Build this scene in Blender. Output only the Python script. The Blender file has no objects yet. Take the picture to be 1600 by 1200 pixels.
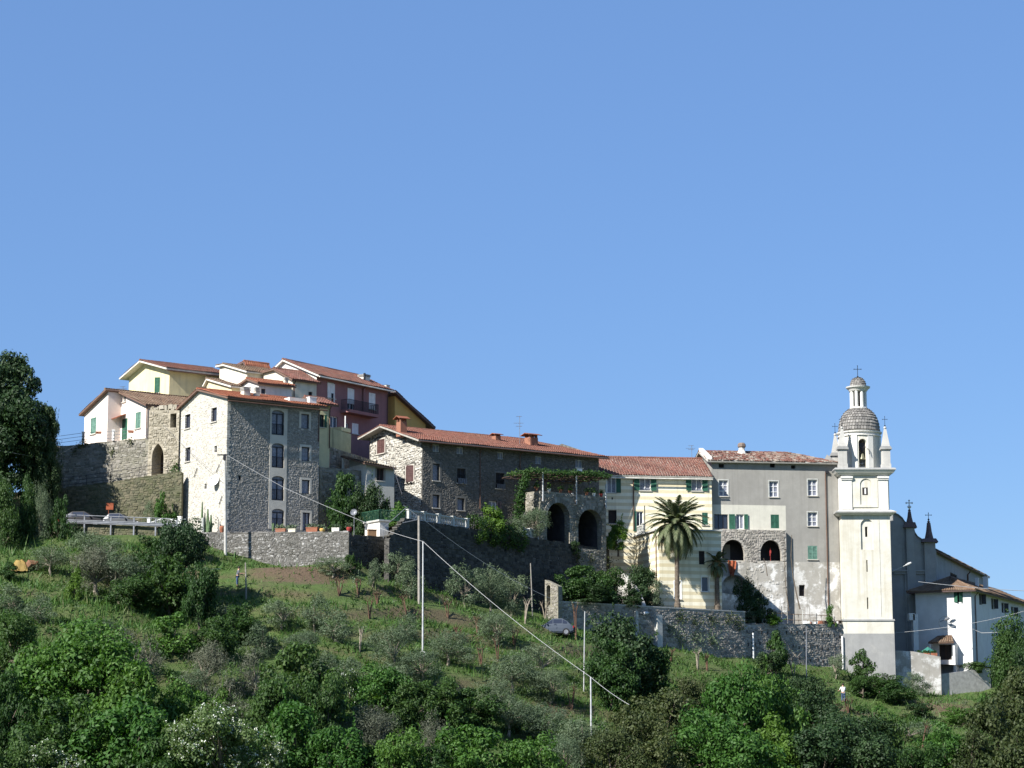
import bpy, math, random
import numpy as np
from mathutils import Vector, Matrix
R = math.radians
rnd = random.Random(7)
rng = np.random.default_rng(7)
scene = bpy.context.scene
COL = scene.collection

# ------------------------------------------------------------------ camera, sky, sun, exposure
F = 3600.0                      # focal length in photo pixels (1600 px wide)
TH = math.atan(600.0 / F)
SN, CS = math.sin(TH), math.cos(TH)
cam = bpy.data.cameras.new('camera'); camo = bpy.data.objects.new('camera', cam); COL.objects.link(camo)
cam.sensor_width = 36.0; cam.lens = 36.0 * F / 1600.0; cam.clip_start = 0.5; cam.clip_end = 8000
camo.location = (0, 0, 0); camo.rotation_euler = (math.pi / 2 + TH, 0, 0)
scene.camera = camo
SUN_AZ, SUN_EL = 42.0, 38.0     # sun stands behind the camera to one side
world = bpy.data.worlds.new('World'); scene.world = world; world.use_nodes = True
wn = world.node_tree.nodes; wl = world.node_tree.links; wn.clear()
wo = wn.new('ShaderNodeOutputWorld'); wb = wn.new('ShaderNodeBackground'); ws = wn.new('ShaderNodeTexSky')
ws.sky_type = 'NISHITA'; ws.sun_disc = False
ws.sun_elevation = R(SUN_EL); ws.sun_rotation = R(-(90 + SUN_AZ))
ws.altitude = 300; ws.air_density = 1.1; ws.dust_density = 0.0; ws.ozone_density = 8.0
wb.inputs['Strength'].default_value = 0.066
wm = wn.new('ShaderNodeMix'); wm.data_type = 'RGBA'; wm.inputs[0].default_value = .5; wm.inputs[7].default_value = (1.5, 2.84, 5.95, 1)   # even blue of a clear spring sky, softens the gradient
wl.new(ws.outputs[0], wm.inputs[6]); wl.new(wm.outputs[2], wb.inputs[0]); wl.new(wb.outputs[0], wo.inputs[0])
sl = bpy.data.lights.new('sun', 'SUN'); sl.energy = 4.9; sl.angle = R(0.5); sl.color = (1.0, 0.965, 0.905)
so = bpy.data.objects.new('sun', sl); COL.objects.link(so)
TOSUN = Vector((-math.cos(R(SUN_AZ)) * math.cos(R(SUN_EL)), -math.sin(R(SUN_AZ)) * math.cos(R(SUN_EL)), math.sin(R(SUN_EL))))
so.rotation_euler = TOSUN.to_track_quat('Z', 'Y').to_euler(); so.location = (-60, 100, 90)
scene.view_settings.view_transform = 'Standard'
try: scene.view_settings.look = 'None'
except Exception: pass
scene.view_settings.gamma = 1.0; scene.view_settings.use_curve_mapping = False
scene.view_settings.exposure = 1.04
scene.render.engine = 'CYCLES'
scene.cycles.max_bounces = 6; scene.cycles.transparent_max_bounces = 8
scene.cycles.use_denoising = True

# ------------------------------------------------------------------ picture <-> place
def ratio(py):
    y = (600.0 - py) / F
    return (SN + y * CS) / (CS - y * SN)
def plan(px, py, Y):
    return ((px - 800.0) / F * Y * (CS + ratio(py) * SN), Y)
def P3(px, py, Y):
    x, y = plan(px, py, Y); return Vector((x, y, Y * ratio(py)))
def Zat(Y, py): return Y * ratio(py)
def pix(p):
    d = p[1] * CS + p[2] * SN
    return 800 + F * p[0] / d, 600 - F * (-p[1] * SN + p[2] * CS) / d
def mpp(Y): return Y / F * 1.02     # metres per photo pixel at that distance

class Face:
    """a vertical wall plane, from A to B left to right as seen from outside"""
    def __init__(s, A, B):
        s.A = Vector((A[0], A[1])); d = Vector((B[0], B[1])) - s.A
        s.L = d.length; s.d = d.normalized(); s.n = Vector((s.d.y, -s.d.x))
    def t(s, px, py):
        k = (px - 800.0) / F * (CS + ratio(py) * SN)
        return (k * s.A.y - s.A.x) / (s.d.x - k * s.d.y)
    def z(s, t, py): return (s.A.y + s.d.y * t) * ratio(py)
    def p(s, t, z, o=0.0):
        q = s.A + s.d * t + s.n * o; return (q.x, q.y, z)
    def rect(s, x0, y0, x1, y1):
        ym = (y0 + y1) / 2
        t0, t1 = s.t(x0, ym), s.t(x1, ym); tm = (t0 + t1) / 2
        return (t0, t1, s.z(tm, y1), s.z(tm, y0))
class CylFace:
    def __init__(s, c, r): s.c = Vector((c[0], c[1])); s.r = r; s.L = 2 * math.pi * r
    def p(s, t, z, o=0.0):
        a = -math.pi / 2 + (t - s.L / 2) / s.r
        return (s.c.x + math.cos(a) * (s.r + o), s.c.y + math.sin(a) * (s.r + o), z)

# ------------------------------------------------------------------ mesh builder
class MB:
    def __init__(s): s.v = []; s.f = []
    def poly(s, pts):
        n = len(s.v); s.v.extend([tuple(p) for p in pts]); s.f.append(tuple(range(n, n + len(pts)))); return s
    def add(s, vs, fs):
        n = len(s.v); s.v.extend([tuple(p) for p in vs]); s.f.extend([tuple(i + n for i in f) for f in fs]); return s
    def hexa(s, q):   # 8 points: bottom ring 0-3 ccw, top ring 4-7
        return s.add(q, [(3, 2, 1, 0), (4, 5, 6, 7), (0, 1, 5, 4), (1, 2, 6, 5), (2, 3, 7, 6), (3, 0, 4, 7)])
    def box(s, c, sz, d=(1, 0), taper=1.0):
        ux, uy = d; hx, hy, hz = sz[0] / 2, sz[1] / 2, sz[2] / 2; q = []
        for k, z in ((1, -hz), (taper, hz)):
            for a, b in ((-1, -1), (1, -1), (1, 1), (-1, 1)):
                q.append((c[0] + ux * a * hx * k - uy * b * hy * k, c[1] + uy * a * hx * k + ux * b * hy * k, c[2] + z))
        return s.hexa(q)
    def fbox(s, f, t0, t1, z0, z1, o0, o1):
        q = [f.p(t0, z0, o1), f.p(t1, z0, o1), f.p(t1, z0, o0), f.p(t0, z0, o0), f.p(t0, z1, o1), f.p(t1, z1, o1), f.p(t1, z1, o0), f.p(t0, z1, o0)]
        return s.hexa(q)
    def tube(s, pts, rad, n=6, cap=True):
        pts = [Vector(p) for p in pts]; m = len(pts)
        if not isinstance(rad, (list, tuple)): rad = [rad] * m
        base = len(s.v); up = Vector((0, 0, 1))
        for i, p in enumerate(pts):
            d = (pts[min(i + 1, m - 1)] - pts[max(i - 1, 0)])
            if d.length < 1e-9: d = Vector((0, 0, 1))
            d.normalize()
            a = d.cross(up if abs(d.z) < .9 else Vector((1, 0, 0))).normalized(); b = d.cross(a)
            for k in range(n):
                w = 2 * math.pi * k / n
                s.v.append(tuple(p + a * (math.cos(w) * rad[i]) + b * (math.sin(w) * rad[i])))
        for i in range(m - 1):
            for k in range(n):
                k2 = (k + 1) % n
                s.f.append((base + i * n + k, base + i * n + k2, base + (i + 1) * n + k2, base + (i + 1) * n + k))
        if cap:
            s.f.append(tuple(base + k for k in range(n))[::-1]); s.f.append(tuple(base + (m - 1) * n + k for k in range(n)))
        return s
    def lathe(s, c, prof, n=16, a0=0.0):
        base = len(s.v)
        for r, z in prof:
            for k in range(n):
                w = a0 + 2 * math.pi * k / n
                s.v.append((c[0] + r * math.cos(w), c[1] + r * math.sin(w), c[2] + z))
        for i in range(len(prof) - 1):
            for k in range(n):
                k2 = (k + 1) % n
                s.f.append((base + i * n + k, base + i * n + k2, base + (i + 1) * n + k2, base + (i + 1) * n + k))
        s.f.append(tuple(base + k for k in range(n))[::-1]); s.f.append(tuple(base + (len(prof) - 1) * n + k for k in range(n)))
        return s
    def slab(s, A, B, C, D, th):
        A, B, C, D = map(Vector, (A, B, C, D)); n = (B - A).cross(D - A).normalized() * -th
        return s.hexa([A + n, B + n, C + n, D + n, A, B, C, D])

ORG = {}
def link(o): COL.objects.link(o); return o
def thing(name, label, cat, loc, group=None, rz=0.0):
    o = link(bpy.data.objects.new(name, None)); o.empty_display_size = .3
    o.location = loc; o.rotation_euler = (0, 0, rz)
    o['label'] = label; o['category'] = cat
    if group: o['group'] = group
    ORG[o.name] = Vector(loc)
    return o
def part(name, mb, mat, parent=None, label=None, kind=None, smooth=False, local=False):
    me = bpy.data.meshes.new(name)
    org = Vector((0, 0, 0)) if (parent is None or local) else ORG[parent.name]
    vs = mb.v
    if org.length > 0: vs = [(v[0] - org.x, v[1] - org.y, v[2] - org.z) for v in vs]
    me.from_pydata(vs, [], mb.f); me.update()
    for m in (mat if isinstance(mat, (list, tuple)) else [mat]): me.materials.append(m)
    if smooth: me.polygons.foreach_set('use_smooth', [True] * len(me.polygons))
    return place(me, name, parent, label, kind)
def place(me, name, parent=None, label=None, kind=None):
    o = link(bpy.data.objects.new(name, me))
    if parent is not None:
        o.parent = parent; ORG[o.name] = ORG[parent.name]
    else: ORG[o.name] = Vector((0, 0, 0))
    if label: o['label'] = label
    if kind: o['kind'] = kind
    return o
def solo(name, mb, mat, label, cat, loc, group=None, smooth=False):
    """a thing that is one mesh"""
    loc = Vector(loc); mb.v = [(v[0] - loc.x, v[1] - loc.y, v[2] - loc.z) for v in mb.v]
    o = part(name, mb, mat, None, label, None, smooth); o.location = loc; ORG[o.name] = loc
    o['category'] = cat
    if group: o['group'] = group
    return o
def quads_mesh(name, V, mat, nper=4):
    """V: (N, nper, 3) loose polygons"""
    N = V.shape[0]; me = bpy.data.meshes.new(name)
    me.vertices.add(N * nper); me.vertices.foreach_set('co', V.reshape(-1).astype(np.float32))
    me.loops.add(N * nper); me.loops.foreach_set('vertex_index', np.arange(N * nper, dtype=np.int32))
    me.polygons.add(N); me.polygons.foreach_set('loop_start', np.arange(0, N * nper, nper, dtype=np.int32))
    me.update(calc_edges=True); me.materials.append(mat)
    return me

# ------------------------------------------------------------------ materials
def newmat(name):
    m = bpy.data.materials.new(name); m.use_nodes = True
    nt = m.node_tree; b = nt.nodes['Principled BSDF']
    b.inputs['Specular IOR Level'].default_value = .25
    return m, nt, b
def N(nt, t, **k):
    n = nt.nodes.new(t)
    for a, v in k.items(): setattr(n, a, v)
    return n
def posn(nt, scale=(1, 1, 1)):
    g = N(nt, 'ShaderNodeNewGeometry'); m = N(nt, 'ShaderNodeMapping'); m.inputs['Scale'].default_value = scale
    nt.links.new(g.outputs['Position'], m.inputs['Vector']); return m.outputs[0]
def noise(nt, scale, det=4, rough=.6, vec=None, vscale=(1, 1, 1)):
    n = N(nt, 'ShaderNodeTexNoise'); n.inputs['Scale'].default_value = scale; n.inputs['Detail'].default_value = det
    n.inputs['Roughness'].default_value = rough
    nt.links.new(vec if vec else posn(nt, vscale), n.inputs['Vector']); return n.outputs[0]
def ramp(nt, fac, stops):
    r = N(nt, 'ShaderNodeValToRGB'); e = r.color_ramp.elements
    while len(e) < len(stops): e.new(.5)
    for i, (p, c) in enumerate(stops):
        e[i].position = p; e[i].color = (c, c, c, 1) if isinstance(c, (int, float)) else (*c, 1)
    nt.links.new(fac, r.inputs[0]); return r.outputs[0]
def mix(nt, fac, a, b, mode='MIX'):
    m = N(nt, 'ShaderNodeMix', data_type='RGBA', blend_type=mode)
    for sck, v in ((m.inputs[0], fac), (m.inputs[6], a), (m.inputs[7], b)):
        if hasattr(v, 'links'): nt.links.new(v, sck)
        elif isinstance(v, (int, float)): sck.default_value = v
        else: sck.default_value = (*v, 1)
    return m.outputs[2]
def bump(nt, b, h, strength=.3, dist=.05):
    n = N(nt, 'ShaderNodeBump'); n.inputs['Strength'].default_value = strength; n.inputs['Distance'].default_value = dist
    nt.links.new(h, n.inputs['Height']); nt.links.new(n.outputs[0], b.inputs['Normal'])
def plain(name, col, rough=.7, metal=0.0, var=.25, scale=3.0, spec=.25):
    m, nt, b = newmat(name); b.inputs['Roughness'].default_value = rough; b.inputs['Metallic'].default_value = metal
    b.inputs['Specular IOR Level'].default_value = spec
    c = mix(nt, ramp(nt, noise(nt, scale), [(.3, 0.0), (.7, 1.0)]), [x * (1 - var) for x in col], [min(1, x * (1 + var * .6)) for x in col])
    nt.links.new(c, b.inputs['Base Color']); return m
def plaster(name, col, dirt=(.25, .23, .2), amt=.35, streak=.3, patch=None, pamt=(.56, .62), bands=None, pscale=.45):
    """painted or bare render: mottling, patches where it has worn, rain streaks below ledges"""
    m, nt, b = newmat(name); b.inputs['Roughness'].default_value = .9
    base = mix(nt, ramp(nt, noise(nt, 1.1, 6, .65), [(.35, 0.0), (.7, 1.0)]), col, [x * .86 for x in col])
    if bands:
        z0, per, c2, edge = bands
        g = N(nt, 'ShaderNodeNewGeometry'); sx = N(nt, 'ShaderNodeSeparateXYZ'); nt.links.new(g.outputs['Position'], sx.inputs[0])
        a = N(nt, 'ShaderNodeMath', operation='SUBTRACT'); nt.links.new(sx.outputs[2], a.inputs[0]); a.inputs[1].default_value = z0
        w = N(nt, 'ShaderNodeMath', operation='DIVIDE'); nt.links.new(a.outputs[0], w.inputs[0]); w.inputs[1].default_value = per
        fr = N(nt, 'ShaderNodeMath', operation='FRACT'); nt.links.new(w.outputs[0], fr.inputs[0])
        base = mix(nt, ramp(nt, fr.outputs[0], [(.49, 0.0), (.51, 1.0)]), base, mix(nt, noise(nt, 1.5), c2, [x * .85 for x in c2]))
    if patch is not None:
        base = mix(nt, ramp(nt, noise(nt, pscale, 8, .7), [(pamt[0], 0.0), (pamt[1], 1.0)]), base, patch)
    s = ramp(nt, noise(nt, 1.0, 5, .6, None, (2.2, 2.2, .12)), [(.5, 0.0), (.75, 1.0)])
    sm = N(nt, 'ShaderNodeMath', operation='MULTIPLY'); nt.links.new(s, sm.inputs[0]); sm.inputs[1].default_value = streak
    base = mix(nt, sm.outputs[0], base, dirt)
    d = ramp(nt, noise(nt, .5, 7, .7), [(.45, 0.0), (.8, 1.0)])
    dm = N(nt, 'ShaderNodeMath', operation='MULTIPLY'); nt.links.new(d, dm.inputs[0]); dm.inputs[1].default_value = amt
    base = mix(nt, dm.outputs[0], base, dirt)
    nt.links.new(base, b.inputs['Base Color']); bump(nt, b, noise(nt, 9, 6, .7), .35, .03)
    return m
def island(name, cols, rough=.85, nscale=.5, ncol=None, namt=.4, bscale=14, spec=.2):
    """each loose piece its own shade out of cols; broad patches of ncol (weather, moss) over them"""
    m, nt, b = newmat(name); b.inputs['Roughness'].default_value = rough; b.inputs['Specular IOR Level'].default_value = spec
    g = N(nt, 'ShaderNodeNewGeometry')
    n = len(cols); c = ramp(nt, g.outputs['Random Per Island'], [(i / max(1, n - 1), cc) for i, cc in enumerate(cols)])
    if ncol is not None:
        k = ramp(nt, noise(nt, nscale, 7, .7), [(.45, 0.0), (.72, 1.0)])
        mm = N(nt, 'ShaderNodeMath', operation='MULTIPLY'); nt.links.new(k, mm.inputs[0]); mm.inputs[1].default_value = namt
        c = mix(nt, mm.outputs[0], c, ncol)
    c = mix(nt, .35, c, ramp(nt, noise(nt, bscale, 4), [(.3, .35), (.7, 1.0)]), 'MULTIPLY')
    nt.links.new(c, b.inputs['Base Color']); bump(nt, b, noise(nt, bscale, 5, .7), .5, .03)
    return m
def leafmat(name, cols, trans=.35, rough=.6, objvar=True):
    m, nt, b = newmat(name); nt.nodes.remove(b); out = nt.nodes['Material Output']
    g = N(nt, 'ShaderNodeNewGeometry'); n = len(cols); cols = [tuple(x * LK for x in cc) for cc in cols]
    c = ramp(nt, g.outputs['Random Per Island'], [(i / (n - 1), cc) for i, cc in enumerate(cols)])
    if objvar:
        oi = N(nt, 'ShaderNodeObjectInfo'); h = N(nt, 'ShaderNodeHueSaturation')
        mr = N(nt, 'ShaderNodeMapRange'); nt.links.new(oi.outputs['Random'], mr.inputs[0]); mr.inputs[3].default_value = .485; mr.inputs[4].default_value = .51
        mv = N(nt, 'ShaderNodeMapRange'); nt.links.new(oi.outputs['Random'], mv.inputs[0]); mv.inputs[3].default_value = 1.15; mv.inputs[4].default_value = .85
        nt.links.new(mr.outputs[0], h.inputs['Hue']); nt.links.new(mv.outputs[0], h.inputs['Value']); nt.links.new(c, h.inputs['Color']); c = h.outputs[0]
    d = N(nt, 'ShaderNodeBsdfPrincipled'); d.inputs['Roughness'].default_value = rough; d.inputs['Specular IOR Level'].default_value = .3
    t = N(nt, 'ShaderNodeBsdfTranslucent'); nt.links.new(c, d.inputs['Base Color'])
    tc = mix(nt, 1.0, c, (1.0, 1.15, .5), 'MULTIPLY'); nt.links.new(tc, t.inputs[0])
    ms = N(nt, 'ShaderNodeMixShader'); ms.inputs[0].default_value = trans
    nt.links.new(d.outputs[0], ms.inputs[1]); nt.links.new(t.outputs[0], ms.inputs[2]); nt.links.new(ms.outputs[0], out.inputs[0])
    return m
def stonewall(name, cols, mortar, scale=3.2, ncol=None, namt=.35):
    """mortar and small rubble between the modelled stones"""
    m, nt, b = newmat(name); b.inputs['Roughness'].default_value = .95
    v = N(nt, 'ShaderNodeTexVoronoi'); v.inputs['Scale'].default_value = scale
    wv = N(nt, 'ShaderNodeMapping'); wv.inputs['Scale'].default_value = (1, 1, 1.7)
    g = N(nt, 'ShaderNodeNewGeometry'); nt.links.new(g.outputs['Position'], wv.inputs[0]); nt.links.new(wv.outputs[0], v.inputs['Vector'])
    sp = N(nt, 'ShaderNodeSeparateColor'); nt.links.new(v.outputs['Color'], sp.inputs[0])
    n = len(cols); c = ramp(nt, sp.outputs[0], [(i / (n - 1), cc) for i, cc in enumerate(cols)])
    c = mix(nt, ramp(nt, v.outputs['Distance'], [(.35, 0.0), (.6, 1.0)]), c, mortar)
    if ncol is not None:
        k = ramp(nt, noise(nt, .4, 7, .7), [(.45, 0.0), (.72, 1.0)])
        mm = N(nt, 'ShaderNodeMath', operation='MULTIPLY'); nt.links.new(k, mm.inputs[0]); mm.inputs[1].default_value = namt
        c = mix(nt, mm.outputs[0], c, ncol)
    nt.links.new(c, b.inputs['Base Color'])
    inv = N(nt, 'ShaderNodeMath', operation='SUBTRACT'); inv.inputs[0].default_value = 1; nt.links.new(v.outputs['Distance'], inv.inputs[1])
    bump(nt, b, inv.outputs[0], .8, .06); return m

LK = .87
M = {}
M['stucco_pale'] = plaster('stucco_pale', (.72, .69, .62), amt=.25, streak=.3)
M['stucco_lemon'] = plaster('stucco_lemon', (.7, .61, .36), amt=.25, streak=.35)
M['stucco_pink'] = plaster('stucco_pink', (.78, .68, .60), amt=.08, streak=.06)
M['stucco_cream'] = plaster('stucco_cream', (.68, .63, .5), amt=.35, streak=.45)
M['stucco_burgundy'] = plaster('stucco_burgundy', (.30, .155, .15), dirt=(.16, .09, .09), amt=.35, streak=.3)
M['stucco_ochre'] = plaster('stucco_ochre', (.62, .40, .12), amt=.15, streak=.15)
M['stucco_olive'] = plaster('stucco_olive', (.48, .46, .28), dirt=(.1, .1, .07), amt=.5, streak=.7)
M['stucco_grey'] = plaster('stucco_grey', (.29, .28, .255), dirt=(.2, .19, .17), amt=.6, streak=.75, patch=(.3, .29, .26), pamt=(.55, .66))
M['stucco_band'] = plaster('stucco_band', (.56, .54, .46), dirt=(.3, .28, .25), amt=.35, streak=.25)
M['stucco_lean'] = plaster('stucco_lean', (.42, .42, .38), amt=.4, streak=.35)
M['stripes'] = plaster('stripes', (.80, .76, .60), dirt=(.42, .37, .25), amt=.35, streak=.5, bands=(0.1, .66, (.66, .58, .39), 0))
M['tower_plaster'] = plaster('tower_plaster', (.62, .60, .525), dirt=(.40, .36, .27), amt=.5, streak=.75, patch=(.54, .505, .42), pamt=(.5, .7), pscale=.25)
M['tower_white'] = plaster('tower_white', (.66, .645, .6), dirt=(.36, .34, .3), amt=.25, streak=.35)
M['tower_weathered'] = plaster('tower_weathered', (.44, .43, .4), dirt=(.24, .23, .21), amt=.4, streak=.5, patch=(.54, .52, .47), pamt=(.52, .7))
M['tower_grey'] = plaster('tower_grey', (.30, .30, .29), dirt=(.18, .18, .18), amt=.5, streak=.5, patch=(.38, .37, .34), pamt=(.52, .68))
M['church_plaster'] = plaster('church_plaster', (.34, .34, .325), dirt=(.15, .15, .145), amt=.5, streak=.6)
M['white_house'] = plaster('white_house', (.64, .635, .62), dirt=(.4, .385, .34), amt=.2, streak=.3)
M['whitewash'] = plaster('whitewash', (.38, .36, .32), dirt=(.17, .16, .13), amt=.6, streak=.5, patch=(.66, .65, .62), pamt=(.5, .58), pscale=.6)
M['surround'] = plaster('surround', (.50, .47, .41), amt=.15, streak=.15)
M['concrete'] = plain('concrete', (.42, .41, .38), .9)
M['concrete_light'] = plain('concrete_light', (.44, .44, .41), .85)
cream = [(.3, .28, .24), (.48, .455, .4), (.58, .555, .495), (.42, .395, .34), (.64, .62, .56)]
greys = [(.15, .14, .13), (.27, .25, .22), (.36, .33, .29), (.22, .2, .18), (.45, .42, .37)]
browns = [(.13, .12, .1), (.215, .2, .17), (.29, .27, .235), (.175, .162, .135), (.37, .35, .31)]
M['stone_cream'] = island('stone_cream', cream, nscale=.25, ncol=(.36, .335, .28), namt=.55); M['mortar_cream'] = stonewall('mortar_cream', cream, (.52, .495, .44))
M['stone_grey'] = island('stone_grey', greys, ncol=(.2, .2, .15)); M['mortar_grey'] = stonewall('mortar_grey', greys, (.34, .32, .28))
dark_ = [(.03, .03, .03), (.06, .058, .052), (.09, .085, .075), (.045, .043, .04), (.12, .112, .1)]  # stone colours lowered so the shaded retaining walls carry shade in their material
M['stone_shaded'] = island('stone_shaded', dark_, ncol=(.05, .055, .035)); M['mortar_shaded'] = stonewall('mortar_shaded', dark_, (.07, .066, .058))
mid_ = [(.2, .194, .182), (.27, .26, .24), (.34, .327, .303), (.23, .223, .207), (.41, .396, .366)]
tan_ = [(.2, .175, .13), (.3, .27, .21), (.38, .345, .275), (.25, .225, .17), (.44, .4, .33)]
M['stone_tan'] = island('stone_tan', tan_, ncol=(.2, .18, .12)); M['mortar_tan'] = stonewall('mortar_tan', tan_, (.32, .285, .22))
M['stone_mid'] = island('stone_mid', mid_, nscale=.22, ncol=(.15, .145, .115), namt=.6); M['mortar_mid'] = stonewall('mortar_mid', mid_, (.2, .19, .165))  # greyer copy of the cream stone, with the long face's shade in its colour
row_ = [(.085, .082, .075), (.125, .119, .108), (.16, .153, .14), (.105, .101, .092), (.2, .192, .175)]  # darkened stone, the row house's shade is put into the colour
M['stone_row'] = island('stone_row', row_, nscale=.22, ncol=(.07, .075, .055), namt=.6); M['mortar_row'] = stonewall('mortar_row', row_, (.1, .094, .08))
M['stone_brown'] = island('stone_brown', browns, ncol=(.10, .11, .055), namt=.55); M['mortar_brown'] = stonewall('mortar_brown', browns, (.24, .22, .175), ncol=(.10, .11, .055), namt=.5)
mossy = [(.07, .07, .045), (.12, .115, .075), (.17, .15, .1), (.09, .09, .05)]
M['stone_moss'] = island('stone_moss', mossy, ncol=(.055, .075, .025), namt=.7); M['mortar_moss'] = stonewall('mortar_moss', mossy, (.11, .105, .07), ncol=(.05, .07, .025), namt=.6)
M['tile_orange'] = island('tile_orange', [(.28, .098, .052), (.35, .13, .07), (.23, .08, .045), (.31, .125, .075)], ncol=(.2, .11, .075), namt=.5)
M['tile_red'] = island('tile_red', [(.18, .078, .057), (.23, .105, .078), (.135, .06, .048), (.21, .115, .09)], ncol=(.15, .105, .08), namt=.6)
M['tile_row'] = island('tile_row', [(.21, .085, .06), (.26, .112, .08), (.16, .066, .048), (.24, .12, .09)], ncol=(.17, .11, .08), namt=.6)
M['tile_brown'] = island('tile_brown', [(.17, .105, .07), (.22, .145, .095), (.13, .085, .06), (.24, .175, .12)], ncol=(.2, .155, .1), namt=.5)
M['tile_old'] = island('tile_old', [(.12, .05, .038), (.19, .08, .058), (.13, .075, .06), (.32, .28, .23), (.15, .06, .045)], ncol=(.24, .21, .17), namt=.3)
M['tile_grey'] = island('tile_grey', [(.13, .125, .12), (.21, .2, .185), (.29, .275, .255), (.17, .16, .15)], ncol=(.22, .2, .17), namt=.3)
M['eave_white'] = plain('eave_white', (.62, .59, .52)); M['eave_grey'] = plain('eave_grey', (.36, .34, .3)); M['eave_brown'] = plain('eave_brown', (.16, .1, .075)); M['eave_dark'] = plain('eave_dark', (.13, .09, .085))
M['copper'] = plain('copper', (.13, .075, .055), .5, .3); M['iron'] = plain('iron', (.03, .03, .035), .5, .5); M['steel'] = plain('steel', (.2, .21, .23), .5, .3)
M['pole_white'] = plain('pole_white', (.42, .43, .43), .6, 0); M['wood_pole'] = plain('wood_pole', (.27, .25, .22), .9)
M['green'] = plain('shutter_green', (.035, .115, .075), .55, var=.3); M['green_pale'] = plain('shutter_pale_green', (.13, .24, .19), .6, var=.3); M['shutter_brown'] = plain('shutter_brown', (.11, .06, .055), .6); M['white_paint'] = plain('white_paint', (.78, .78, .76), .5, var=.1)
M['dark_paint'] = plain('dark_paint', (.035, .033, .04), .5); M['wood'] = plain('wood', (.2, .12, .065), .8); M['dark_wood'] = plain('dark_wood', (.06, .04, .03), .8)
m_, nt_, b_ = newmat('glass'); b_.inputs['Base Color'].default_value = (.025, .03, .045, 1); b_.inputs['Roughness'].default_value = .08; b_.inputs['Specular IOR Level'].default_value = .7; M['glass'] = m_
M['curtain'] = plain('curtain', (.20, .21, .26), .5, var=.4, scale=6, spec=.6)
M['dark_inside'] = plain('dark_inside', (.035, .03, .028), .95); M['recess_shade'] = plain('recess_shade', (.06, .056, .06), .95, var=.4, scale=1.2)  # last one darkens arch insides, deep shade put into the colour
M['terracotta'] = plain('terracotta', (.27, .105, .06), .8); M['brick'] = island('brick', [(.26, .11, .07), (.33, .155, .1), (.22, .1, .07)], bscale=8)
M['bronze'] = plain('bronze', (.2, .19, .13), .45, .6); M['red_cloth'] = plain('red_cloth', (.3, .04, .035), .8); M['orange_cloth'] = plain('orange_cloth', (.27, .075, .035), .85)
M['white_cloth'] = plain('white_cloth', (.75, .75, .74), .85); M['blue_cloth'] = plain('blue_cloth', (.05, .08, .16), .85); M['grey_cloth'] = plain('grey_cloth', (.12, .13, .15), .85)
M['skin'] = plain('skin', (.5, .3, .22), .6); M['hair'] = plain('hair', (.03, .022, .018), .6); M['leather'] = plain('leather', (.03, .025, .02), .6)
M['yellow_tarp'] = plain('yellow_tarp', (.26, .175, .05), .7, var=.4, scale=1.5); M['brown_tarp'] = plain('brown_tarp', (.18, .09, .05), .8)
M['green_canvas'] = plain('green_canvas', (.03, .14, .11), .8)
M['car_black'] = plain('car_black', (.012, .012, .015), .6, var=.06, spec=.2); M['car_silver'] = plain('car_silver', (.06, .065, .07), .6, var=.06, spec=.2); M['car_blue'] = plain('car_blue', (.06, .075, .1), .6, var=.06, spec=.2); M['car_white'] = plain('car_white', (.32, .33, .34), .6, var=.06, spec=.2)
M['rubber'] = plain('rubber', (.02, .02, .02), .9); M['lamp_red'] = plain('lamp_red', (.3, .01, .01), .3); M['lamp_glass'] = plain('lamp_glass', (.6, .6, .6), .15, spec=.7)
M['bark'] = plain('bark', (.13, .105, .08), .95, var=.5, scale=5); M['bark_red'] = plain('bark_red', (.12, .07, .048), .95, var=.5, scale=4); M['bark_pale'] = plain('bark_pale', (.27, .23, .18), .95, var=.5, scale=4)
M['asphalt'] = plain('asphalt', (.06, .06, .06), .95); M['terrace_soil'] = plain('terrace_soil', (.16, .14, .10), .95, var=.5, scale=1.2); M['paving'] = plain('paving', (.32, .3, .27), .9, var=.4, scale=1.5)
M['cable'] = plain('cable', (.36, .36, .36), .6, var=.05); M['cable_dark'] = plain('cable_dark', (.09, .09, .1), .6, var=.05)
M['leaf_bright'] = leafmat('leaf_bright', [(.03, .085, .014), (.055, .14, .022), (.082, .18, .03), (.042, .115, .018)])
M['leaf_green'] = leafmat('leaf_green', [(.022, .058, .014), (.04, .092, .02), (.062, .125, .026), (.03, .072, .016)])
M['leaf_dark'] = leafmat('leaf_dark', [(.014, .036, .011), (.026, .06, .017), (.042, .082, .024), (.02, .046, .015)], .22)
M['leaf_olive'] = leafmat('leaf_olive', [(.075, .115, .06), (.11, .16, .085), (.15, .2, .12), (.06, .1, .045)], .18)
M['leaf_grey'] = leafmat('leaf_grey', [(.075, .092, .055), (.115, .128, .085), (.145, .155, .11), (.055, .075, .038)], .12)
M['leaf_oak'] = leafmat('leaf_oak', [(.032, .05, .014), (.052, .076, .02), (.074, .092, .03), (.028, .05, .012)], .25)
M['leaf_lime'] = leafmat('leaf_lime', [(.07, .15, .018), (.11, .2, .028), (.085, .17, .024)], .4)
M['leaf_pale'] = leafmat('leaf_pale', [(.06, .115, .03), (.1, .165, .05), (.14, .2, .075), (.08, .14, .04)], .4)
M['petal'] = leafmat('petal', [(.8, .82, .72), (.95, .96, .9)], .25, objvar=False)
M['frond'] = leafmat('frond', [(.08, .11, .05), (.13, .155, .075), (.19, .2, .11)], .2, objvar=False)
M['frond_dry'] = leafmat('frond_dry', [(.2, .14, .06), (.3, .19, .08)], .2, objvar=False)
M['cactus'] = plain('cactus', (.09, .14, .065), .7)
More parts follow.
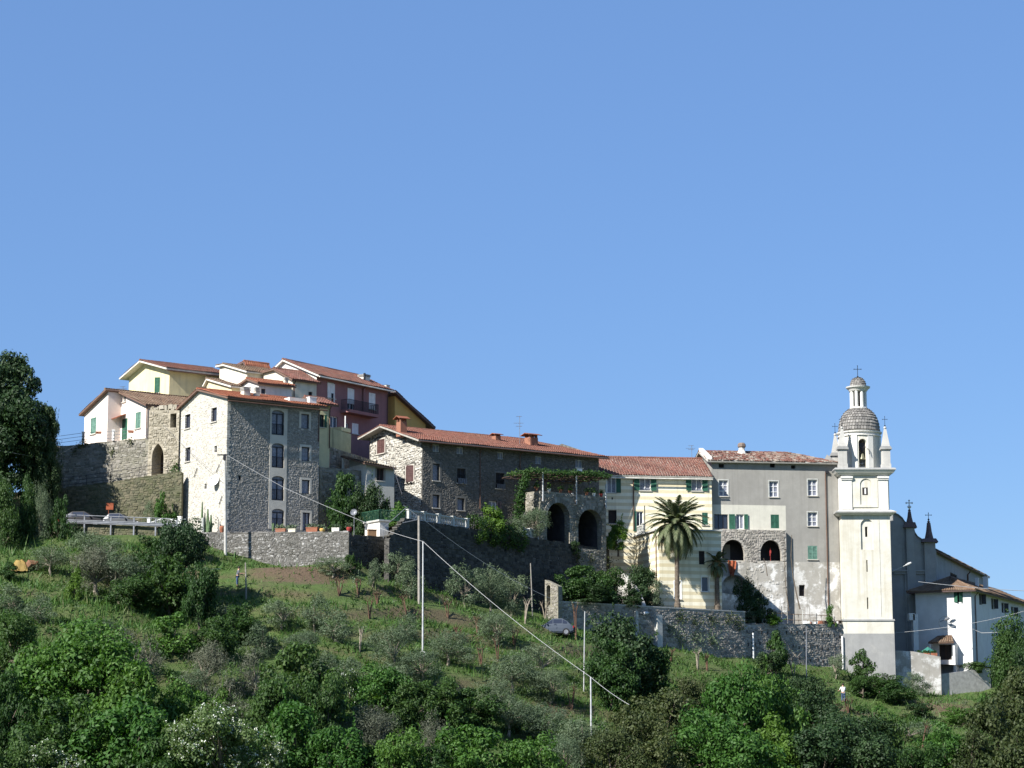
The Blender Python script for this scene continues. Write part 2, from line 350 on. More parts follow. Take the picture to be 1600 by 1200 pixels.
# ------------------------------------------------------------------ walls, stones, roofs, windows
def clip(poly, outline):
    out = list(poly); n = len(outline)
    for i in range(n):
        ax, ay = outline[i]; bx, by = outline[(i + 1) % n]; inp = out; out = []
        if not inp: return []
        side = lambda p: (bx - ax) * (p[1] - ay) - (by - ay) * (p[0] - ax)
        for j in range(len(inp)):
            p, q = inp[j], inp[(j + 1) % len(inp)]; sp, sq = side(p), side(q)
            if sp >= -1e-9: out.append(p)
            if (sp > 1e-9 and sq < -1e-9) or (sp < -1e-9 and sq > 1e-9):
                k = sp / (sp - sq); out.append((p[0] + (q[0] - p[0]) * k, p[1] + (q[1] - p[1]) * k))
    return out
def area(p): return abs(sum(p[i][0] * p[(i + 1) % len(p)][1] - p[(i + 1) % len(p)][0] * p[i][1] for i in range(len(p)))) / 2
class Op:
    def __init__(s, r, kind='rect', rise=None, depth=.2, margin=.04, back=False):
        s.t0, s.t1, s.z0, s.z1 = r; s.kind = kind; s.depth = depth; s.margin = margin; s.back = back
        w = s.t1 - s.t0
        s.rise = 0 if kind == 'rect' else (rise if rise is not None else (w / 2 if kind == 'round' else w * .8))
    def curve(s):
        """from the left springing over the top to the right springing"""
        zs = s.z1 - s.rise; m = (s.t0 + s.t1) / 2; w = (s.t1 - s.t0) / 2; n = 6
        if s.kind == 'rect': return [(s.t0, s.z1), (s.t1, s.z1)]
        if s.kind == 'pointed':
            L = [(m - w * (1 - (a / n) ** 1.7), zs + s.rise * (a / n) ** .62) for a in range(n + 1)]
            return L + [(2 * m - x, z) for x, z in L[-2::-1]]
        return [(m - w * math.cos(math.pi * a / (2 * n)), zs + s.rise * math.sin(math.pi * a / (2 * n))) for a in range(2 * n + 1)]
    def path(s): return [(s.t0, s.z0)] + s.curve() + [(s.t1, s.z0)]
def wall(mb, face, outline, ops=(), tsub=None, inner=None):
    T = {p[0] for p in outline}; Z = {p[1] for p in outline}
    for o in ops: T |= {o.t0, o.t1}; Z |= {o.z0, o.z1}
    if tsub:
        a, b = min(T), max(T); T |= {a + (b - a) * i / tsub for i in range(tsub + 1)}
    T = sorted(T); Z = sorted(Z)
    for i in range(len(T) - 1):
        for j in range(len(Z) - 1):
            a, b, c, d = T[i], T[i + 1], Z[j], Z[j + 1]
            if b - a < 1e-5 or d - c < 1e-5: continue
            tm, zm = (a + b) / 2, (c + d) / 2
            if any(o.t0 < tm < o.t1 and o.z0 < zm < o.z1 for o in ops): continue
            q = clip([(a, c), (b, c), (b, d), (a, d)], outline)
            if len(q) > 2 and area(q) > 1e-6: mb.poly([face.p(t, z) for t, z in q])
    for o in ops:
        cv = o.curve()
        if o.kind != 'rect':
            h = len(cv) // 2; m = (o.t0 + o.t1) / 2
            for k in range(h): mb.poly([face.p(o.t0, o.z1), face.p(*cv[k]), face.p(*cv[k + 1])])
            for k in range(h, len(cv) - 1): mb.poly([face.p(o.t1, o.z1), face.p(*cv[k]), face.p(*cv[k + 1])])
        pa = o.path(); n = len(pa)
        for k in range(n):
            (a, c), (b, d) = pa[k], pa[(k + 1) % n]
            mb.poly([face.p(a, c), face.p(a, c, -o.depth), face.p(b, d, -o.depth), face.p(b, d)])
        if o.back:
            mb.poly([face.p(a, c, -o.depth) for a, c in pa][::-1])
def inside(t, z, outline, m=0.0):
    n = len(outline)
    for i in range(n):
        ax, ay = outline[i]; bx, by = outline[(i + 1) % n]
        l = math.hypot(bx - ax, by - ay)
        if l > 1e-9 and ((bx - ax) * (z - ay) - (by - ay) * (t - ax)) / l < m: return False
    return True
def stones(mb, face, outline, ops=(), size=(.2, .5), hgt=(.14, .28), proud=(.015, .06), jit=.035, gap=.02, zmin=None, fill=1.0):
    ts = [p[0] for p in outline]; zs = [p[1] for p in outline]
    z = min(zs) if zmin is None else max(zmin, min(zs)); z1 = max(zs); ph = rnd.random() * 9
    while z < z1:
        h = rnd.uniform(*hgt); t = min(ts) - rnd.random() * .3
        while t < max(ts):
            w = rnd.uniform(*size); hh = h * rnd.uniform(.75, 1.15)
            zz = z + .07 * math.sin(t * 1.3 + z * .9 + ph) + rnd.uniform(-.04, .04)
            a, b = t + gap, t + w - gap
            t += w
            if rnd.random() > fill: continue
            tm, zm = (a + b) / 2, zz + hh / 2
            if not (inside(a, zz, outline) and inside(b, zz + hh, outline) and inside(a, zz + hh, outline) and inside(b, zz, outline)): continue
            bad = False
            for o in ops:
                mg = o.margin
                if b > o.t0 - mg and a < o.t1 + mg and zz + hh > o.z0 - mg and zz < o.z1 + mg:
                    if o.kind in ('round', 'pointed') and zz > o.z1 - o.rise:
                        w2 = (o.t1 - o.t0) / 2; mm = (o.t0 + o.t1) / 2
                        dx = max(0, min(abs(a - mm), abs(b - mm)) if (a - mm) * (b - mm) > 0 else 0) / w2
                        if (dx ** 2 + ((zz - (o.z1 - o.rise)) / o.rise) ** 2) > 1.08: continue
                    bad = True; break
            if bad: continue
            j = lambda: rnd.uniform(-jit, jit)
            pr = rnd.uniform(*proud); k = min(.05, w * .18)
            B = [(a + j(), zz + j()), (b + j(), zz + j()), (b + j(), zz + hh + j()), (a + j(), zz + hh + j())]
            cx = sum(p[0] for p in B) / 4; cz = sum(p[1] for p in B) / 4
            Tp = [(cx + (p[0] - cx) * (1 - 2 * k / w), cz + (p[1] - cz) * (1 - 2 * k / max(hh, .08) * .7)) for p in B]
            q = [face.p(x, y, .004) for x, y in B] + [face.p(x, y, pr * rnd.uniform(.7, 1.2)) for x, y in Tp]
            mb.add(q, [(4, 5, 6, 7), (0, 1, 5, 4), (1, 2, 6, 5), (2, 3, 7, 6), (3, 0, 4, 7)])
        z += h
def tiles(mb, A, B, C, D, cw=.25, ch=.38, hgt=.075, mess=0.0):
    """rows of half-round roof tiles over a plane; A,B eave ends, C,D ridge ends"""
    A, B, C, D = map(Vector, (A, B, C, D)); n = (B - A).cross(D - A).normalized()
    W = max((B - A).length, (C - D).length); H = ((D + C) / 2 - (A + B) / 2).length
    nu = max(1, int(W / cw)); nv = max(1, int(H / ch))
    pt = lambda s, t: (A.lerp(B, s)).lerp(D.lerp(C, s), t)
    for i in range(nu):
        for j in range(nv):
            if mess and rnd.random() < mess * .12: continue
            t0, t1 = j / nv, (j + 1.12) / nv
            o = rnd.uniform(-.03, .03) * (1 + 6 * mess); lift = rnd.uniform(0, .012) + .03 * (1 + math.sin(i * .31 + j * .5 + nu)) + mess * rnd.random() * .05
            q = []
            for t, up in ((t0, .035), (min(t1, 1.0), .004)):
                for k, hh in ((.04, 0), (.27, .85), (.73, .85), (.96, 0)):
                    p = pt((i + k + o) / nu, t) + n * (hh * hgt + up + lift); q.append(p)
            q.append(q[0] - n * .03); q.append(q[3] - n * .03)
            mb.add(q, [(0, 1, 5, 4), (1, 2, 6, 5), (2, 3, 7, 6), (8, 9, 3, 2), (8, 2, 1, 0)])
def ridge_tiles(mb, a, b, r=.13):
    a, b = Vector(a), Vector(b); L = (b - a).length; n = max(1, int(L / .4))
    for i in range(n):
        p, q = a.lerp(b, i / n), a.lerp(b, min(1, (i + 1.1) / n))
        mb.tube([p, q], [r * rnd.uniform(.95, 1.1), r * .85], 6)
def roof_plane(h, A, B, C, D, tile, under, th=.14, mess=0.0, cw=.25):
    """one sloping roof side as slab + modelled tiles; returns nothing, adds to the house's builders"""
    h.slabs.slab(A, B, C, D, th); tiles(h.tl, A, B, C, D, cw=cw, mess=mess)
class House:
    def __init__(s, name, label, c, a, right, left, z0, cat='house', group=None):
        s.P0 = Vector(plan(*c)); a = R(a)
        s.u = Vector((math.cos(a), math.sin(a))); s.v = Vector((-math.sin(a), math.cos(a)))
        s.Lu = right if not isinstance(right, tuple) else Face(s.P0, s.P0 + s.u).t(*right)
        s.Lv = left if not isinstance(left, tuple) else 100 - Face(s.P0 + s.v * 100, s.P0).t(*left)
        s.z0 = z0
        s.RF = Face(s.P0, s.P0 + s.u * s.Lu); s.LF = Face(s.P0 + s.v * s.Lv, s.P0)
        s.EF = Face(s.P0 + s.u * s.Lu, s.P0 + s.u * s.Lu + s.v * s.Lv)
        s.KF = Face(s.P0 + s.u * s.Lu + s.v * s.Lv, s.P0 + s.v * s.Lv)
        s.root = thing(name, label, cat, (s.P0.x, s.P0.y, z0), group)
        s.ops = {s.RF: [], s.LF: [], s.EF: [], s.KF: []}
        s.slabs = MB(); s.tl = MB()
    def pt(s, u, v, z): q = s.P0 + s.u * u + s.v * v; return Vector((q.x, q.y, z))
    def fz(s, f, px, py): return f.z(f.t(px, py), py)
    def gable(s, zR, zL, sr, zr):
        s.zR, s.zL, s.sr, s.zr = zR, zL, sr, zr
        s.out = {s.RF: [(0, s.z0), (s.Lu, s.z0), (s.Lu, zR), (0, zR)],
                 s.LF: [(0, s.z0), (s.Lv, s.z0), (s.Lv, zR), (s.Lv * (1 - sr), zr), (0, zL)],
                 s.EF: [(0, s.z0), (s.Lv, s.z0), (s.Lv, zL), (s.Lv * sr, zr), (0, zR)],
                 s.KF: [(0, s.z0), (s.Lu, s.z0), (s.Lu, zL), (0, zL)]}
    def walls(s, mat, stonemat=None, faces=None, **kw):
        mb = MB(); sb = MB()
        for f, o in s.out.items():
            wall(mb, f, o, s.ops[f])
            if stonemat and f in (faces or (s.RF, s.LF)): stones(sb, f, o, s.ops[f], **kw)
        s.wall = part('wall', mb, mat, s.root)
        if sb.f: part('stone', sb, stonemat, s.wall, kind='stuff')
    def gable_roof(s, tile, under, ov=.5, og=.4, og2=.4, th=.14, mess=0.0, ridge_in=0.0, leftside=True, cw=.25):
        zr, kR, kL = s.zr + .03, (s.zr - s.zR) / (s.sr * s.Lv), (s.zr - s.zL) / ((1 - s.sr) * s.Lv)
        vr = s.sr * s.Lv
        s.kR = kR
        a, b = s.pt(-og, -ov, s.zR + .03 - ov * kR), s.pt(s.Lu + og2, -ov, s.zR + .03 - ov * kR)
        c, d = s.pt(s.Lu + og2 - ridge_in, vr, zr), s.pt(-og, vr, zr)
        roof_plane(s, a, b, c, d, tile, under, th, mess, cw)
        if leftside:
            a2, b2 = s.pt(s.Lu + og2, s.Lv + ov, s.zL + .03 - ov * kL), s.pt(-og, s.Lv + ov, s.zL + .03 - ov * kL)
            roof_plane(s, a2, b2, d, c, tile, under, th, mess, cw)
        if ridge_in > 0:
            roof_plane(s, b, s.pt(s.Lu + og2, s.Lv + ov, s.zL + .03 - ov * kL), c, c + Vector((0, .01, 0)), tile, under, th, mess, cw)
            ridge_tiles(s.tl, c, b)
        ridge_tiles(s.tl, d + Vector((0, 0, .06)), c + Vector((0, 0, .06)))
        s.roof_obj(tile, under)
    def roof_obj(s, tile, under):
        s.roof = part('roof', s.slabs, under, s.root)
        if s.tl.f: part('tile', s.tl, tile, s.roof, kind='stuff')
    def roof_z(s, v): return s.zR + .03 + (s.zr - s.zR) / (s.sr * s.Lv) * v if v <= s.sr * s.Lv else s.zr - (s.zr - s.zL) / ((1 - s.sr) * s.Lv) * (v - s.sr * s.Lv)
    def at_roof(s, px, py, v):
        f = Face(s.P0 + s.v * v, s.P0 + s.v * v + s.u); return f.t(px, py)
def bars(mb, f, t0, t1, z0, z1, w, o0, o1):
    mb.fbox(f, t0, t1, z0, z0 + w, o0, o1); mb.fbox(f, t0, t1, z1 - w, z1, o0, o1)
    mb.fbox(f, t0, t0 + w, z0 + w, z1 - w, o0, o1); mb.fbox(f, t1 - w, t1, z0 + w, z1 - w, o0, o1)
def shutter_mb(f, t0, t1, z0, z1, o, hinge=0, ang=0.0):
    """a louvred leaf; ang > 0 swings it out about its hinge side (hinge -1 left, +1 right)"""
    mb = MB(); w = t1 - t0; d, n = f.d, f.n
    hx = t0 if hinge <= 0 else t1
    def q(t, z, e):
        r = (t - hx); ca, sa = math.cos(ang), math.sin(ang)
        tt = hx + r * ca; oo = o + abs(r) * sa + e
        return f.p(tt, z, oo)
    def bx(a, b, c, dd, e0, e1):
        mb.hexa([q(a, c, e1), q(b, c, e1), q(b, c, e0), q(a, c, e0), q(a, dd, e1), q(b, dd, e1), q(b, dd, e0), q(a, dd, e0)])
    k = min(.07, w * .2)
    bx(t0, t0 + k, z0, z1, 0, .045); bx(t1 - k, t1, z0, z1, 0, .045); bx(t0 + k, t1 - k, z0, z0 + k, 0, .045); bx(t0 + k, t1 - k, z1 - k, z1, 0, .045)
    m = (z0 + z1) / 2; bx(t0 + k, t1 - k, m - k / 2, m + k / 2, 0, .045)
    bx(t0 + k, t1 - k, z0 + k, m - k / 2, .008, .014); bx(t0 + k, t1 - k, m + k / 2, z1 - k, .008, .014)
    nn = max(4, int((z1 - z0) / .12))
    for i in range(nn):
        zz = z0 + k + (z1 - z0 - 2 * k) * (i + .5) / nn
        if abs(zz - m) > .06: bx(t0 + k, t1 - k, zz - .018, zz + .012, .012, .036)
    return mb
def window(h, f, r, frame='white_paint', depth=.2, kind='rect', rise=None, nx=2, nz=1, pane='glass', sur=None, sw=.13, shut=None, shm='green', sill='surround', fw=.06, name='window', px=True, balc=None, label=None):
    if px: r = f.rect(*r)
    o = Op(r, kind, rise, depth, margin=(sw + .02 if sur else .05)); h.ops[f].append(o)
    t0, t1, z0, z1 = r; mb = MB(); b = depth
    zt = z1 - o.rise if kind != 'rect' else z1
    bars(mb, f, t0, t1, z0, zt, fw, -b + .005, -b + .07)
    for i in range(1, nx): x = t0 + (t1 - t0) * i / nx; mb.fbox(f, x - fw * .5, x + fw * .5, z0 + fw, zt - fw, -b + .005, -b + .065)
    for i in range(1, nz + 0): z = z0 + (zt - z0) * i / nz; mb.fbox(f, t0 + fw, t1 - fw, z - fw * .4, z + fw * .4, -b + .005, -b + .06)
    w = part(name, mb, M[frame], h.root, label)
    pm = MB(); pm.poly([f.p(a, c, -b) for a, c in o.path()][::-1]); pn = part('pane', pm, M[pane], w)
    if sill:
        s = MB(); s.fbox(f, t0 - .09, t1 + .09, z0 - .085, z0 - .003, .002, .11); part('sill', s, M[sill], w)
    if sur:
        s = MB(); e = .03
        s.fbox(f, t0 - sw, t0 - .002, z0 - .0, zt, .002, e); s.fbox(f, t1 + .002, t1 + sw, z0, zt, .002, e)
        if kind == 'rect': s.fbox(f, t0 - sw, t1 + sw, z1 + .002, z1 + sw, .002, e)
        else:
            cv = o.curve(); m = (t0 + t1) / 2
            for i in range(len(cv) - 1):
                (a, c), (bb, d) = cv[i], cv[i + 1]
                k = 1 + sw / ((t1 - t0) / 2); g = lambda x, z: (m + (x - m) * k, z + (sw if z > zt + .01 else 0))
                A, B = g(a, c), g(bb, d)
                s.hexa([f.p(a, c, e), f.p(bb, d, e), f.p(bb, d, .002), f.p(a, c, .002), f.p(*A, e), f.p(*B, e), f.p(*B, .002), f.p(*A, .002)])
        part('window_surround', s, M[sur], w)
    if shut:
        wd = t1 - t0
        if shut == 'closed':
            for k in (0, 1): part('shutter', shutter_mb(f, t0 + wd * k / 2 + .005, t0 + wd * (k + 1) / 2 - .005, z0 + .01, z1 - .01, -.05), M[shm], h.root)
        elif shut == 'single': part('shutter', shutter_mb(f, t0 + .01, t1 - .01, z0 + .01, z1 - .01, -.05), M[shm], h.root)
        elif shut == 'ajar':
            part('shutter', shutter_mb(f, t0, t0 + wd / 2, z0, z1, -.04, -1, .5), M[shm], h.root); part('shutter', shutter_mb(f, t0 + wd / 2, t1, z0, z1, -.04, 1, .9), M[shm], h.root)
        elif shut == 'out':      # standing square out from the wall
            part('shutter', shutter_mb(f, t0, t0 + wd / 2, z0, z1, .02, -1, 1.3), M[shm], h.root); part('shutter', shutter_mb(f, t0 + wd / 2, t1, z0, z1, .02, 1, 1.2), M[shm], h.root)
        else:                    # 'open': folded back on the wall; 'L', 'R' only one leaf
            if shut in ('open', 'L'): part('shutter', shutter_mb(f, t0 - wd / 2 - .02, t0 - .02, z0, z1, .035, 1, .12), M[shm], h.root)
            if shut in ('open', 'R'): part('shutter', shutter_mb(f, t1 + .02, t1 + wd / 2 + .02, z0, z1, .035, -1, .12), M[shm], h.root)
    if balc:
        g = MB(); zb = z0 + balc
        g.fbox(f, t0 + .03, t1 - .03, zb - .04, zb, -.08, -.04); g.fbox(f, t0 + .03, t1 - .03, z0 + .1, z0 + .13, -.08, -.04)
        n = 9
        for i in range(n): x = t0 + .06 + (t1 - t0 - .12) * i / (n - 1); g.fbox(f, x - .012, x + .012, z0 + .13, zb - .04, -.07, -.046)
        part('railing', g, M['iron'], w)
    return o
def downpipe(h, f, px, y0, y1, mat='copper', r=.05, off=.09, hook=None):
    t = f.t(px, (y0 + y1) / 2); z0, z1 = f.z(t, y1), f.z(t, y0); pts = [f.p(t, z0, off), f.p(t, z1 - .35, off), f.p(t, z1, off + (hook or .3))]
    part('downpipe', MB().tube(pts, r, 6), M[mat], h.root)
def gutter(h, a, b, mat='copper', r=.07): part('gutter', MB().tube([a, b], r, 6), M[mat], h.root)
def chimney(h, px, ytop, ybase, wpx, v, mat='brick', cap='tile_red', flue=True):
    t = h.at_roof(px, ybase, v); c = h.pt(t, v, 0); z = h.roof_z(v); zt = Zat(c.y, ytop); w = wpx * mpp(c.y); d = (h.u.x, h.u.y)
    body = (zt - z) * .62
    mb = MB().box((c.x, c.y, z + body / 2 - .2), (w * .72, w * .8, body + .4), d)
    for sx in (-1, 1):
        for sy in (-1, 1):
            q = h.pt(t + sx * w * .27, v + sy * w * .27, 0); mb.box((q.x, q.y, z + body + (zt - z) * .1), (w * .16, w * .16, (zt - z) * .2), d)
    ch = part('chimney', mb, M[mat], h.root)
    k = MB(); zc = z + body + (zt - z) * .2; e = w * .62
    A, B, C, D = [h.pt(t + a * e, v + b * e, zc) for a, b in ((-1, -1), (1, -1), (1, 1), (-1, 1))]
    r0, r1 = h.pt(t - e, v, zt), h.pt(t + e, v, zt)
    k.slab(A, B, r1, r0, .06); k.slab(C, D, r0, r1, .06); part('chimney_cap', k, M[cap], ch)
def vent_chimney(h, px, ytop, ybase, wpx, v, mat='stucco_cream'):
    """plastered stack with a slatted concrete cowl"""
    t = h.at_roof(px, ybase, v); c = h.pt(t, v, 0); z = h.roof_z(v); zt = Zat(c.y, ytop); w = wpx * mpp(c.y); d = (h.u.x, h.u.y); H = zt - z
    ch = part('chimney', MB().box((c.x, c.y, z + H * .25 - .2), (w * .85, w * .85, H * .5 + .4), d), M[mat], h.root)
    k = MB()
    for i in range(3): k.box((c.x, c.y, z + H * (.57 + .15 * i)), (w, w, H * .07), d)
    k.box((c.x, c.y, z + H * .7), (w * .5, w * .5, H * .42), d); part('cowl', k, M['concrete'], ch)
def antenna(px, ytop, ybase, Y, label):
    a, b = P3(px, ybase, Y), P3(px, ytop, Y); b.x = a.x; H = b.z - a.z
    mb = MB().tube([a - Vector((0, 0, .3)), b], .025, 5)
    for k, L in ((.98, .3), (.72, .55), (.6, .35)):
        z = a.z + H * k; mb.tube([(a.x - L, a.y, z), (a.x + L * .6, a.y, z)], .016, 4)
        for i in range(5): x = a.x - L + 1.6 * L * i / 4; mb.tube([(x, a.y - .2, z), (x, a.y + .2, z)], .012, 4)
    return solo('antenna', mb, M['steel'], label, 'antenna', a)
def seg_wall(name, label, pts, z_tops, zb, th, mat, stonemat, cat='wall', ops=None, cope=None, stone_faces=True, zmin=None, **kw):
    """free-standing or retaining wall along plan points (left to right), stepped or sloping tops"""
    root = thing(name, label, cat, (pts[0][0], pts[0][1], zb)); mb = MB(); sb = MB()
    for i in range(len(pts) - 1):
        f = Face(pts[i], pts[i + 1]); za, zc = z_tops[i], z_tops[i + 1]
        out = [(0, zb), (f.L, zb), (f.L, zc), (0, za)]; op = (ops or {}).get(i, [])
        wall(mb, f, out, op)
        A, B = f.p(0, 0), f.p(f.L, 0); k = -th
        mb.poly([f.p(0, za), f.p(f.L, zc), f.p(f.L, zc, k), f.p(0, za, k)])
        mb.poly([f.p(f.L, zb, k), f.p(0, zb, k), f.p(0, za, k), f.p(f.L, zc, k)])
        if i == 0: mb.poly([f.p(0, zb, k), f.p(0, zb), f.p(0, za), f.p(0, za, k)])
        if i == len(pts) - 2: mb.poly([f.p(f.L, zb), f.p(f.L, zb, k), f.p(f.L, zc, k), f.p(f.L, zc)])
        if stonemat:
            stones(sb, f, out, op, zmin=zmin, **kw)
            if i == 0:
                e = Face(f.p(0, 0, k)[:2], f.p(0, 0)[:2]); stones(sb, e, [(0, zb), (e.L, zb), (e.L, za), (0, za)], zmin=zmin, **kw)
            # coping stones, uneven
            t = 0.0
            while cope is None and t < f.L - .15:
                w = min(rnd.uniform(.25, .6), f.L - t); zt = za + (zc - za) * (t + w / 2) / f.L
                sb.fbox(f, t + .01, t + w - .01, zt + .002, zt + rnd.uniform(.05, .16), -th + rnd.uniform(.0, .08), rnd.uniform(-.02, .04)); t += w
    w = part('masonry', mb, mat, root)
    if sb.f: part('stone', sb, stonemat, root, kind='stuff')
    if cope:
        c = MB()
        for i in range(len(pts) - 1):
            f = Face(pts[i], pts[i + 1]); za, zc = z_tops[i], z_tops[i + 1]; q = []
            for z_ in (.003, .12):
                q += [f.p(0, za + z_, .06), f.p(f.L, zc + z_, .06), f.p(f.L, zc + z_, -th - .06), f.p(0, za + z_, -th - .06)]
            c.hexa(q)
        part('coping', c, M[cope], root)
    return root
# ------------------------------------------------------------------ the hillside
CP = [(345, 868, 198.6), (450, 885, 197.2), (545, 893, 196), (604, 908, 197.5), (640, 918, 197.5), (669, 925, 199.5), (701, 945, 202), (760, 950, 206), (832, 957, 210.5),
      (862, 980, 206.5), (897, 990, 207.5), (939, 998, 209.5), (1040, 1015, 214), (1100, 1024, 217), (1162, 1031, 220), (1240, 1042, 224), (1317, 1048, 227.5), (1400, 1076, 228.5), (1468, 1084, 231), (1546, 1082, 233), (1600, 1062, 235),
      (880, 984, 203), (170, 845, 199.6), (285, 846, 198.2), (100, 845, 201), (40, 850, 199), (-60, 850, 199), (310, 850, 198.4), (870, 985, 204),
      (30, 893, 188), (100, 930, 183), (200, 960, 180), (300, 960, 186), (370, 918, 190), (440, 925, 189), (0, 1000, 168), (200, 1030, 168), (400, 1040, 172), (600, 1020, 180), (600, 960, 189), (500, 950, 186),
      (800, 1060, 183), (740, 1010, 190), (900, 1060, 187), (800, 1010, 193), (1000, 1080, 194), (1000, 1045, 204), (1200, 1120, 202), (1200, 1075, 211), (1350, 1100, 218), (1500, 1120, 215), (1600, 1100, 220), (1440, 1150, 206),
      (0, 1200, 148), (200, 1200, 147), (400, 1200, 151), (600, 1200, 156), (800, 1200, 161), (1000, 1200, 170), (1200, 1200, 179), (1400, 1200, 187), (1600, 1200, 193), (-300, 1200, 146), (1900, 1200, 196), (-300, 900, 188), (1900, 1000, 232)]
cp = [(lambda v: (v.x, v.y, v.z))(P3(*c)) for c in CP]
for X in (-110, -60, -20, 20, 60, 110):
    sh = .12 * X
    cp += [(X, 118 + sh, -11), (X, 85, -20), (X, 50, -17), (X, 12, -5), (X, 242, 14 if X < 0 else 11), (X, 300, 4), (X, 380, -12), (X, 460, -20)]
_zr = Zat(202.2, 820); cp += [(-52, 205, _zr - .6), (-58, 206, _zr - .6), (-64, 209, _zr - .6), (-47, 206, _zr - .7), (-52, 210, _zr)]
cp += [(0, 0, -1.8), (-46, 215, 20), (-30, 212, 19), (-10, 212, 16.5), (5, 226, 13.5), (25, 236, 11), (45, 240, 9.5), (-110, 200, 15), (-80, 205, 17), (-60, 207, 18), (70, 236, 8), (110, 236, 4)]
CPX = np.array(cp); _n = len(cp)
def _phi(d): return np.sqrt(d * d + 9.0)
_A = _phi(np.hypot(CPX[:, None, 0] - CPX[None, :, 0], CPX[:, None, 1] - CPX[None, :, 1]))
_K = np.zeros((_n + 1, _n + 1)); _K[:_n, :_n] = _A + np.eye(_n) * -.02; _K[:_n, _n] = 1; _K[_n, :_n] = 1
_w = np.linalg.solve(_K, np.r_[CPX[:, 2], 0])
NZ = [(rng.uniform(0, 6.28), rng.uniform(0, 6.28), f, a) for f, a in ((.35, .12), (.7, .08), (1.3, .05), (2.3, .03), (.5, .1), (1.0, .05))]
def ground(x, y):
    x = np.atleast_1d(np.asarray(x, float)); y = np.atleast_1d(np.asarray(y, float))
    z = np.zeros_like(x)
    for i in range(0, len(x), 20000):
        sl_ = slice(i, i + 20000)
        z[sl_] = _phi(np.hypot(x[sl_, None] - CPX[None, :, 0], y[sl_, None] - CPX[None, :, 1])) @ _w[:_n] + _w[_n]
    far = np.clip((np.hypot(x, y - 180) - 180) / 150, 0, 1); z = z * (1 - far) - 22 * far
    hill = np.clip((z + 3) / 4, 0, 1) * (1 - far)
    k = (z + .5 * np.sin(x * .13) + .35 * np.sin(x * .31 + y * .2)) / 1.9; fr = k - np.floor(k)
    mask = hill * np.clip((y - 150) / 15, 0, 1) * np.clip((216 - y) / 12, 0, 1)
    z = z + mask * .85 * (np.clip(fr / .28, 0, 1) - fr - .0) * .9
    for p, q, f, a in NZ: z = z + hill * a * np.sin(x * f + p + .6 * np.sin(y * f * .7 + q)) * np.sin(y * f * 1.1 + q)
    return z
def gz(x, y): return float(ground([x], [y])[0])
def hit(px, py):
    Y = np.arange(95, 290, .25); r = ratio(py); X = (px - 800) / F * Y * (CS + r * SN)
    d = Y * r - ground(X, Y); i = int(np.argmax(d < 0)) if (d < 0).any() else len(Y) - 1
    return Vector((float(X[i]), float(Y[i]), gz(X[i], Y[i])))
def axis(lo, a, b, hi, fine, k=22):
    c = list(np.arange(a, b, fine)); s = np.geomspace(1, 1 + (a - lo), k) - 1; e = np.geomspace(1, 1 + (hi - b), k) - 1
    return np.array(sorted(set([round(a - q, 3) for q in s[1:]] + [round(q, 3) for q in c] + [round(b + q, 3) for q in e])))
gx, gy = axis(-3000, -66, 72, 3000, .62), axis(-900, 118, 242, 5000, .62)
GX, GY = np.meshgrid(gx, gy); GZ = ground(GX.ravel(), GY.ravel())
V = np.c_[GX.ravel(), GY.ravel(), GZ]; nx_, ny_ = len(gx), len(gy)
I = np.arange(nx_ * ny_).reshape(ny_, nx_); Q = np.stack([I[:-1, :-1], I[:-1, 1:], I[1:, 1:], I[1:, :-1]], -1).reshape(-1, 4)
me = bpy.data.meshes.new('hillside'); me.vertices.add(len(V)); me.vertices.foreach_set('co', V.ravel().astype(np.float32))
me.loops.add(Q.size); me.loops.foreach_set('vertex_index', Q.ravel().astype(np.int32)); me.polygons.add(len(Q)); me.polygons.foreach_set('loop_start', np.arange(0, Q.size, 4, dtype=np.int32)); me.update(calc_edges=True)
me.polygons.foreach_set('use_smooth', [True] * len(Q))
m, nt, b = newmat('hillside_grass'); b.inputs['Roughness'].default_value = .95
c = ramp(nt, noise(nt, .28, 8, .65), [(.3, (.055, .105, .024)), (.46, (.078, .128, .03)), (.58, (.098, .122, .042)), (.7, (.095, .082, .045)), (.84, (.11, .085, .055))])
c = mix(nt, ramp(nt, noise(nt, 2.2, 6, .7), [(.35, 0.0), (.7, .6)]), c, (.04, .06, .018))
g_ = N(nt, 'ShaderNodeNewGeometry'); sx_ = N(nt, 'ShaderNodeSeparateXYZ'); nt.links.new(g_.outputs['Normal'], sx_.inputs[0])
c = mix(nt, ramp(nt, sx_.outputs[2], [(.72, .75), (.86, 0.0)]), c, (.115, .085, .055))
def soil_patch(c, p, rad, col):
    g = N(nt, 'ShaderNodeNewGeometry'); d = N(nt, 'ShaderNodeVectorMath', operation='DISTANCE'); nt.links.new(g.outputs['Position'], d.inputs[0]); d.inputs[1].default_value = p
    m1 = N(nt, 'ShaderNodeMath', operation='MULTIPLY_ADD'); nt.links.new(noise(nt, .6, 6, .7), m1.inputs[0]); m1.inputs[1].default_value = 6.0; nt.links.new(d.outputs['Value'], m1.inputs[2])
    return mix(nt, ramp(nt, m1.outputs[0], [(0.0, 1.0), (1.0, 0.0)]) if False else mapr(m1.outputs[0], rad + 3, rad + 1), c, col)
def mapr(v, a, b2):
    r = N(nt, 'ShaderNodeMapRange'); nt.links.new(v, r.inputs[0]); r.inputs[1].default_value = a; r.inputs[2].default_value = b2; return r.outputs[0]
for px_, py_, rad in ((430, 893, 2.6), (480, 897, 3.0), (520, 908, 1.6), (860, 1115, 2.2), (1330, 1110, 3.0), (1470, 1105, 4.0), (735, 1000, 1.2), (1090, 1050, 1.2)): c = soil_patch(c, tuple(hit(px_, py_)), rad, (.12, .085, .055))
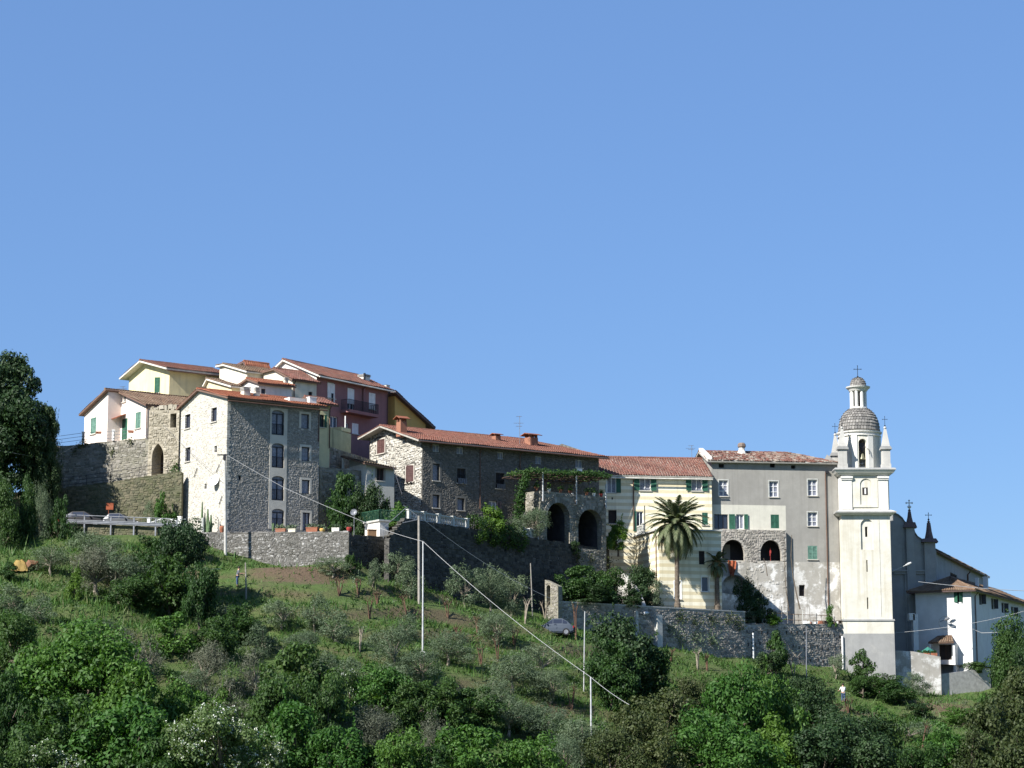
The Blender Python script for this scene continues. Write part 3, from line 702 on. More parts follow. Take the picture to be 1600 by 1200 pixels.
nt.links.new(c, b.inputs['Base Color']); bump(nt, b, noise(nt, 3.5, 8, .75), 1.0, .25)
me.materials.append(m); hs = place(me, 'hillside', kind='structure')
def sheet(name, pts, z, mat, th=.0):
    mb = MB().poly([(p[0], p[1], z if not isinstance(z, list) else z[i]) for i, p in enumerate(pts)]); return part(name, mb, mat, kind='structure')

# ------------------------------------------------------------------ retaining walls and terraces
# wall under the square stone house
M['stone_pot'] = island('stone_pot', [(.1, .095, .088), (.17, .162, .15), (.22, .21, .195), (.13, .125, .115), (.42, .41, .39)], nscale=.3, ncol=(.1, .1, .08), namt=.5)
w0a, w0b = plan(312, 850, 199.5), plan(545, 850, 196.6)
zt0 = Zat(198, 831)
seg_wall('retaining_wall', 'sunlit rubble stone wall with terracotta pots along the top below the square stone house', [w0a, w0b], [Zat(199.5, 834), Zat(196.6, 832)], 13.5, .6, M['mortar_row'], M['stone_pot'], size=(.12, .34), hgt=(.09, .2), proud=(.01, .05), zmin=15.5)
w1a, w1b = w0b, plan(604, 850, 200.0)
seg_wall('retaining_wall', 'short shaded stone wall between the lit pot wall and the grey stair', [w1a, w1b], [Zat(196.6, 838), Zat(200, 841)], 13.0, .6, M['mortar_shaded'], M['stone_shaded'], zmin=15)
W2a, W2b = plan(608, 850, 196.2), plan(952, 858, 221.0)
f2 = Face(W2a, W2b); t632 = f2.t(632, 812)
zt2 = f2.z(t632, 812)
w2m = f2.p(t632, 0)[:2]
seg_wall('retaining_wall', 'long tall retaining wall in deep shade under the balustrade and the two arches', [W2a, w2m, W2b], [Zat(196.2, 843), zt2, Zat(221.0, 860)], 8.5, .55, M['mortar_shaded'], M['stone_shaded'], zmin=11, size=(.25, .6), hgt=(.18, .34))
# garden wall
g0, g1 = plan(870, 950, 208.2), plan(1164, 950, 221.3)
seg_wall('garden_wall', 'long lit stone garden wall below the striped house and the palm', [g0, g1], [Zat(208.2, 941), Zat(221.3, 957)], 7.0, .5, M['mortar_grey'], M['stone_grey'], cope='concrete', zmin=9.5, size=(.2, .5), hgt=(.13, .26))
# pier with a niche, end of the garden wall
fp = Face(plan(851.5, 940, 208.6), plan(872, 940, 207.6))
r_ = fp.rect(854, 914, 860, 945)
pr_ = thing('gate_pier', 'tall narrow stone pier with a small arched niche at the car end of garden wall', 'pier', (fp.A.x, fp.A.y, 11))
mb = MB(); o_ = Op(r_, 'round', depth=.45, back=True); zA, zB = fp.z(0, 906), fp.z(fp.L, 916)
out_ = [(0, 10), (fp.L, 10), (fp.L, zB), (0, zA)]
wall(mb, fp, out_, [o_]); mb.poly([fp.p(0, zA), fp.p(fp.L, zB), fp.p(fp.L, zB, -.6), fp.p(0, zA, -.6)]); mb.poly([fp.p(fp.L, 10), fp.p(fp.L, 10, -.6), fp.p(fp.L, zB, -.6), fp.p(fp.L, zB)]); mb.poly([fp.p(0, 10, -.6), fp.p(0, 10), fp.p(0, zA), fp.p(0, zA, -.6)]); mb.poly([fp.p(fp.L, 10, -.6), fp.p(0, 10, -.6), fp.p(0, zA, -.6), fp.p(fp.L, zB, -.6)])
part('masonry', mb, M['mortar_brown'], pr_); sb = MB(); stones(sb, fp, out_, [o_], size=(.15, .35), hgt=(.1, .2)); part('stone', sb, M['stone_brown'], pr_, kind='stuff')
# wall by the tower
s0, s1 = plan(1163.5, 1000, 221.6), plan(1318, 1000, 228.6)
seg_wall('retaining_wall', 'lit stone wall with drain slots between the garden wall and the bell tower', [s0, s1], [Zat(221.6, 976), Zat(228.6, 977)], 6.0, .6, M['mortar_grey'], M['stone_grey'], zmin=9, size=(.2, .46), hgt=(.14, .26))
fs = Face(s0, s1)
mb = MB()
for i in range(16):
    for j in range(3):
        t = fs.L * (i + .5 + rnd.uniform(-.2, .2)) / 16; z = Zat(225, 1032) + j * 1.25 + rnd.uniform(-.15, .15); mb.fbox(fs, t - .05, t + .05, z, z + .28, .02, .068)
sl_ = part('drain_slot', mb, M['dark_inside'], None); sl_.name = 'drain_slot'
for w_ in [o for o in bpy.data.objects if o.get('label', '').startswith('lit stone wall with drain')]: sl_.parent = w_; sl_.location = -ORG[w_.name]; sl_['kind'] = 'stuff'
# terrace under the white house
e0, e1, e2 = plan(1396, 1040, 229.9), plan(1470, 1040, 230.6), plan(1470, 1040, 233.6)
zE = Zat(230.3, 1026)
tw = seg_wall('terrace_wall', 'blotchy whitewashed terrace wall beneath the green parasol and wooden planters', [plan(1396, 1020, 229.9), plan(1428, 1020, 230.2), e1, e2], [Zat(229.9, 1016), Zat(230.2, 1018), zE, zE], 5.5, .5, M['whitewash'], None)
t0_, t1_ = plan(1471, 1060, 231.0), plan(1548, 1060, 234)
seg_wall('terrace_wall', 'low grey concrete wall running from the whitewashed terrace into the oaks', [t0_, t1_], [Zat(231, 1053), Zat(234, 1044)], 5.0, .35, M['concrete'], None)
# upper walls at the car park end
b0, b1 = plan(64, 720, 213.2), plan(231, 720, 208.6); F_TERR = Face(b0, b1)
seg_wall('terrace_wall', 'tall brownish stone wall carrying the pink and white house above the cars', [b0, b1], [Zat(213.2, 701), Zat(208.6, 686)], 19, .6, M['mortar_brown'], M['stone_brown'], zmin=22.5, size=(.22, .55), hgt=(.14, .3))
mo = seg_wall('ramp_wall', 'dark mossy stone wall with sloping top behind the parked cars', [plan(20, 770, 209), plan(61, 770, 208.5), plan(172, 760, 206.8), plan(274, 750, 205.4), plan(284, 750, 205.3)], [Zat(209, 772), Zat(208.5, 768), Zat(206.8, 755), Zat(205.4, 738), Zat(205.3, 738)], 18, .5, M['mortar_moss'], M['stone_moss'], zmin=20, size=(.2, .5), hgt=(.13, .27))
r0, r1 = plan(60, 830, 202.2), plan(292, 830, 200.0)
zr0, zr1 = Zat(202.2, 820), Zat(200.0, 823)
seg_wall('road_wall', 'dark low stone wall beneath the metal guard rail', [r0, r1], [zr0, zr1], 16, .5, M['mortar_moss'], M['stone_moss'], zmin=18.5)
# level ground on the terraces
back = lambda p, dx, dy: (p[0] + dx, p[1] + dy)
sheet('road', [back(r0, -9, 0.3), (r0[0], r0[1] + .1), (r1[0], r1[1] + .1), plan(312, 830, 201.5), plan(284, 790, 205.0), plan(20, 790, 208.6), back(plan(20, 790, 208.6), -5, 1)], [zr0 - .15, zr0 - .15, zr1 - .15, zr1 - .15, zr1 - .12, zr0 - .12, zr0 - .12], M['asphalt'])
sheet('upper_terrace', [back(b0, .1, .3), back(b1, 0, .3), plan(236, 700, 222), plan(40, 700, 226)], Zat(208.6, 690), M['paving'])
sheet('ramp', [plan(61, 760, 208.7), plan(172, 760, 207.0), plan(274, 760, 205.8), plan(278, 760, 207.2), plan(231, 760, 208.3), plan(64, 760, 212.8)], [Zat(208.5, 770), Zat(206.8, 758), Zat(205.4, 742), Zat(207, 745), Zat(208, 748), Zat(212.8, 768)], M['paving'])
sheet('stone_terrace', [back(w0a, .2, .4), back(w0b, -.3, .4), back(w1b, -.5, .3), plan(612, 830, 210), plan(500, 830, 212), plan(330, 830, 204)], zt0 - .55, M['paving'])
sheet('main_terrace', [back(w2m, -.1, .5), back(W2b, -.6, .3), plan(958, 850, 230), plan(860, 840, 226), plan(600, 800, 214), plan(598, 815, 204)], [zt2 - .2, Zat(221, 860) - .1, Zat(221, 860) - .1, Zat(221, 860), zt2 - .2, zt2 - .2], M['terrace_soil'])
sheet('garden', [back(g0, .1, .4), back(g1, -.4, .4), plan(1166, 950, 229), plan(960, 950, 225), plan(880, 950, 212)], Zat(214, 950), M['terrace_soil'])
sheet('wall_garden', [back(s0, .2, .4), back(s1, -.3, .4), plan(1318, 980, 232), plan(1164, 980, 229)], Zat(225, 980), M['terrace_soil'])
sheet('church_terrace', [plan(1398, 1030, 230.3), back(e1, -.1, .4), plan(1560, 1030, 238), plan(1560, 1030, 262), plan(1392, 1030, 262)], zE - .7, M['paving'])
# ------------------------------------------------------------------ the square stone house
h = D = House('stone_house', 'square four-storey stone house with orange roof and arched window column', (354, 720, 200.0), 35, (499, 700), (276, 700), 17)
zR = Zat(200, 620); zL = D.LF.z(0, 643); za = D.LF.z(D.LF.t(313, 609), 609); sr = (D.Lv - D.LF.t(313, 609)) / D.Lv
h.gable(zR, zL, sr, za)
for r in ((289, 647.4, 297.4, 669.4), (330, 637, 338.7, 659), (289.4, 699, 297.4, 721)): window(h, h.LF, r, 'dark_paint', depth=.22, nx=1)
for r in ((335, 696.6, 339, 707), (319.4, 755.6, 323, 764)): window(h, h.LF, r, 'dark_paint', depth=.25, nx=1, sill=None)
bandx = (420.5, 447.5)
for (y0, y1) in ((641, 679.7), (692.8, 731), (743.8, 782), (795, 827)):
    window(h, h.RF, (424.3, y0, 443.7, y1), 'dark_paint', depth=.2, kind='arch', rise=.28, nx=2, pane='curtain', sill=None, balc=1.0, fw=.08)
for r in ((470.5, 647, 482.7, 669.4), (471, 698.5, 483.3, 720.3), (471.4, 749.8, 483.6, 771.5)): window(h, h.RF, r, 'dark_paint', nx=1, pane='curtain', sur='surround', sw=.2, sill=None)
window(h, h.RF, (472.5, 801, 484, 829), 'dark_paint', nx=2, pane='curtain', sur='surround', sw=.2, sill=None, name='door')
window(h, h.RF, (372.5, 743.5, 376.5, 750), 'dark_paint', nx=1, sill=None)
t0, t1 = h.RF.t(bandx[0], 740), h.RF.t(bandx[1], 740)
bandop = Op((t0, t1, h.RF.z(t0, 827), h.RF.z(t0, 637)), margin=.01)
mb = MB(); aops = [o for o in h.ops[h.RF] if o.kind == 'arch']; zz0, zz1 = h.RF.z(t0, 826), h.RF.z(t0, 636.5)
class OffFace:
    def __init__(s, f, o): s.f = f; s.o = o
    def p(s, t, z, o=0.0): return s.f.p(t, z, s.o + o)
import copy
ao2 = []
for o in aops:
    q = copy.copy(o); q.depth = .035; ao2.append(q)
wall(mb, OffFace(h.RF, .04), [(t0, zz0), (t1, zz0), (t1, zz1), (t0, zz1)], ao2)
for a in (t0, t1): mb.fbox(h.RF, a - .004, a + .004, zz0, zz1, .002, .04)
aband = mb
extra = Op((t0, t1, zz0, zz1)); extra.margin = .02
mb2, sb2, sb3, mb3 = MB(), MB(), MB(), MB()
for f, o in h.out.items():
    wall(mb3 if f is h.RF else mb2, f, o, h.ops[f])
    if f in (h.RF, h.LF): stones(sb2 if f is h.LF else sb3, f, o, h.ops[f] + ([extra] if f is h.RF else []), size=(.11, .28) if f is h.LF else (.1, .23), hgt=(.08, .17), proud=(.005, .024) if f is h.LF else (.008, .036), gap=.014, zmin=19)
h.wall = part('wall', mb2, M['mortar_cream'], h.root); part('stone', sb2, M['stone_cream'], h.wall, kind='stuff'); w3 = part('long_wall', mb3, M['mortar_mid'], h.root); part('stone', sb3, M['stone_mid'], w3, kind='stuff')  # gable and long wall differ in colour to follow sun and shade
part('window_band', aband, M['surround'], h.root)
# corner stones and the slanting iron ties
mb = MB(); z = 19.0; k = 0
while z < zR - .2:
    hh = rnd.uniform(.14, .3); a, b = rnd.uniform(.16, .42), .3; a *= rnd.uniform(.8, 1.2); b *= rnd.uniform(.8, 1.2)
    p0 = h.pt(a, -.07, 0); q = [h.pt(-.035, -.04, z), h.pt(a, -.04, z), h.pt(a, .1, z), h.pt(-.035, .1, z)]
    q2 = [h.pt(-.07, -.068, z), h.pt(.1, -.068, z), h.pt(.1, b, z), h.pt(-.07, b, z)]
    mb.hexa(q + [p + Vector((0, 0, hh - .03)) for p in q]); z += hh; k += 1
part('quoin', mb, M['stone_cream'], h.root, kind='stuff')
for (x0, y0, x1, y1) in ((309.5, 731, 304.5, 746), (344, 726.5, 338.8, 738), (348.5, 775, 343.5, 788)):
    ta, tb = h.LF.t(x0, y0), h.LF.t(x1, y1); part('iron_tie', MB().tube([h.LF.p(ta, h.LF.z(ta, y0), .09), h.LF.p(tb, h.LF.z(tb, y1), .09)], .035, 5), M['iron'], h.root)
h.gable_roof(M['tile_orange'], M['eave_brown'], ov=.62, og=.35, og2=.5)
vent_chimney(h, 383.5, 604, 616, 13, 3.0); vent_chimney(h, 401, 604, 618, 9, 3.0)
# white verge band under the gable
fL = h.LF; mb = MB(); ap = (h.Lv * (1 - sr), za)
for (p, q) in (((0, zL), ap), (ap, (h.Lv, zR))):
    mb.hexa([fL.p(p[0], p[1] - .30, .06), fL.p(q[0], q[1] - .30, .06), fL.p(q[0], q[1] - .30, .002), fL.p(p[0], p[1] - .30, .002), fL.p(p[0], p[1] - .12, .06), fL.p(q[0], q[1] - .12, .06), fL.p(q[0], q[1] - .12, .002), fL.p(p[0], p[1] - .12, .002)])
part('verge_board', mb, M['eave_white'], h.root)
# roof terrace parapet
c = h.pt(h.at_roof(461, 628, 1.4), 1.4, 0); zz = h.roof_z(1.4)
part('roof_parapet', MB().box((c.x, c.y, zz + .1), (1.7, 1.0, .45), (h.u.x, h.u.y)), M['stucco_pale'], h.root)
c = h.pt(h.at_roof(487, 625, 1.6), 1.6, 0)
part('roof_box', MB().box((c.x, c.y, zz + .3), (.7, .5, .6), (h.u.x, h.u.y)).box((c.x, c.y, zz + .62), (.8, .6, .06), (h.u.x, h.u.y)), M['white_paint'], h.root)
gutter(h, h.pt(-.3, -.68, zR - .45), h.pt(h.Lu + .4, -.68, zR - .45)); downpipe(h, h.RF, 497.5, 640, 690)

# ------------------------------------------------------------------ gate wall with the pointed arch
fg = Face(plan(231.5, 700, 208.4), plan(279, 700, 207.2))
gw = thing('gate_wall', 'rough stone gate wall with a tall dark pointed arch beside the square stone house', 'gate wall', (fg.A.x, fg.A.y, 22))
og = Op(fg.rect(237, 692.5, 255.6, 748), 'pointed', rise=1.5, depth=1.6, margin=.03)
on = Op(fg.rect(266, 646, 275.5, 668), depth=.9, margin=.02)
zt = [fg.z(0, 641), fg.z(fg.L, 641)]; out_ = [(0, 20), (fg.L, 20), (fg.L, zt[1]), (0, zt[0])]
mb = MB(); wall(mb, fg, out_, [og, on]); sb = MB(); stones(sb, fg, out_, [og, on], size=(.18, .45), hgt=(.12, .26), proud=(.015, .07), zmin=22.5)
mb.poly([fg.p(0, zt[0]), fg.p(fg.L, zt[1]), fg.p(fg.L, zt[1], -1.2), fg.p(0, zt[0], -1.2)])
part('masonry', mb, M['mortar_tan'], gw); part('stone', sb, M['stone_tan'], gw, kind='stuff')
bk = MB().poly([fg.p(a, c, -1.6) for a, c in og.path()][::-1]).poly([fg.p(a, c, -.9) for a, c in on.path()][::-1]); part('passage_shade', bk, M['dark_wood'], gw)  # dark sheets close both openings, standing in for the shade behind
mb = MB()
for i in range(26):
    t = rnd.uniform(.2, fg.L - .5); w = rnd.uniform(.2, .5); mb.box((*fg.p(t, 0, -.3)[:2], zt[0] + rnd.uniform(.02, .28)), (w, rnd.uniform(.3, .6), rnd.uniform(.15, .45)), (fg.d.x, fg.d.y))
part('broken_top', mb, M['stone_tan'], gw, kind='stuff')

# ------------------------------------------------------------------ pink and white house on the upper terrace
B = House('cottage', 'low white and pink cottage with green shutters and a brown roof on the terrace', (230, 660, 209.3), 36, 9.0, (128.5, 660), 21)
h = B; tq = h.LF.t(189, 650); vq = h.Lv - tq
Q = h.P0 + h.v * vq; k = Face(Q - h.u * 20, Q); dd = 20 - k.t(168.2, 650)
zR = h.LF.z(h.Lv, 631); zr = h.LF.z(tq, 608); f1 = Face(h.P0 + h.v * h.Lv - h.u * dd, Q - h.u * dd)
f1 = Face(Q - h.u * dd + h.v * (f1.L), Q - h.u * dd); t132 = f1.t(132, 660); f1 = Face((f1.A + f1.d * t132), Q - h.u * dd)
zl = f1.z(0, 645); zr = f1.z(f1.L, 609.5)
fs_ = Face(Q - h.u * dd, Q); f2b = Face(Q, h.P0); h.ops.update({f1: [], fs_: [], f2b: []})
h.zR, h.zr, h.sr, h.zL, h.Lv = zR, zr, .5, zl, h.Lv
h.out = {f1: [(0, h.z0), (f1.L, h.z0), (f1.L, zr), (0, zl)], fs_: [(0, h.z0), (fs_.L, h.z0), (fs_.L, zr), (0, zr)], f2b: [(0, h.z0), (f2b.L, h.z0), (f2b.L, zR), (0, zr)], h.RF: [(0, h.z0), (h.Lu, h.z0), (h.Lu, zR), (0, zR)]}
window(h, f1, (141.6, 652.5, 150.3, 677.8), shut='closed', shm='green_pale'); window(h, f2b, (211.6, 643.7, 220, 669.4), shut='closed', shm='green_pale'); window(h, f2b, (191.5, 616, 196.6, 628), nx=1)
window(h, f2b, (190.5, 654, 199, 687), 'green', nx=2, sill=None, name='door', pane='dark_inside', shut='closed')
h.walls(M['stucco_pink'])
ov = .5; vL = vq + f1.L; kR = (zr - zR) / vq; kL = (zr - zl) / f1.L
roof_plane(h, h.pt(-.45, -ov, zR - ov * kR), h.pt(h.Lu, -ov, zR - ov * kR), h.pt(h.Lu, vq, zr), h.pt(-.45, vq, zr), M['tile_brown'], None)
roof_plane(h, h.pt(h.Lu, vL + ov, zl - ov * kL), h.pt(-dd - .4, vL + ov, zl - ov * kL), h.pt(-dd - .4, vq - .25, zr + .06), h.pt(h.Lu, vq - .25, zr + .06), M['tile_brown'], None)
ridge_tiles(h.tl, h.pt(-dd - .4, vq, zr + .08), h.pt(h.Lu, vq, zr + .08)); h.roof_obj(M['tile_brown'], M['eave_brown'])
ca = f2b.t(178, 648); mb = MB(); z = f2b.z(0, 650)
mb.slab(f2b.p(-.15, z - .35, 1.0), f2b.p(1.05, z - .35, 1.0), f2b.p(1.05, z + .1, .0), f2b.p(-.15, z + .1, .0), .08); part('canopy', mb, M['tile_orange'], h.root)
downpipe(h, f2b, 229.8, 630, 745, r=.05, off=.1)
antenna(192, 604, 616, 214, 'small television antenna above the brown cottage roof')

# ------------------------------------------------------------------ tall lemon house behind it
A = House('tall_house', 'tall lemon house with a pale sunlit gable and one green window', (264.5, 600, 222), 36.5, (367, 600), (201.5, 600), 21)
h = A; zR = Zat(222, 575); zL = h.LF.z(0, 588); za = h.LF.z(h.LF.t(228.5, 565), 565); sr = (h.Lv - h.LF.t(228.5, 565)) / h.Lv
h.gable(zR, zL, sr, za); window(h, h.LF, (242, 590.6, 250, 614), shut='ajar', shm='green', nx=1)
h.walls(M['stucco_lemon']); h.gable_roof(M['tile_red'], M['eave_white'], ov=.75, og=.75, og2=.3)
gutter(h, h.pt(-.7, -.85, zR - .4), h.pt(h.Lu + .3, -.85, zR - .4))

# ------------------------------------------------------------------ the cluster between the lemon house and the burgundy one
def small_house(name, label, c, a, right, left, ye_r, yl, apex, tile, wallm, under='eave_white', z0=18, wins=(), lw=(), ov=.35, og=.3, og2=.3):
    h = House(name, label, c, a, right, left, z0); zR = Zat(h.P0.y, ye_r); zL = h.LF.z(0, yl); ta = h.LF.t(*apex); za = h.LF.z(ta, apex[1])
    h.gable(zR, zL, (h.Lv - ta) / h.Lv, za)
    for w in wins: window(h, h.RF, w[:4], nx=2, shut=w[4] if len(w) > 4 else None, frame=w[5] if len(w) > 5 else 'dark_paint', shm=w[6] if len(w) > 6 else 'green')
    for w in lw: window(h, h.LF, w[:4], nx=2)
    h.walls(M[wallm]); h.gable_roof(M[tile], M[under], ov=ov, og=og, og2=og2); return h
E1 = small_house('small_house', 'small white house with orange roof peeping over the square stone house', (404, 610, 212), 36, (456, 610), (368, 606), 597.5, 608, (389, 592.5), 'tile_orange', 'stucco_pale', 'eave_brown', wins=((408, 607.5, 415, 615.5),))
vent_chimney(E1, 446.5, 589, 600, 7, 1.0, 'stucco_cream')
E4 = small_house('small_house', 'pale lemon house wedged against the burgundy house with a low red roof', (457, 610, 216), 40, (494.5, 610), (412, 590), 592, 582, (431, 577), 'tile_red', 'stucco_cream', 'eave_brown', wins=((482, 612, 488, 620),))
downpipe(E4, E4.RF, 459, 594, 622)
E2 = small_house('small_house', 'cream house with dark brown roof between the lemon house and the burgundy house', (386, 590, 219), 38, (452, 590), (343, 586), 580, 572, (352, 570), 'tile_brown', 'stucco_cream', 'eave_white')
E3 = small_house('small_house', 'farthest small house of the cluster with a reddish gable roof against the sky', (388, 580, 228), 38, (420, 582), (362, 580), 575.5, 576, (384.5, 565.5), 'tile_orange', 'stucco_lemon', 'eave_dark')
E5 = small_house('outbuilding', 'low lemon outbuilding with brown lean-to roof in front of the lemon house', (362, 606, 214), 38, (376, 606), (323, 606), 603, 598, (326, 592.5), 'tile_brown', 'stucco_lemon', 'eave_white')

# ------------------------------------------------------------------ burgundy house
Fh = House('burgundy_house', 'tall burgundy house with white shutters, an iron balcony and a pale gable', (494.7, 600, 219), 54, (606, 640), (430, 585), 17)
h = Fh; zR = Zat(219, 584.5); zL = h.LF.z(0, 577); za = h.LF.z(h.LF.t(445, 563), 563); sr = (h.Lv - h.LF.t(445, 563)) / h.Lv
h.gable(zR, zL, sr, za)
window(h, h.RF, (511.5, 597.5, 523.5, 622), 'white_paint', shut=None, nx=2); window(h, h.RF, (576.5, 614, 586.5, 639.5), shut='closed', shm='white_paint'); window(h, h.RF, (543, 606, 553.5, 641), nx=2, sill=None, name='door')
window(h, h.RF, (515.5, 650.6, 527.5, 668), nx=2); window(h, h.RF, (550, 661.5, 560, 678), shut='closed', shm='white_paint'); window(h, h.RF, (538.5, 661, 544.5, 674), nx=1)
t0, t1 = h.RF.t(512, 603), h.RF.t(523.5, 603); zm0, zm1 = h.RF.z(t0, 613), h.RF.z(t0, 598)
for k in (0, 1): part('shutter', shutter_mb(h.RF, t0 + (t1 - t0) * k / 2, t0 + (t1 - t0) * (k + 1) / 2, zm0, zm1, -.05), M['white_paint'], h.root)
for k in (0, 1): part('shutter', shutter_mb(h.RF, t0 + (t1 - t0) * k / 2, t0 + (t1 - t0) * (k + 1) / 2, zm0 - 1.2, zm0 - .02, -.03, -1 if k == 0 else 1, .0 if k == 0 else .5), M['white_paint'], h.root)
t0, t1 = h.RF.t(543, 620), h.RF.t(553.5, 620)
for k in (0, 1): part('shutter', shutter_mb(h.RF, t0 + (t1 - t0) * k / 2, t0 + (t1 - t0) * (k + 1) / 2, h.RF.z(t0, 630), h.RF.z(t0, 606.5), -.05), M['white_paint'], h.root)
h.out_gable = h.out[h.LF]; gl = h.out.pop(h.LF)
h.walls(M['stucco_burgundy']); mb = MB(); wall(mb, h.LF, gl, []); part('gable_wall', mb, M['stucco_pale'], h.root, 'pale sunlit gable wall')
h.gable_roof(M['tile_red'], M['eave_white'], ov=.55, og=.35, og2=.3)
t0, t1 = h.RF.t(531.5, 640), h.RF.t(579, 640); zb = h.RF.z((t0 + t1) / 2, 645)
mb = MB().fbox(h.RF, t0, t1, zb - .3, zb, .003, 1.1); bal = part('balcony', mb, M['stucco_burgundy'], h.root)
g = MB(); zt = zb + 1.0
g.fbox(h.RF, t0 + .03, t1 - .03, zt - .04, zt, 1.03, 1.07); g.fbox(h.RF, t0 + .03, t0 + .07, zt - .04, zt, .02, 1.03); g.fbox(h.RF, t1 - .07, t1 - .03, zt - .04, zt, .02, 1.03)
for i in range(44): x = t0 + .05 + (t1 - t0 - .1) * i / 43; g.fbox(h.RF, x - .013, x + .013, zb, zt - .04, 1.035, 1.062)
for i in range(7):
    for x in (t0 + .05, t1 - .05): g.fbox(h.RF, x - .013, x + .013, zb, zt - .04, .1 + i * .14, .126 + i * .14)
part('railing', g, M['iron'], bal)
t0, t1 = h.RF.t(532, 660), h.RF.t(568, 660); zq = h.RF.z(t0, 656)
mb = MB()
vent_chimney(h, 569, 585, 594, 15, 2.2, 'stucco_pale'); vent_chimney(h, 603, 602, 607, 10, 1.6, 'stucco_pale')
c = h.pt(h.at_roof(569.5, 590, 1.5), 1.5, 0); part('flue', MB().tube([(c.x, c.y, h.roof_z(1.5) - .2), (c.x, c.y, Zat(c.y, 583))], .11, 8), M['iron'], h.root)
downpipe(h, h.RF, 604.5, 612, 668); downpipe(h, h.RF, 567, 603, 650, 'stucco_burgundy', .12, .12, 0)
gutter(h, h.pt(-.3, -.62, zR - .33), h.pt(h.Lu + .3, -.62, zR - .33), 'eave_white')
# ochre house beyond
G = House('ochre_house', 'ochre yellow house with steep dark roof edge behind the burgundy house', (616.8, 650, 229), 50, (665, 660), (604, 650), 17)
h = G; zt, ze = h.RF.z(0, 616), h.RF.z(h.Lu, 660)
h.out = {h.RF: [(0, 17), (h.Lu, 17), (h.Lu, ze), (0, zt)], h.LF: [(0, 17), (h.Lv, 17), (h.Lv, zt), (0, zt)], h.EF: [(0, 17), (h.Lv, 17), (h.Lv, ze), (0, ze)], h.KF: [(0, 17), (h.Lu, 17), (h.Lu, zt), (0, ze)]}
h.walls(M['stucco_ochre']); s_ = (zt - ze) / h.Lu; o = 1.0
roof_plane(h, h.pt(h.Lu + o, -.5, ze - o * s_ + .04), h.pt(h.Lu + o, h.Lv, ze - o * s_ + .04), h.pt(-.4, h.Lv, zt + .4 * s_ + .04), h.pt(-.4, -.5, zt + .4 * s_ + .04), M['tile_red'], None, .2); h.roof_obj(M['tile_red'], M['eave_dark'])

# ------------------------------------------------------------------ lemon annex and stained parapet beside the stone house
H1 = small_house('annex', 'narrow lemon annex with green shutters squeezed between the stone house and burgundy house', (497, 660, 209), 36, (515.2, 690), (470, 660), 629, 627, (480, 621), 'tile_red', 'stucco_lemon', 'eave_brown', z0=16, wins=((500, 648, 506.5, 667.5, 'open'),), ov=.6, og2=.6)
downpipe(H1, H1.RF, 514.5, 634, 700, r=.055)
fh = Face(plan(515.4, 690, 211.5), plan(548.5, 690, 214.5)); zp = fh.z(0, 668)
hp = thing('garden_parapet', 'stained olive yellow parapet wall on a dark stone base below the burgundy house', 'wall', (fh.A.x, fh.A.y, 18))
mb = MB(); zq = fh.z(0, 701); wall(mb, fh, [(0, zq), (fh.L, zq), (fh.L, zp - .2), (0, zp)]); mb.poly([fh.p(0, zp), fh.p(fh.L, zp - .2), fh.p(fh.L, zp - .2, -.3), fh.p(0, zp, -.3)]); mb.poly([fh.p(fh.L, zq), fh.p(fh.L, zq, -.3), fh.p(fh.L, zp - .2, -.3), fh.p(fh.L, zp - .2)]); part('plaster_face', mb, M['stucco_olive'], hp)
fb = Face(fh.p(-.1, 0, .12)[:2], plan(600, 700, 219)); zz = fb.z(0, 698); mb = MB(); sb = MB(); out_ = [(0, 17), (fb.L, 17), (fb.L, zz - .6), (0, zz)]
wall(mb, fb, out_); mb.poly([fb.p(0, zz), fb.p(fb.L, zz - .6), fb.p(fb.L, zz - .6, -1.5), fb.p(0, zz, -1.5)]); part('stone_base', mb, M['mortar_brown'], hp); stones(sb, fb, out_, zmin=20); part('stone', sb, M['stone_brown'], hp, kind='stuff')
tcap = fh.t(537, 668); mb = MB().fbox(fh, tcap - .3, fh.L, zp - .05, zp + .32, -1.2, -.05); part('parapet_block', mb, M['stucco_lemon'], hp)
p_ = fh.p(fh.t(545, 660), zp + .3, -.4); solo('garden_post', MB().tube([p_, (p_[0], p_[1], Zat(p_[1], 650))], .06, 6), M['white_paint'], 'thin white post standing on the olive yellow parapet', 'post', p_)
# dark stone garden wall behind the shrubs
seg_wall('garden_wall', 'dark shaded stone garden wall behind the bush beside the square stone house', [plan(499.5, 760, 206.0), plan(548, 760, 208.5), plan(575, 760, 210)], [Zat(206, 731), Zat(208.5, 735), Zat(210, 738)], 17, .4, M['mortar_brown'], M['stone_brown'])
# ------------------------------------------------------------------ long stone row house
h = I_ = House('row_house', 'long stone row house with orange roof, tiled chimneys and small attic windows', (659.8, 740, 212.5), 34.5, (936, 760), (577, 730), 15)
zR = Zat(212.5, 686.5); zL = h.LF.z(0, 683); ta = h.LF.t(606, 667); za = h.LF.z(ta, 667); sr = (h.Lv - ta) / h.Lv
h.gable(zR, zL, sr, za)
window(h, h.LF, (589.3, 686.5, 601.3, 708.5), shut='closed', shm='shutter_brown', sur='brick_sur' if 'brick_sur' in M else 'surround', sw=.12)
window(h, h.LF, (634.3, 728, 646.5, 753.5), shut='ajar', shm='shutter_brown', sur='surround', sw=.12)
for r in ((676, 694.5, 686.5, 706), (713.5, 698.5, 724, 709.5), (777.5, 706.5, 786.5, 717.5), (836.5, 713, 846.5, 725)): window(h, h.RF, r, 'concrete_light', nx=2, depth=.15, pane='curtain', sill=None)
window(h, h.RF, (899, 718.5, 910, 731), 'concrete_light', nx=2, depth=.15, pane='curtain')
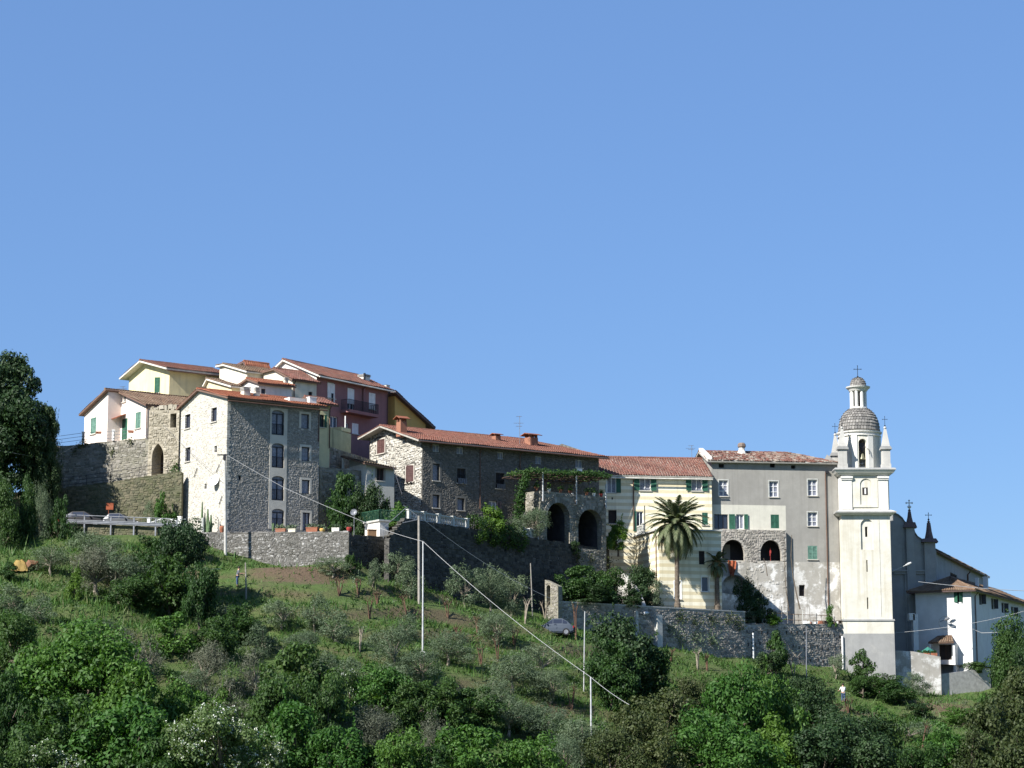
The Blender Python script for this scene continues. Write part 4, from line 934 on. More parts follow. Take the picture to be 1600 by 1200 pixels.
for r in ((714, 732, 727.5, 755), (774.5, 739, 788, 763.5)): window(h, h.RF, r, 'dark_paint', nx=2, pane='dark_inside', sur='stone_row', sw=.15, balc=.9)
window(h, h.RF, (676, 724.5, 686.8, 751), 'dark_paint', nx=1, depth=.3, pane='curtain', sur='stone_row', sw=.2)
for r in ((676, 773, 686.6, 793.5), (714.5, 778.5, 725.5, 797.5)): window(h, h.RF, r, 'dark_paint', nx=1, depth=.3, pane='curtain', sur='stone_row', sw=.2)
window(h, h.RF, (764, 783, 776, 804), nx=2, shut='R', shm='dark_paint', pane='curtain', sill=None, name='door')
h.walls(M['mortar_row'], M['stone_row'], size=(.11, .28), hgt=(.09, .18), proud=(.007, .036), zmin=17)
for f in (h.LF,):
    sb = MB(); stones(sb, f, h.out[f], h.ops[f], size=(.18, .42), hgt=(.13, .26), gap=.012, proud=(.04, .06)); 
    part('gable_stone', sb, M['stone_cream'], h.wall, 'gable stones coloured paler for the sunlit side', 'stuff')  # pale copy over the darker row stone, sunlight put into the colour
h.gable_roof(M['tile_row'], M['eave_grey'], ov=.75, og=.9, og2=.7, ridge_in=5.0)
chimney(h, 627.5, 650, 668, 16, 3.0, 'brick', 'tile_orange'); chimney(h, 775.5, 677, 689, 13, 3.4, 'brick', 'tile_orange'); chimney(h, 830, 677, 695, 20, 2.6, 'brick', 'tile_orange')
antenna(812, 650, 690, 221, 'thin rooftop aerial beside the wide tiled chimney of the row house')
ze = zR - .75 * h.kR - .1
gutter(h, h.pt(-.8, -.82, ze), h.pt(h.Lu + .7, -.82, ze))
for px, y0, y1 in ((673, 690, 700), (749.5, 699, 795), (812, 706, 800)): downpipe(h, h.RF, px, y0, y1, hook=.5)
mb = MB(); t = h.RF.t(904.5, 738); mb.fbox(h.RF, t - .35, t + .35, h.RF.z(t, 737), h.RF.z(t, 731), .06, .1)
solo('towel', mb, M['white_cloth'], 'white cloth hanging below the last attic window of the row house', 'cloth', h.RF.p(t, h.RF.z(t, 737), .08))
for x0, y0 in ((720.5, 748), (781, 757)):
    mb = MB(); t = h.RF.t(x0, y0); z = h.RF.z(t, y0)
    for i in range(5): a = t - .45 + i * .2; mb.fbox(h.RF, a, a + .15, z - rnd.uniform(.35, .6), z, .2, .23)
    mb.fbox(h.RF, t - .55, t + .6, z, z + .02, .2, .22); mb.fbox(h.RF, t - .55, t - .52, z, z + .02, 0, .2); mb.fbox(h.RF, t + .57, t + .6, z, z + .02, 0, .2)
    solo('laundry', mb, M['grey_cloth'], 'dark washing on a short line under the %s window of the row house' % ('second storey' if x0 < 750 else 'vine side'), 'laundry', h.RF.p(t, z, .2))
# ------------------------------------------------------------------ lean-to beside the row house
h = J = House('lean_to', 'grey lean-to annex with a sloping brown roof against the stone row house gable', (573.2, 750, 208.5), 30, (616, 750), (545, 745), 15, cat='annex')
zt = h.LF.z(0, 715); z1 = h.RF.z(0, 722.5); z2 = h.RF.z(h.Lu, 731)
h.out = {h.RF: [(0, 15), (h.Lu, 15), (h.Lu, z2), (0, z1)], h.LF: [(0, 15), (h.Lv, 15), (h.Lv, z1), (0, zt)], h.EF: [(0, 15), (h.Lv, 15), (h.Lv, zt), (0, z2)]}
window(h, h.RF, (588.5, 731.5, 600, 751), 'shutter_brown', nx=2, shut=None, pane='dark_inside', sur='stone_brown', sw=.15)
h.walls(M['stucco_lean'])
f = h.LF; mb = MB().fbox(f, f.t(547, 740), f.L - .05, 16, f.z(f.L * .5, 727), .003, .05); part('pale_panel', mb, M['stucco_pale'], h.root, 'pale painted panel')
a, b, c, d = h.pt(-.5, -.5, z1 - .12), h.pt(h.Lu, -.5, z2 - .12), h.pt(h.Lu, h.Lv + .2, z2 + .5), h.pt(-.5, h.Lv + .7, zt + .25)
roof_plane(h, a, b, c, d, M['tile_brown'], None); h.roof_obj(M['tile_brown'], M['eave_brown'])
solo('porch_post', MB().tube([h.pt(-.35, h.Lv + .5, 15), h.pt(-.35, h.Lv + .5, zt)], .14, 6), M['stucco_pale'], 'white post under the raised end of the lean-to roof', 'post', h.pt(-.35, h.Lv + .5, 15))
fd = Face(h.pt(h.Lu, .3, 0)[:2], h.pt(h.Lu + 2, .3, 0)[:2])
# ------------------------------------------------------------------ little white hut, railing, stair
h = W_ = House('hut', 'little flat-roofed white hut with a dark door beside the grey stair', (593, 830, 202), 34, (607, 830), (560.5, 830), 16, cat='hut')
zr = Zat(202, 814.5)
for fa in (h.RF, h.LF, h.EF, h.KF): h.out = dict(getattr(h, 'out', {})); h.out[fa] = [(0, 16), (fa.L, 16), (fa.L, zr), (0, zr)]
window(h, h.LF, (562.5, 821, 570, 845), 'dark_wood', nx=1, pane='dark_inside', name='door', sill=None)
h.walls(M['stucco_pale']); mb = MB().slab(h.pt(-.15, -.15, zr + .15), h.pt(h.Lu + .1, -.15, zr + .15), h.pt(h.Lu + .1, h.Lv + .1, zr + .15), h.pt(-.15, h.Lv + .1, zr + .15), .148); part('roof', mb, M['concrete'], h.root)
g = MB(); pts = [h.pt(-.1, h.Lv, zr), h.pt(-.1, -.1, zr), h.pt(h.Lu + 2.2, -.1, zr)]
gr = thing('railing', 'thin dark green iron railing on the roof of the little white hut', 'railing', pts[0])
for a, b in zip(pts, pts[1:]):
    n = int((b - a).length / .13)
    for i in range(n + 1): p = a.lerp(b, i / n); g.tube([p + Vector((0, 0, .15)), p + Vector((0, 0, 1.0))], .012, 4)
part('baluster', g, M['green'], gr, kind='stuff')
g = MB()
for zz in (.16, 1.0): g.tube([p + Vector((0, 0, zz)) for p in pts], .022, 5)
part('rail', g, M['green'], gr)
st = thing('stair', 'grey stone stair climbing from the white hut to the balustrade terrace', 'stair', P3(604, 842, 199))
a, b = P3(603, 842, 198.6), P3(634, 811, 200.2); n = 13
for i in range(n):
    p = a.lerp(b, i / n); part('step', MB().box((p.x + .35, p.y + .5, p.z - .35), (.75, 2.2, .9 + .001 * i), (.85, .2)), M['concrete'], st)
part('railing', MB().tube([a + Vector((-.2, -.5, .9)), b + Vector((0, -.5, .9))], .03, 5).tube([a + Vector((-.2, -.5, 0)), a + Vector((-.2, -.5, .9))], .025, 5).tube([b + Vector((0, -.5, 0)), b + Vector((0, -.5, .9))], .025, 5), M['steel'], st)
c = P3(581, 842, 200.6); z = zt0 - .5; solo('wooden_crate', MB().box((c.x, c.y, z + .45), (.75, .5, .9), (.9, .3)).box((c.x, c.y, z + .93), (.85, .6, .06), (.9, .3)), M['wood'], 'brown wooden crate in front of the little white hut', 'crate', (c.x, c.y, z))
# ------------------------------------------------------------------ white balustrades
def balustrade(label, A, B, zA, zB, npier, nb, h_=.85):
    A = Vector((A[0], A[1], zA)); B = Vector((B[0], B[1], zB)); d = (B - A); dn = Vector((d.x, d.y, 0)).normalized()
    root = thing('balustrade', label, 'balustrade', A)
    q = []
    for z0_, z1_ in ((.0, .1), (h_ - .12, h_)):
        n = Vector((dn.y, -dn.x, 0)) * .09
        part('rail', MB().hexa([A + n + Vector((0, 0, z0_)), B + n + Vector((0, 0, z0_)), B - n + Vector((0, 0, z0_)), A - n + Vector((0, 0, z0_)), A + n + Vector((0, 0, z1_)), B + n + Vector((0, 0, z1_)), B - n + Vector((0, 0, z1_)), A - n + Vector((0, 0, z1_))]), M['concrete_light'], root)
    for i in range(npier):
        p = A.lerp(B, i / (npier - 1)); part('pier', MB().box((p.x, p.y, p.z + h_ * .5), (.26, .26, h_ * 1.0), (dn.x, dn.y)).box((p.x, p.y, p.z + h_ * 1.04), (.38, .38, .08), (dn.x, dn.y)), M['concrete_light'], root)
    me = None
    for i in range(nb):
        s = (i + .5) / nb
        if abs((s * (npier - 1)) - round(s * (npier - 1))) < .09: continue
        p = A.lerp(B, s)
        if me is None:
            me = bpy.data.meshes.new('baluster'); mb = MB().lathe((0, 0, .1), [(.07, 0), (.04, .06), (.075, .2), (.05, .36), (.035, .45), (.065, h_ - .23)], 8); me.from_pydata(mb.v, [], mb.f); me.materials.append(M['concrete_light'])
        o = place(me, 'baluster', root); o.location = p - ORG[root.name]
a = f2.p(t632 + .9, 0, -.3); tb = f2.t(734, 830); b = f2.p(tb, 0, -.3); zf = lambda t: zt2 + (Zat(221, 860) - zt2) * (t - t632) / (f2.L - t632)
balustrade('white baluster railing on top of the long shaded wall by the row house corner', a, b, zf(t632 + .9) + .1, zf(tb) + .1, 5, 34)
ta, tb = f2.t(822, 846), f2.t(846, 850); balustrade('short white baluster railing half hidden behind the small olive under the arches', f2.p(ta, 0, -.5), f2.p(tb, 0, -.5), zf(ta) + .1, zf(tb) + .1, 3, 14)
# ------------------------------------------------------------------ arched terrace with the pergola
h = K = House('arched_terrace', 'old stone terrace block with two tall arches under a vine pergola', (843.5, 800, 214.3), 38, (947, 810), (821, 790), 15, cat='terrace')
zc0, zc1 = Zat(214.3, 766.5), h.RF.z(h.Lu, 777)
h.out = {h.RF: [(0, 15), (h.Lu, 15), (h.Lu, zc1), (0, zc0)], h.LF: [(0, 15), (h.Lv, 15), (h.Lv, zc0), (0, zc0)], h.EF: [(0, 15), (2.6, 15), (2.6, zc1), (0, zc1)]}
tb0 = h.RF.rect(854.5, 785.5, 890, 851); tb1 = h.RF.rect(903.5, 796, 941, 858)
h.ops[h.RF] = [Op(tb0, 'round', depth=.75, margin=.02), Op(tb1, 'round', depth=.75, margin=.02)]
h.walls(M['mortar_brown'], M['stone_brown'], size=(.18, .45), hgt=(.12, .26), zmin=16)
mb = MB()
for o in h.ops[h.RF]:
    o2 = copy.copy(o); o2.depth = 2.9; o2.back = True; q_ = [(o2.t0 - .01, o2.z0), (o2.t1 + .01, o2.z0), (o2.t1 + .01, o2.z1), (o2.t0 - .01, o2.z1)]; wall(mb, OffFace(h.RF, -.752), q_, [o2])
part('vault', mb, M['recess_shade'], h.root, 'dark inside of the two arches')  # arch insides coloured dark to deepen their shade
# voussoirs
vs = MB()
for o in h.ops[h.RF]:
    m_2 = (o.t0 + o.t1) / 2; r = (o.t1 - o.t0) / 2; zs = o.z1 - o.rise; n = 15
    for i in range(n):
        a0, a1 = math.pi * (i + .06) / n, math.pi * (i + .94) / n; q = []
        for e in (.09, .003):
            q += [[m_2 - r * math.cos(a0), zs + o.rise * math.sin(a0), e], [m_2 - r * math.cos(a1), zs + o.rise * math.sin(a1), e], [m_2 - (r + .42) * math.cos(a1), zs + (o.rise + .42) * math.sin(a1), e], [m_2 - (r + .42) * math.cos(a0), zs + (o.rise + .42) * math.sin(a0), e]]
        vs.hexa([h.RF.p(*p) for p in q])
part('arch_stone', vs, M['stone_brown'], h.root, kind='stuff')
mb = MB().poly([h.pt(0, 0, zc0 - .9), h.pt(h.Lu, 0, zc1 - .9), h.pt(h.Lu, 4.6, zc1 - .9), h.pt(0, 4.6, zc0 - .9)]); part('terrace_floor', mb, M['paving'], h.root)
mb = MB(); mb.fbox(h.RF, 0, h.Lu, zc1 - .02, zc1 + .02, .02, .05); 
# pergola: posts, beams, vine
pg = thing('pergola', 'white post pergola roofed with leafy vine above the two arches', 'pergola', h.pt(0, 0, zc0))
for px, y0, y1 in ((846, 738, 790), (898.5, 741, 795), (944.5, 757, 800)):
    t = h.RF.t(px, y1); q = h.RF.p(t, h.RF.z(t, y1) + .4, .22); part('post', MB().tube([q, (q[0], q[1], h.RF.z(t, y0))], .075, 6), M['pole_white'], pg)
    p2 = h.RF.p(t, h.RF.z(t, y1 - 12), 0); part('bracket', MB().tube([q, p2], .05, 5).tube([(q[0], q[1], p2[2] + .5), (p2[0], p2[1], p2[2] + .5)], .04, 5), M['dark_wood'], pg)
zb0 = h.RF.z(0, 742); zb1 = h.RF.z(h.Lu, 748)
mb = MB()
for v in (.0, 1.4, 2.8, 4.2): mb.tube([h.pt(-1.2, v, zb0), h.pt(h.Lu + .3, v, zb1)], .06, 5)
for i in range(12): u = -1 + (h.Lu + 1.2) * i / 11; zz = zb0 + (zb1 - zb0) * i / 11 + .1; mb.tube([h.pt(u, -.5, zz), h.pt(u, 4.5, zz)], .045, 5)
part('beam', mb, M['dark_wood'], pg)
# things on the terrace
for i, (px, nm, mt) in enumerate(((840.5, 'urn with a pointed red flower by the first pergola post', 'terracotta'), (860, 'small pale flowerpot on the parapet above the first arch', 'stucco_pale'), (878, 'leafy flowerpot on the parapet between the two arches', 'terracotta'), (893, 'round clay pot on the parapet beside the middle pergola post', 'terracotta'), (919, 'bushy flowerpot on the parapet above the second arch', 'terracotta'), (930, 'white flowerpot at the far end of the arched terrace parapet', 'white_paint'), (941.5, 'pink flowerpot beside the last pergola post', 'red_cloth'))):
    t = h.RF.t(px, 770); z = zc0 + (zc1 - zc0) * t / h.Lu + .0; q = h.RF.p(t, z, -.2); root = thing('flowerpot', nm, 'flowerpot', q, 'pots along the arched terrace')
    part('pot', MB().lathe(q, [(.11, .0), (.17, .28), (.19, .28), (.19, .33), (.13, .33)], 10), M[mt], root)
    lv = np.array([[[q[0] + rnd.gauss(0, .13), q[1] + rnd.gauss(0, .13), q[2] + .33 + abs(rnd.gauss(0, .18))] for _ in range(1)] for __ in range(60)])
    lv = lv + rng.normal(0, .07, (60, 4, 3)); mbp = MB()
    for w in lv: mbp.poly(w)
    part('plant', mbp, M['leaf_green'], root, kind='stuff')
mb = MB(); t = h.RF.t(908, 772); q = h.RF.p(t, zc1 - .88, -1.5); ch = solo('garden_chair', MB().box((q[0], q[1], q[2] + .45), (.5, .5, .05)).box((q[0], q[1] + .25, q[2] + .85), (.5, .05, .75)).box((q[0] - .22, q[1] - .2, q[2] + .22), (.05, .05, .44)).box((q[0] + .22, q[1] - .2, q[2] + .22), (.05, .05, .44)).box((q[0] - .22, q[1] + .22, q[2] + .22), (.05, .05, .44)).box((q[0] + .22, q[1] + .22, q[2] + .22), (.05, .05, .44)), M['white_paint'], 'pale garden chair in the shade of the vine pergola', 'chair', q)
# ------------------------------------------------------------------ striped house
h = L_ = House('striped_house', 'cream and ochre striped house with dark green shutters and red roof behind the palm', (929, 760, 225.9), 8, (1112, 760), 8.5, 11)
zR = Zat(226.8, 741); zr = Zat(230.8, 716); h.gable(zR, zR, .5, zr)
window(h, h.RF, (948.5, 744.5, 962.5, 770), sur='white_paint', sw=.08, shut='R', nx=2, pane='curtain'); window(h, h.RF, (999.5, 745.6, 1016.5, 766.5), sur='white_paint', sw=.08, shut='open', nx=2, pane='curtain'); window(h, h.RF, (1080.3, 745.6, 1096.8, 767), sur='white_paint', sw=.08, shut='open', nx=2, pane='curtain')
window(h, h.RF, (950.5, 797, 963.5, 818), 'dark_paint', nx=1, pane='dark_inside'); window(h, h.RF, (994.5, 799, 1005, 830), nx=2, sill=None, name='door', shut='L'); window(h, h.RF, (1097, 801, 1106, 820), shut='closed'); window(h, h.RF, (955.5, 777, 958, 780.5), 'dark_paint', nx=1, sill=None)
h.walls(M['stripes']); h.gable_roof(M['tile_red'], M['eave_white'], ov=.55, og=.1, og2=.05)
downpipe(h, h.RF, 989.8, 745, 828, r=.06); gutter(h, h.pt(0, -.6, zR - .5), h.pt(h.Lu, -.6, zR - .5), 'eave_white')
# lower striped wing
h = Wg = House('striped_wing', 'lower cream and ochre striped wing with a sunlit side wall behind the palm trunk', (1030, 870, 219.3), 15, (1127, 860), (955, 860), 9)
zT = Zat(219.3, 828)
h.out = {h.RF: [(0, 9), (h.Lu, 9), (h.Lu, zT), (0, zT)], h.LF: [(0, 9), (h.Lv, 9), (h.Lv, zT), (0, zT)], h.EF: [(0, 9), (3, 9), (3, zT), (0, zT)]}
window(h, h.RF, (1054, 908, 1064, 936), 'white_paint', nx=1, pane='dark_inside', sur='white_paint', sw=.08); window(h, h.RF, (1096.5, 901, 1107.5, 924.5), 'white_paint', nx=1, pane='glass', sur='white_paint', sw=.06); window(h, h.RF, (1092, 861, 1101, 882), 'dark_paint', nx=1, pane='dark_inside', sill=None)
for r in ((1003, 846, 1006, 848), (1008, 846, 1011, 848)): window(h, h.LF, r, 'dark_paint', nx=1, sill=None)
h.walls(M['stripes']); mb = MB().slab(h.pt(-.2, -.2, zT + .14), h.pt(h.Lu + .1, -.2, zT + .14), h.pt(h.Lu + .1, 8, zT + .14), h.pt(-.2, h.Lv, zT + .14), .138); part('roof', mb, M['concrete_light'], h.root)
downpipe(h, h.LF, 1026.5, 833, 935, r=.05, hook=.05); downpipe(h, h.LF, 987, 850, 890, r=.05, hook=.05)
lo = fz = h.LF; ta, tb = lo.t(981, 832), lo.t(1002, 832)
balustrade('white baluster railing at the edge of the striped wing roof terrace', lo.p(ta, 0, -.25), lo.p(tb, 0, -.25), zT + .15, zT + .15, 2, 12, .95)
mb = MB(); p = h.LF.p(h.LF.t(1003, 830), zT + .15, -.3); q = P3(1006.5, 790, p[1]); solo('slim_post', MB().tube([p, (p[0], p[1], q.z)], .05, 6), M['iron'], 'slim dark post standing at the corner of the striped wing terrace', 'post', p)
# annex beyond, ramp wall and stair wall
fr = Face(plan(1121, 940, 221.6), plan(1164, 940, 222.2)); za_, zb_ = fr.z(0, 929), fr.z(fr.L, 957)
seg_wall('ramp_wall', 'grey plastered ramp wall sloping down beside the striped wing', [plan(1121, 940, 222.6), plan(1150, 940, 223), plan(1164, 940, 223.2)], [Zat(222.6, 925), Zat(223, 930), Zat(223.2, 957)], 8, .4, M['whitewash'], None)
pp = [plan(965, 905, 219), plan(975, 905, 218), plan(986, 915, 216.6), plan(994, 925, 215.6), plan(1004, 945, 214.8)]
seg_wall('stair_wall', 'pale curved parapet wall stepping down through the garden beside the striped wing', pp, [Zat(219, 893), Zat(218, 899), Zat(216.6, 911), Zat(215.6, 922), Zat(214.8, 945)], 9, .4, M['concrete'], None)
# ------------------------------------------------------------------ grey building with the arcade
h = Gm = House('grey_house', 'tall grey rendered house with old broken tile roof next to the bell tower', (1112, 760, 228.3), 8, (1309, 760), 8.0, 9)
zR = Zat(228.4, 719); zr = Zat(231, 704.5); h.gable(zR, zR, .45, zr)
h.out[h.LF] = [(0, 9), (h.Lv, 9), (h.Lv, zR), (h.Lv * .55, zr), (0, zR)]
for r in ((1123, 724.5, 1131.6, 731), (1203, 724, 1211, 730.5), (1236, 727, 1243, 732.5)): window(h, h.RF, r, 'dark_paint', nx=1, pane='dark_inside', sill=None, depth=.35)
for r in ((1123.4, 750.5, 1137.2, 775.3), (1202, 752, 1215.7, 776.5), (1262.4, 749.5, 1276.6, 774.5), (1262.2, 800.5, 1276.8, 822)): window(h, h.RF, r, 'white_paint', nx=2, nz=3, pane='curtain', sur='concrete_light', sw=.11)
window(h, h.RF, (1116, 803.5, 1137.5, 826.5), 'dark_paint', nx=3, pane='glass', sill=None, name='door', shut=None); window(h, h.RF, (1150.5, 803.5, 1162.3, 826.5), nx=2, sill=None, name='door', shut='R', pane='curtain')
t0, t1 = h.RF.t(1139, 815), h.RF.t(1148, 815); part('shutter', shutter_mb(h.RF, t0, t1, h.RF.z(t0, 826.5), h.RF.z(t0, 803.5), .035, -1, .12), M['green'], h.root)
t0, t1 = h.RF.t(1164, 815), h.RF.t(1172, 815)
window(h, h.RF, (1204.3, 804, 1217.3, 825.5), shut='closed', shm='green', sill=None); window(h, h.RF, (1262.2, 852.8, 1276.8, 874), shut='closed', shm='green_pale')
window(h, h.RF, (1196, 901.8, 1213.5, 924), 'dark_paint', nx=1, pane='dark_inside', depth=.4); window(h, h.RF, (1248.5, 914, 1257.8, 931.5), 'dark_paint', nx=1, nz=2, pane='dark_inside', depth=.35, sill=None)
tl, tr = h.RF.t(1112.5, 800), h.RF.t(1227.7, 800); zb_hi, zb_lo = h.RF.z(tl + 3, 789), h.RF.z(tl + 3, 827); zlow = h.RF.z(h.Lu * .7, 878)
# one wall per coat of render: grey above, pale band, rough whitewash at the foot
o = h.out[h.RF]; f = h.RF; ops = h.ops[f]
body = {k: v for k, v in h.out.items() if k is not f}; mb = MB()
for k, v in body.items(): wall(mb, k, v, [])
wall(mb, f, [(0, zb_hi), (tr, zb_hi), (tr, zR), (0, zR)], [q for q in ops if q.t1 <= tr and q.z0 >= zb_hi - .1]); wall(mb, f, [(tr, zlow), (h.Lu, zlow), (h.Lu, zR), (tr, zR)], [q for q in ops if q.t0 >= tr and q.z0 >= zlow - .1])
h.wall = part('wall', mb, M['stucco_grey'], h.root); mb = MB(); wall(mb, f, [(0, zlow), (tr, zlow), (tr, zb_hi), (0, zb_hi)], [q for q in ops if q.t1 <= tr and zlow < q.z0 < zb_hi] + [Op(f.rect(1128, 844, 1221, 876), depth=.05)]); part('band', mb, M['stucco_band'], h.root, 'pale cream band of render')
mb = MB(); wall(mb, f, [(0, 9), (h.Lu, 9), (h.Lu, zlow), (0, zlow)], [q for q in ops if q.z1 < zlow] + [Op(f.rect(1129, 899, 1167, 946), depth=.05)]); part('foot_wall', mb, M['whitewash'], h.root, 'rough whitewashed lower wall')
mb = MB().fbox(f, tr, h.Lu - .02, zlow + .003, zR - .02, .003, .06)
h.gable_roof(M['tile_old'], M['eave_grey'], ov=.5, og=.5, og2=.3, mess=1.0, ridge_in=4.5)
k = h.kR; f_ = h.LF; mb = MB(); vr = h.sr * h.Lv
for side in ((-.45, vr, zR - .45 * k, zr),): mb.hexa([h.pt(-.45, side[0], side[2] + .0), h.pt(-.02, side[0], side[2]), h.pt(-.02, side[1], side[3]), h.pt(-.45, side[1], side[3]), h.pt(-.45, side[0], side[2] + .4), h.pt(-.02, side[0], side[2] + .4), h.pt(-.02, side[1], side[3] + .4), h.pt(-.45, side[1], side[3] + .4)])
part('gable_parapet', mb, M['tower_white'], h.root)
t = h.at_roof(1159, 706, 2.8); c = h.pt(t, 2.8, 0); z = h.roof_z(2.8); ch_ = part('chimney', MB().lathe((c.x, c.y, z - .3), [(.55, 0), (.42, .5), (.3, .7), (.3, .95)], 8), M['stucco_pale'], h.root); part('chimney_top', MB().lathe((c.x, c.y, z + .65), [(.32, 0), (.42, .1), (.4, .35), (.28, .5)], 8), M['tile_old'], ch_)
downpipe(h, h.RF, 1291.7, 738, 953, r=.06, hook=.05); part('hopper', MB().box(h.RF.p(h.RF.t(1291.7, 738), h.RF.z(h.RF.t(1291.7, 738), 738), .1), (.35, .2, .25)), M['iron'], h.root)
for x0 in (1123.5, 1202, 1262.5):
    for dx in (0, 14): 
        t = h.RF.t(x0 + dx, 780)
antenna(1081, 696, 712, 229, 'small aerial on the striped house roof beside the grey house gable')
# arcade block in front
h = Ar = House('arcade', 'rough stone arcade with two dark arches projecting from the grey house', (1125.5, 850, 227.8), 8, (1228.5, 850), 2.6, 9, cat='arcade')
zT = Zat(227.8, 827)
h.out = {h.RF: [(0, 9), (h.Lu, 9), (h.Lu, zT), (0, zT)], h.LF: [(0, 9), (h.Lv, 9), (h.Lv, zT), (0, zT)], h.EF: [(0, 9), (h.Lv, 9), (h.Lv, zT), (0, zT)]}
A1 = Op(h.RF.rect(1128, 843, 1163.5, 877), 'round', rise=1.35, depth=.55, margin=.05); A2 = Op(h.RF.rect(1188, 843.7, 1221.3, 876.5), 'round', rise=1.35, depth=.55, margin=.05); A3 = Op(h.RF.rect(1127.5, 898, 1168, 948), 'round', rise=1.3, depth=1.4, margin=.05, back=True)
h.ops[h.RF] = [A1, A2, A3]; zsp = h.RF.z(h.Lu / 2, 880)
mb = MB(); wall(mb, h.RF, [(0, zsp), (h.Lu, zsp), (h.Lu, zT), (0, zT)], [A1, A2]); wall(mb, h.LF, h.out[h.LF]); wall(mb, h.EF, h.out[h.EF]); mb.poly([h.pt(0, 0, zT), h.pt(h.Lu, 0, zT), h.pt(h.Lu, h.Lv, zT), h.pt(0, h.Lv, zT)])
part('wall', mb, M['mortar_grey'], h.root); sb = MB(); stones(sb, h.RF, [(0, zsp), (h.Lu, zsp), (h.Lu, zT), (0, zT)], [A1, A2], size=(.18, .45), hgt=(.12, .26)); part('stone', sb, M['stone_grey'], h.root, kind='stuff')
mb = MB(); wall(mb, h.RF, [(0, 9), (h.Lu, 9), (h.Lu, zsp), (0, zsp)], [A3]); part('foot_wall', mb, M['whitewash'], h.root, 'rough whitewashed lower wall'); sb = MB(); stones(sb, h.RF, [(0, 9), (h.Lu, 9), (h.Lu, zsp), (0, zsp)], [A3], proud=(.01, .04), fill=.3); part('rough_stone', sb, M['whitewash'], h.root, kind='stuff')
mb = MB().poly([h.pt(.02, .02, A1.z0), h.pt(h.Lu - .02, .02, A1.z0), h.pt(h.Lu - .02, h.Lv, A1.z0), h.pt(.02, h.Lv, A1.z0)]).fbox(h.RF, .02, h.Lu - .02, A1.z0, zT - .1, -h.Lv + .02, -h.Lv + .04); part('loggia', mb, M['recess_shade'], h.root)  # loggia floor and back coloured dark in place of shade
for k_, (a, b) in enumerate(((1140, 1150), (1198, 1206))):
    t = h.RF.t(a, 865); mb = MB().fbox(h.RF, t, h.RF.t(b, 865), A1.z0 + .02, A1.z0 + 1.9, -h.Lv + .05, -h.Lv + .09); part('door', mb, M['dark_paint'] if k_ else M['stucco_lean'], h.root)
t = h.RF.t(1205.5, 866); q = h.RF.p(t, A2.z0 + .01, -.5)
# ------------------------------------------------------------------ bell tower
YT = 228.6
h = T = House('bell_tower', 'tall cream bell tower with tiled dome, lantern and iron cross', (1316.5, 900, YT), 0, (1393, 900), 5.0, 7, cat='bell tower')
z = lambda py: Zat(YT, py)
zc2, zc1, zbd, zdk = z(805), z(742.5), z(967.5), z(990)
def box_stage(off, z0, z1, ops_front=(), mat=None, name='shaft', label=None):
    A, Bp = h.pt(-off, -off, 0), h.pt(h.Lu + off, -off, 0); C_, D_ = h.pt(h.Lu + off, h.Lv + off, 0), h.pt(-off, h.Lv + off, 0)
    mb = MB(); ff = [Face(A[:2], Bp[:2]), Face(Bp[:2], C_[:2]), Face(C_[:2], D_[:2]), Face(D_[:2], A[:2])]
    for i, f in enumerate(ff): wall(mb, f, [(0, z0), (f.L, z0), (f.L, z1), (0, z1)], ops_front if i == 0 else [])
    mb.poly([(A.x, A.y, z1), (Bp.x, Bp.y, z1), (C_.x, C_.y, z1), (D_.x, D_.y, z1)]); mb.poly([(D_.x, D_.y, z0), (C_.x, C_.y, z0), (Bp.x, Bp.y, z0), (A.x, A.y, z0)])
    return part(name, mb, mat, h.root, label), ff
def niche(f, x0, y0, x1, y1, slot=None, lower=()):
    o = Op(f.rect(x0, y0, x1, y1), 'round', depth=.16, margin=0)
    return o
f0 = h.RF
f_lo = Face(h.pt(-.02, -.02, 0)[:2], h.pt(h.Lu + .02, -.02, 0)[:2])
n1 = Op(f0.rect(1345, 811, 1364.5, 858.7), 'round', depth=.16)
s1_, s2_ = Op(f0.rect(1353.8, 875, 1355.8, 893.5), depth=.4, back=True), Op(f0.rect(1354.8, 933.5, 1356.8, 951.5), depth=.4, back=True)
sh, ffs = box_stage(0, zbd, zc2, [n1, s1_, s2_], M['tower_plaster'], 'shaft')
def niche_back(o, win, name='niche'):
    mb = MB(); bf = OffFace(f0, -o.depth); pa = o.path()
    w = Op(f0.rect(*win), depth=.35, back=False); ol = [(a, c) for a, c in pa]
    # backing with the window hole: rectangle grid clipped to the arch's box
    wall(mb, bf, [(o.t0, o.z0), (o.t1, o.z0), (o.t1, o.z1), (o.t0, o.z1)], [w]); n_ = part(name, mb, M['tower_plaster'], h.root)
    mb = MB().poly([bf.p(a, c, -.35) for a, c in w.path()][::-1]); part('opening', mb, M['dark_inside'], n_); return n_
niche_back(n1, (1352, 822.7, 1356, 838.7))
for o in (s1_, s2_): part('slit', MB().poly([f0.p(a, c, -.38) for a, c in o.path()][::-1]), M['dark_inside'], h.root)
mb = MB()
for px in (1375.5,): mb.fbox(f0, f0.t(px, 900) - .012, f0.t(px, 900) + .012, zbd + .3, z(812), .002, .03)
part('cable_strip', mb, M['concrete'], h.root)
def ring(name, z0, z1, o0, o1, mat):     # square moulding, battered from o0 at the bottom to o1 at the top
    mb = MB(); q = []
    for zz, o in ((z0, o0), (z1, o1)): q += [h.pt(-o, -o, zz), h.pt(h.Lu + o, -o, zz), h.pt(h.Lu + o, h.Lv + o, zz), h.pt(-o, h.Lv + o, zz)]
    mb.hexa(q); return part(name, mb, mat, h.root)
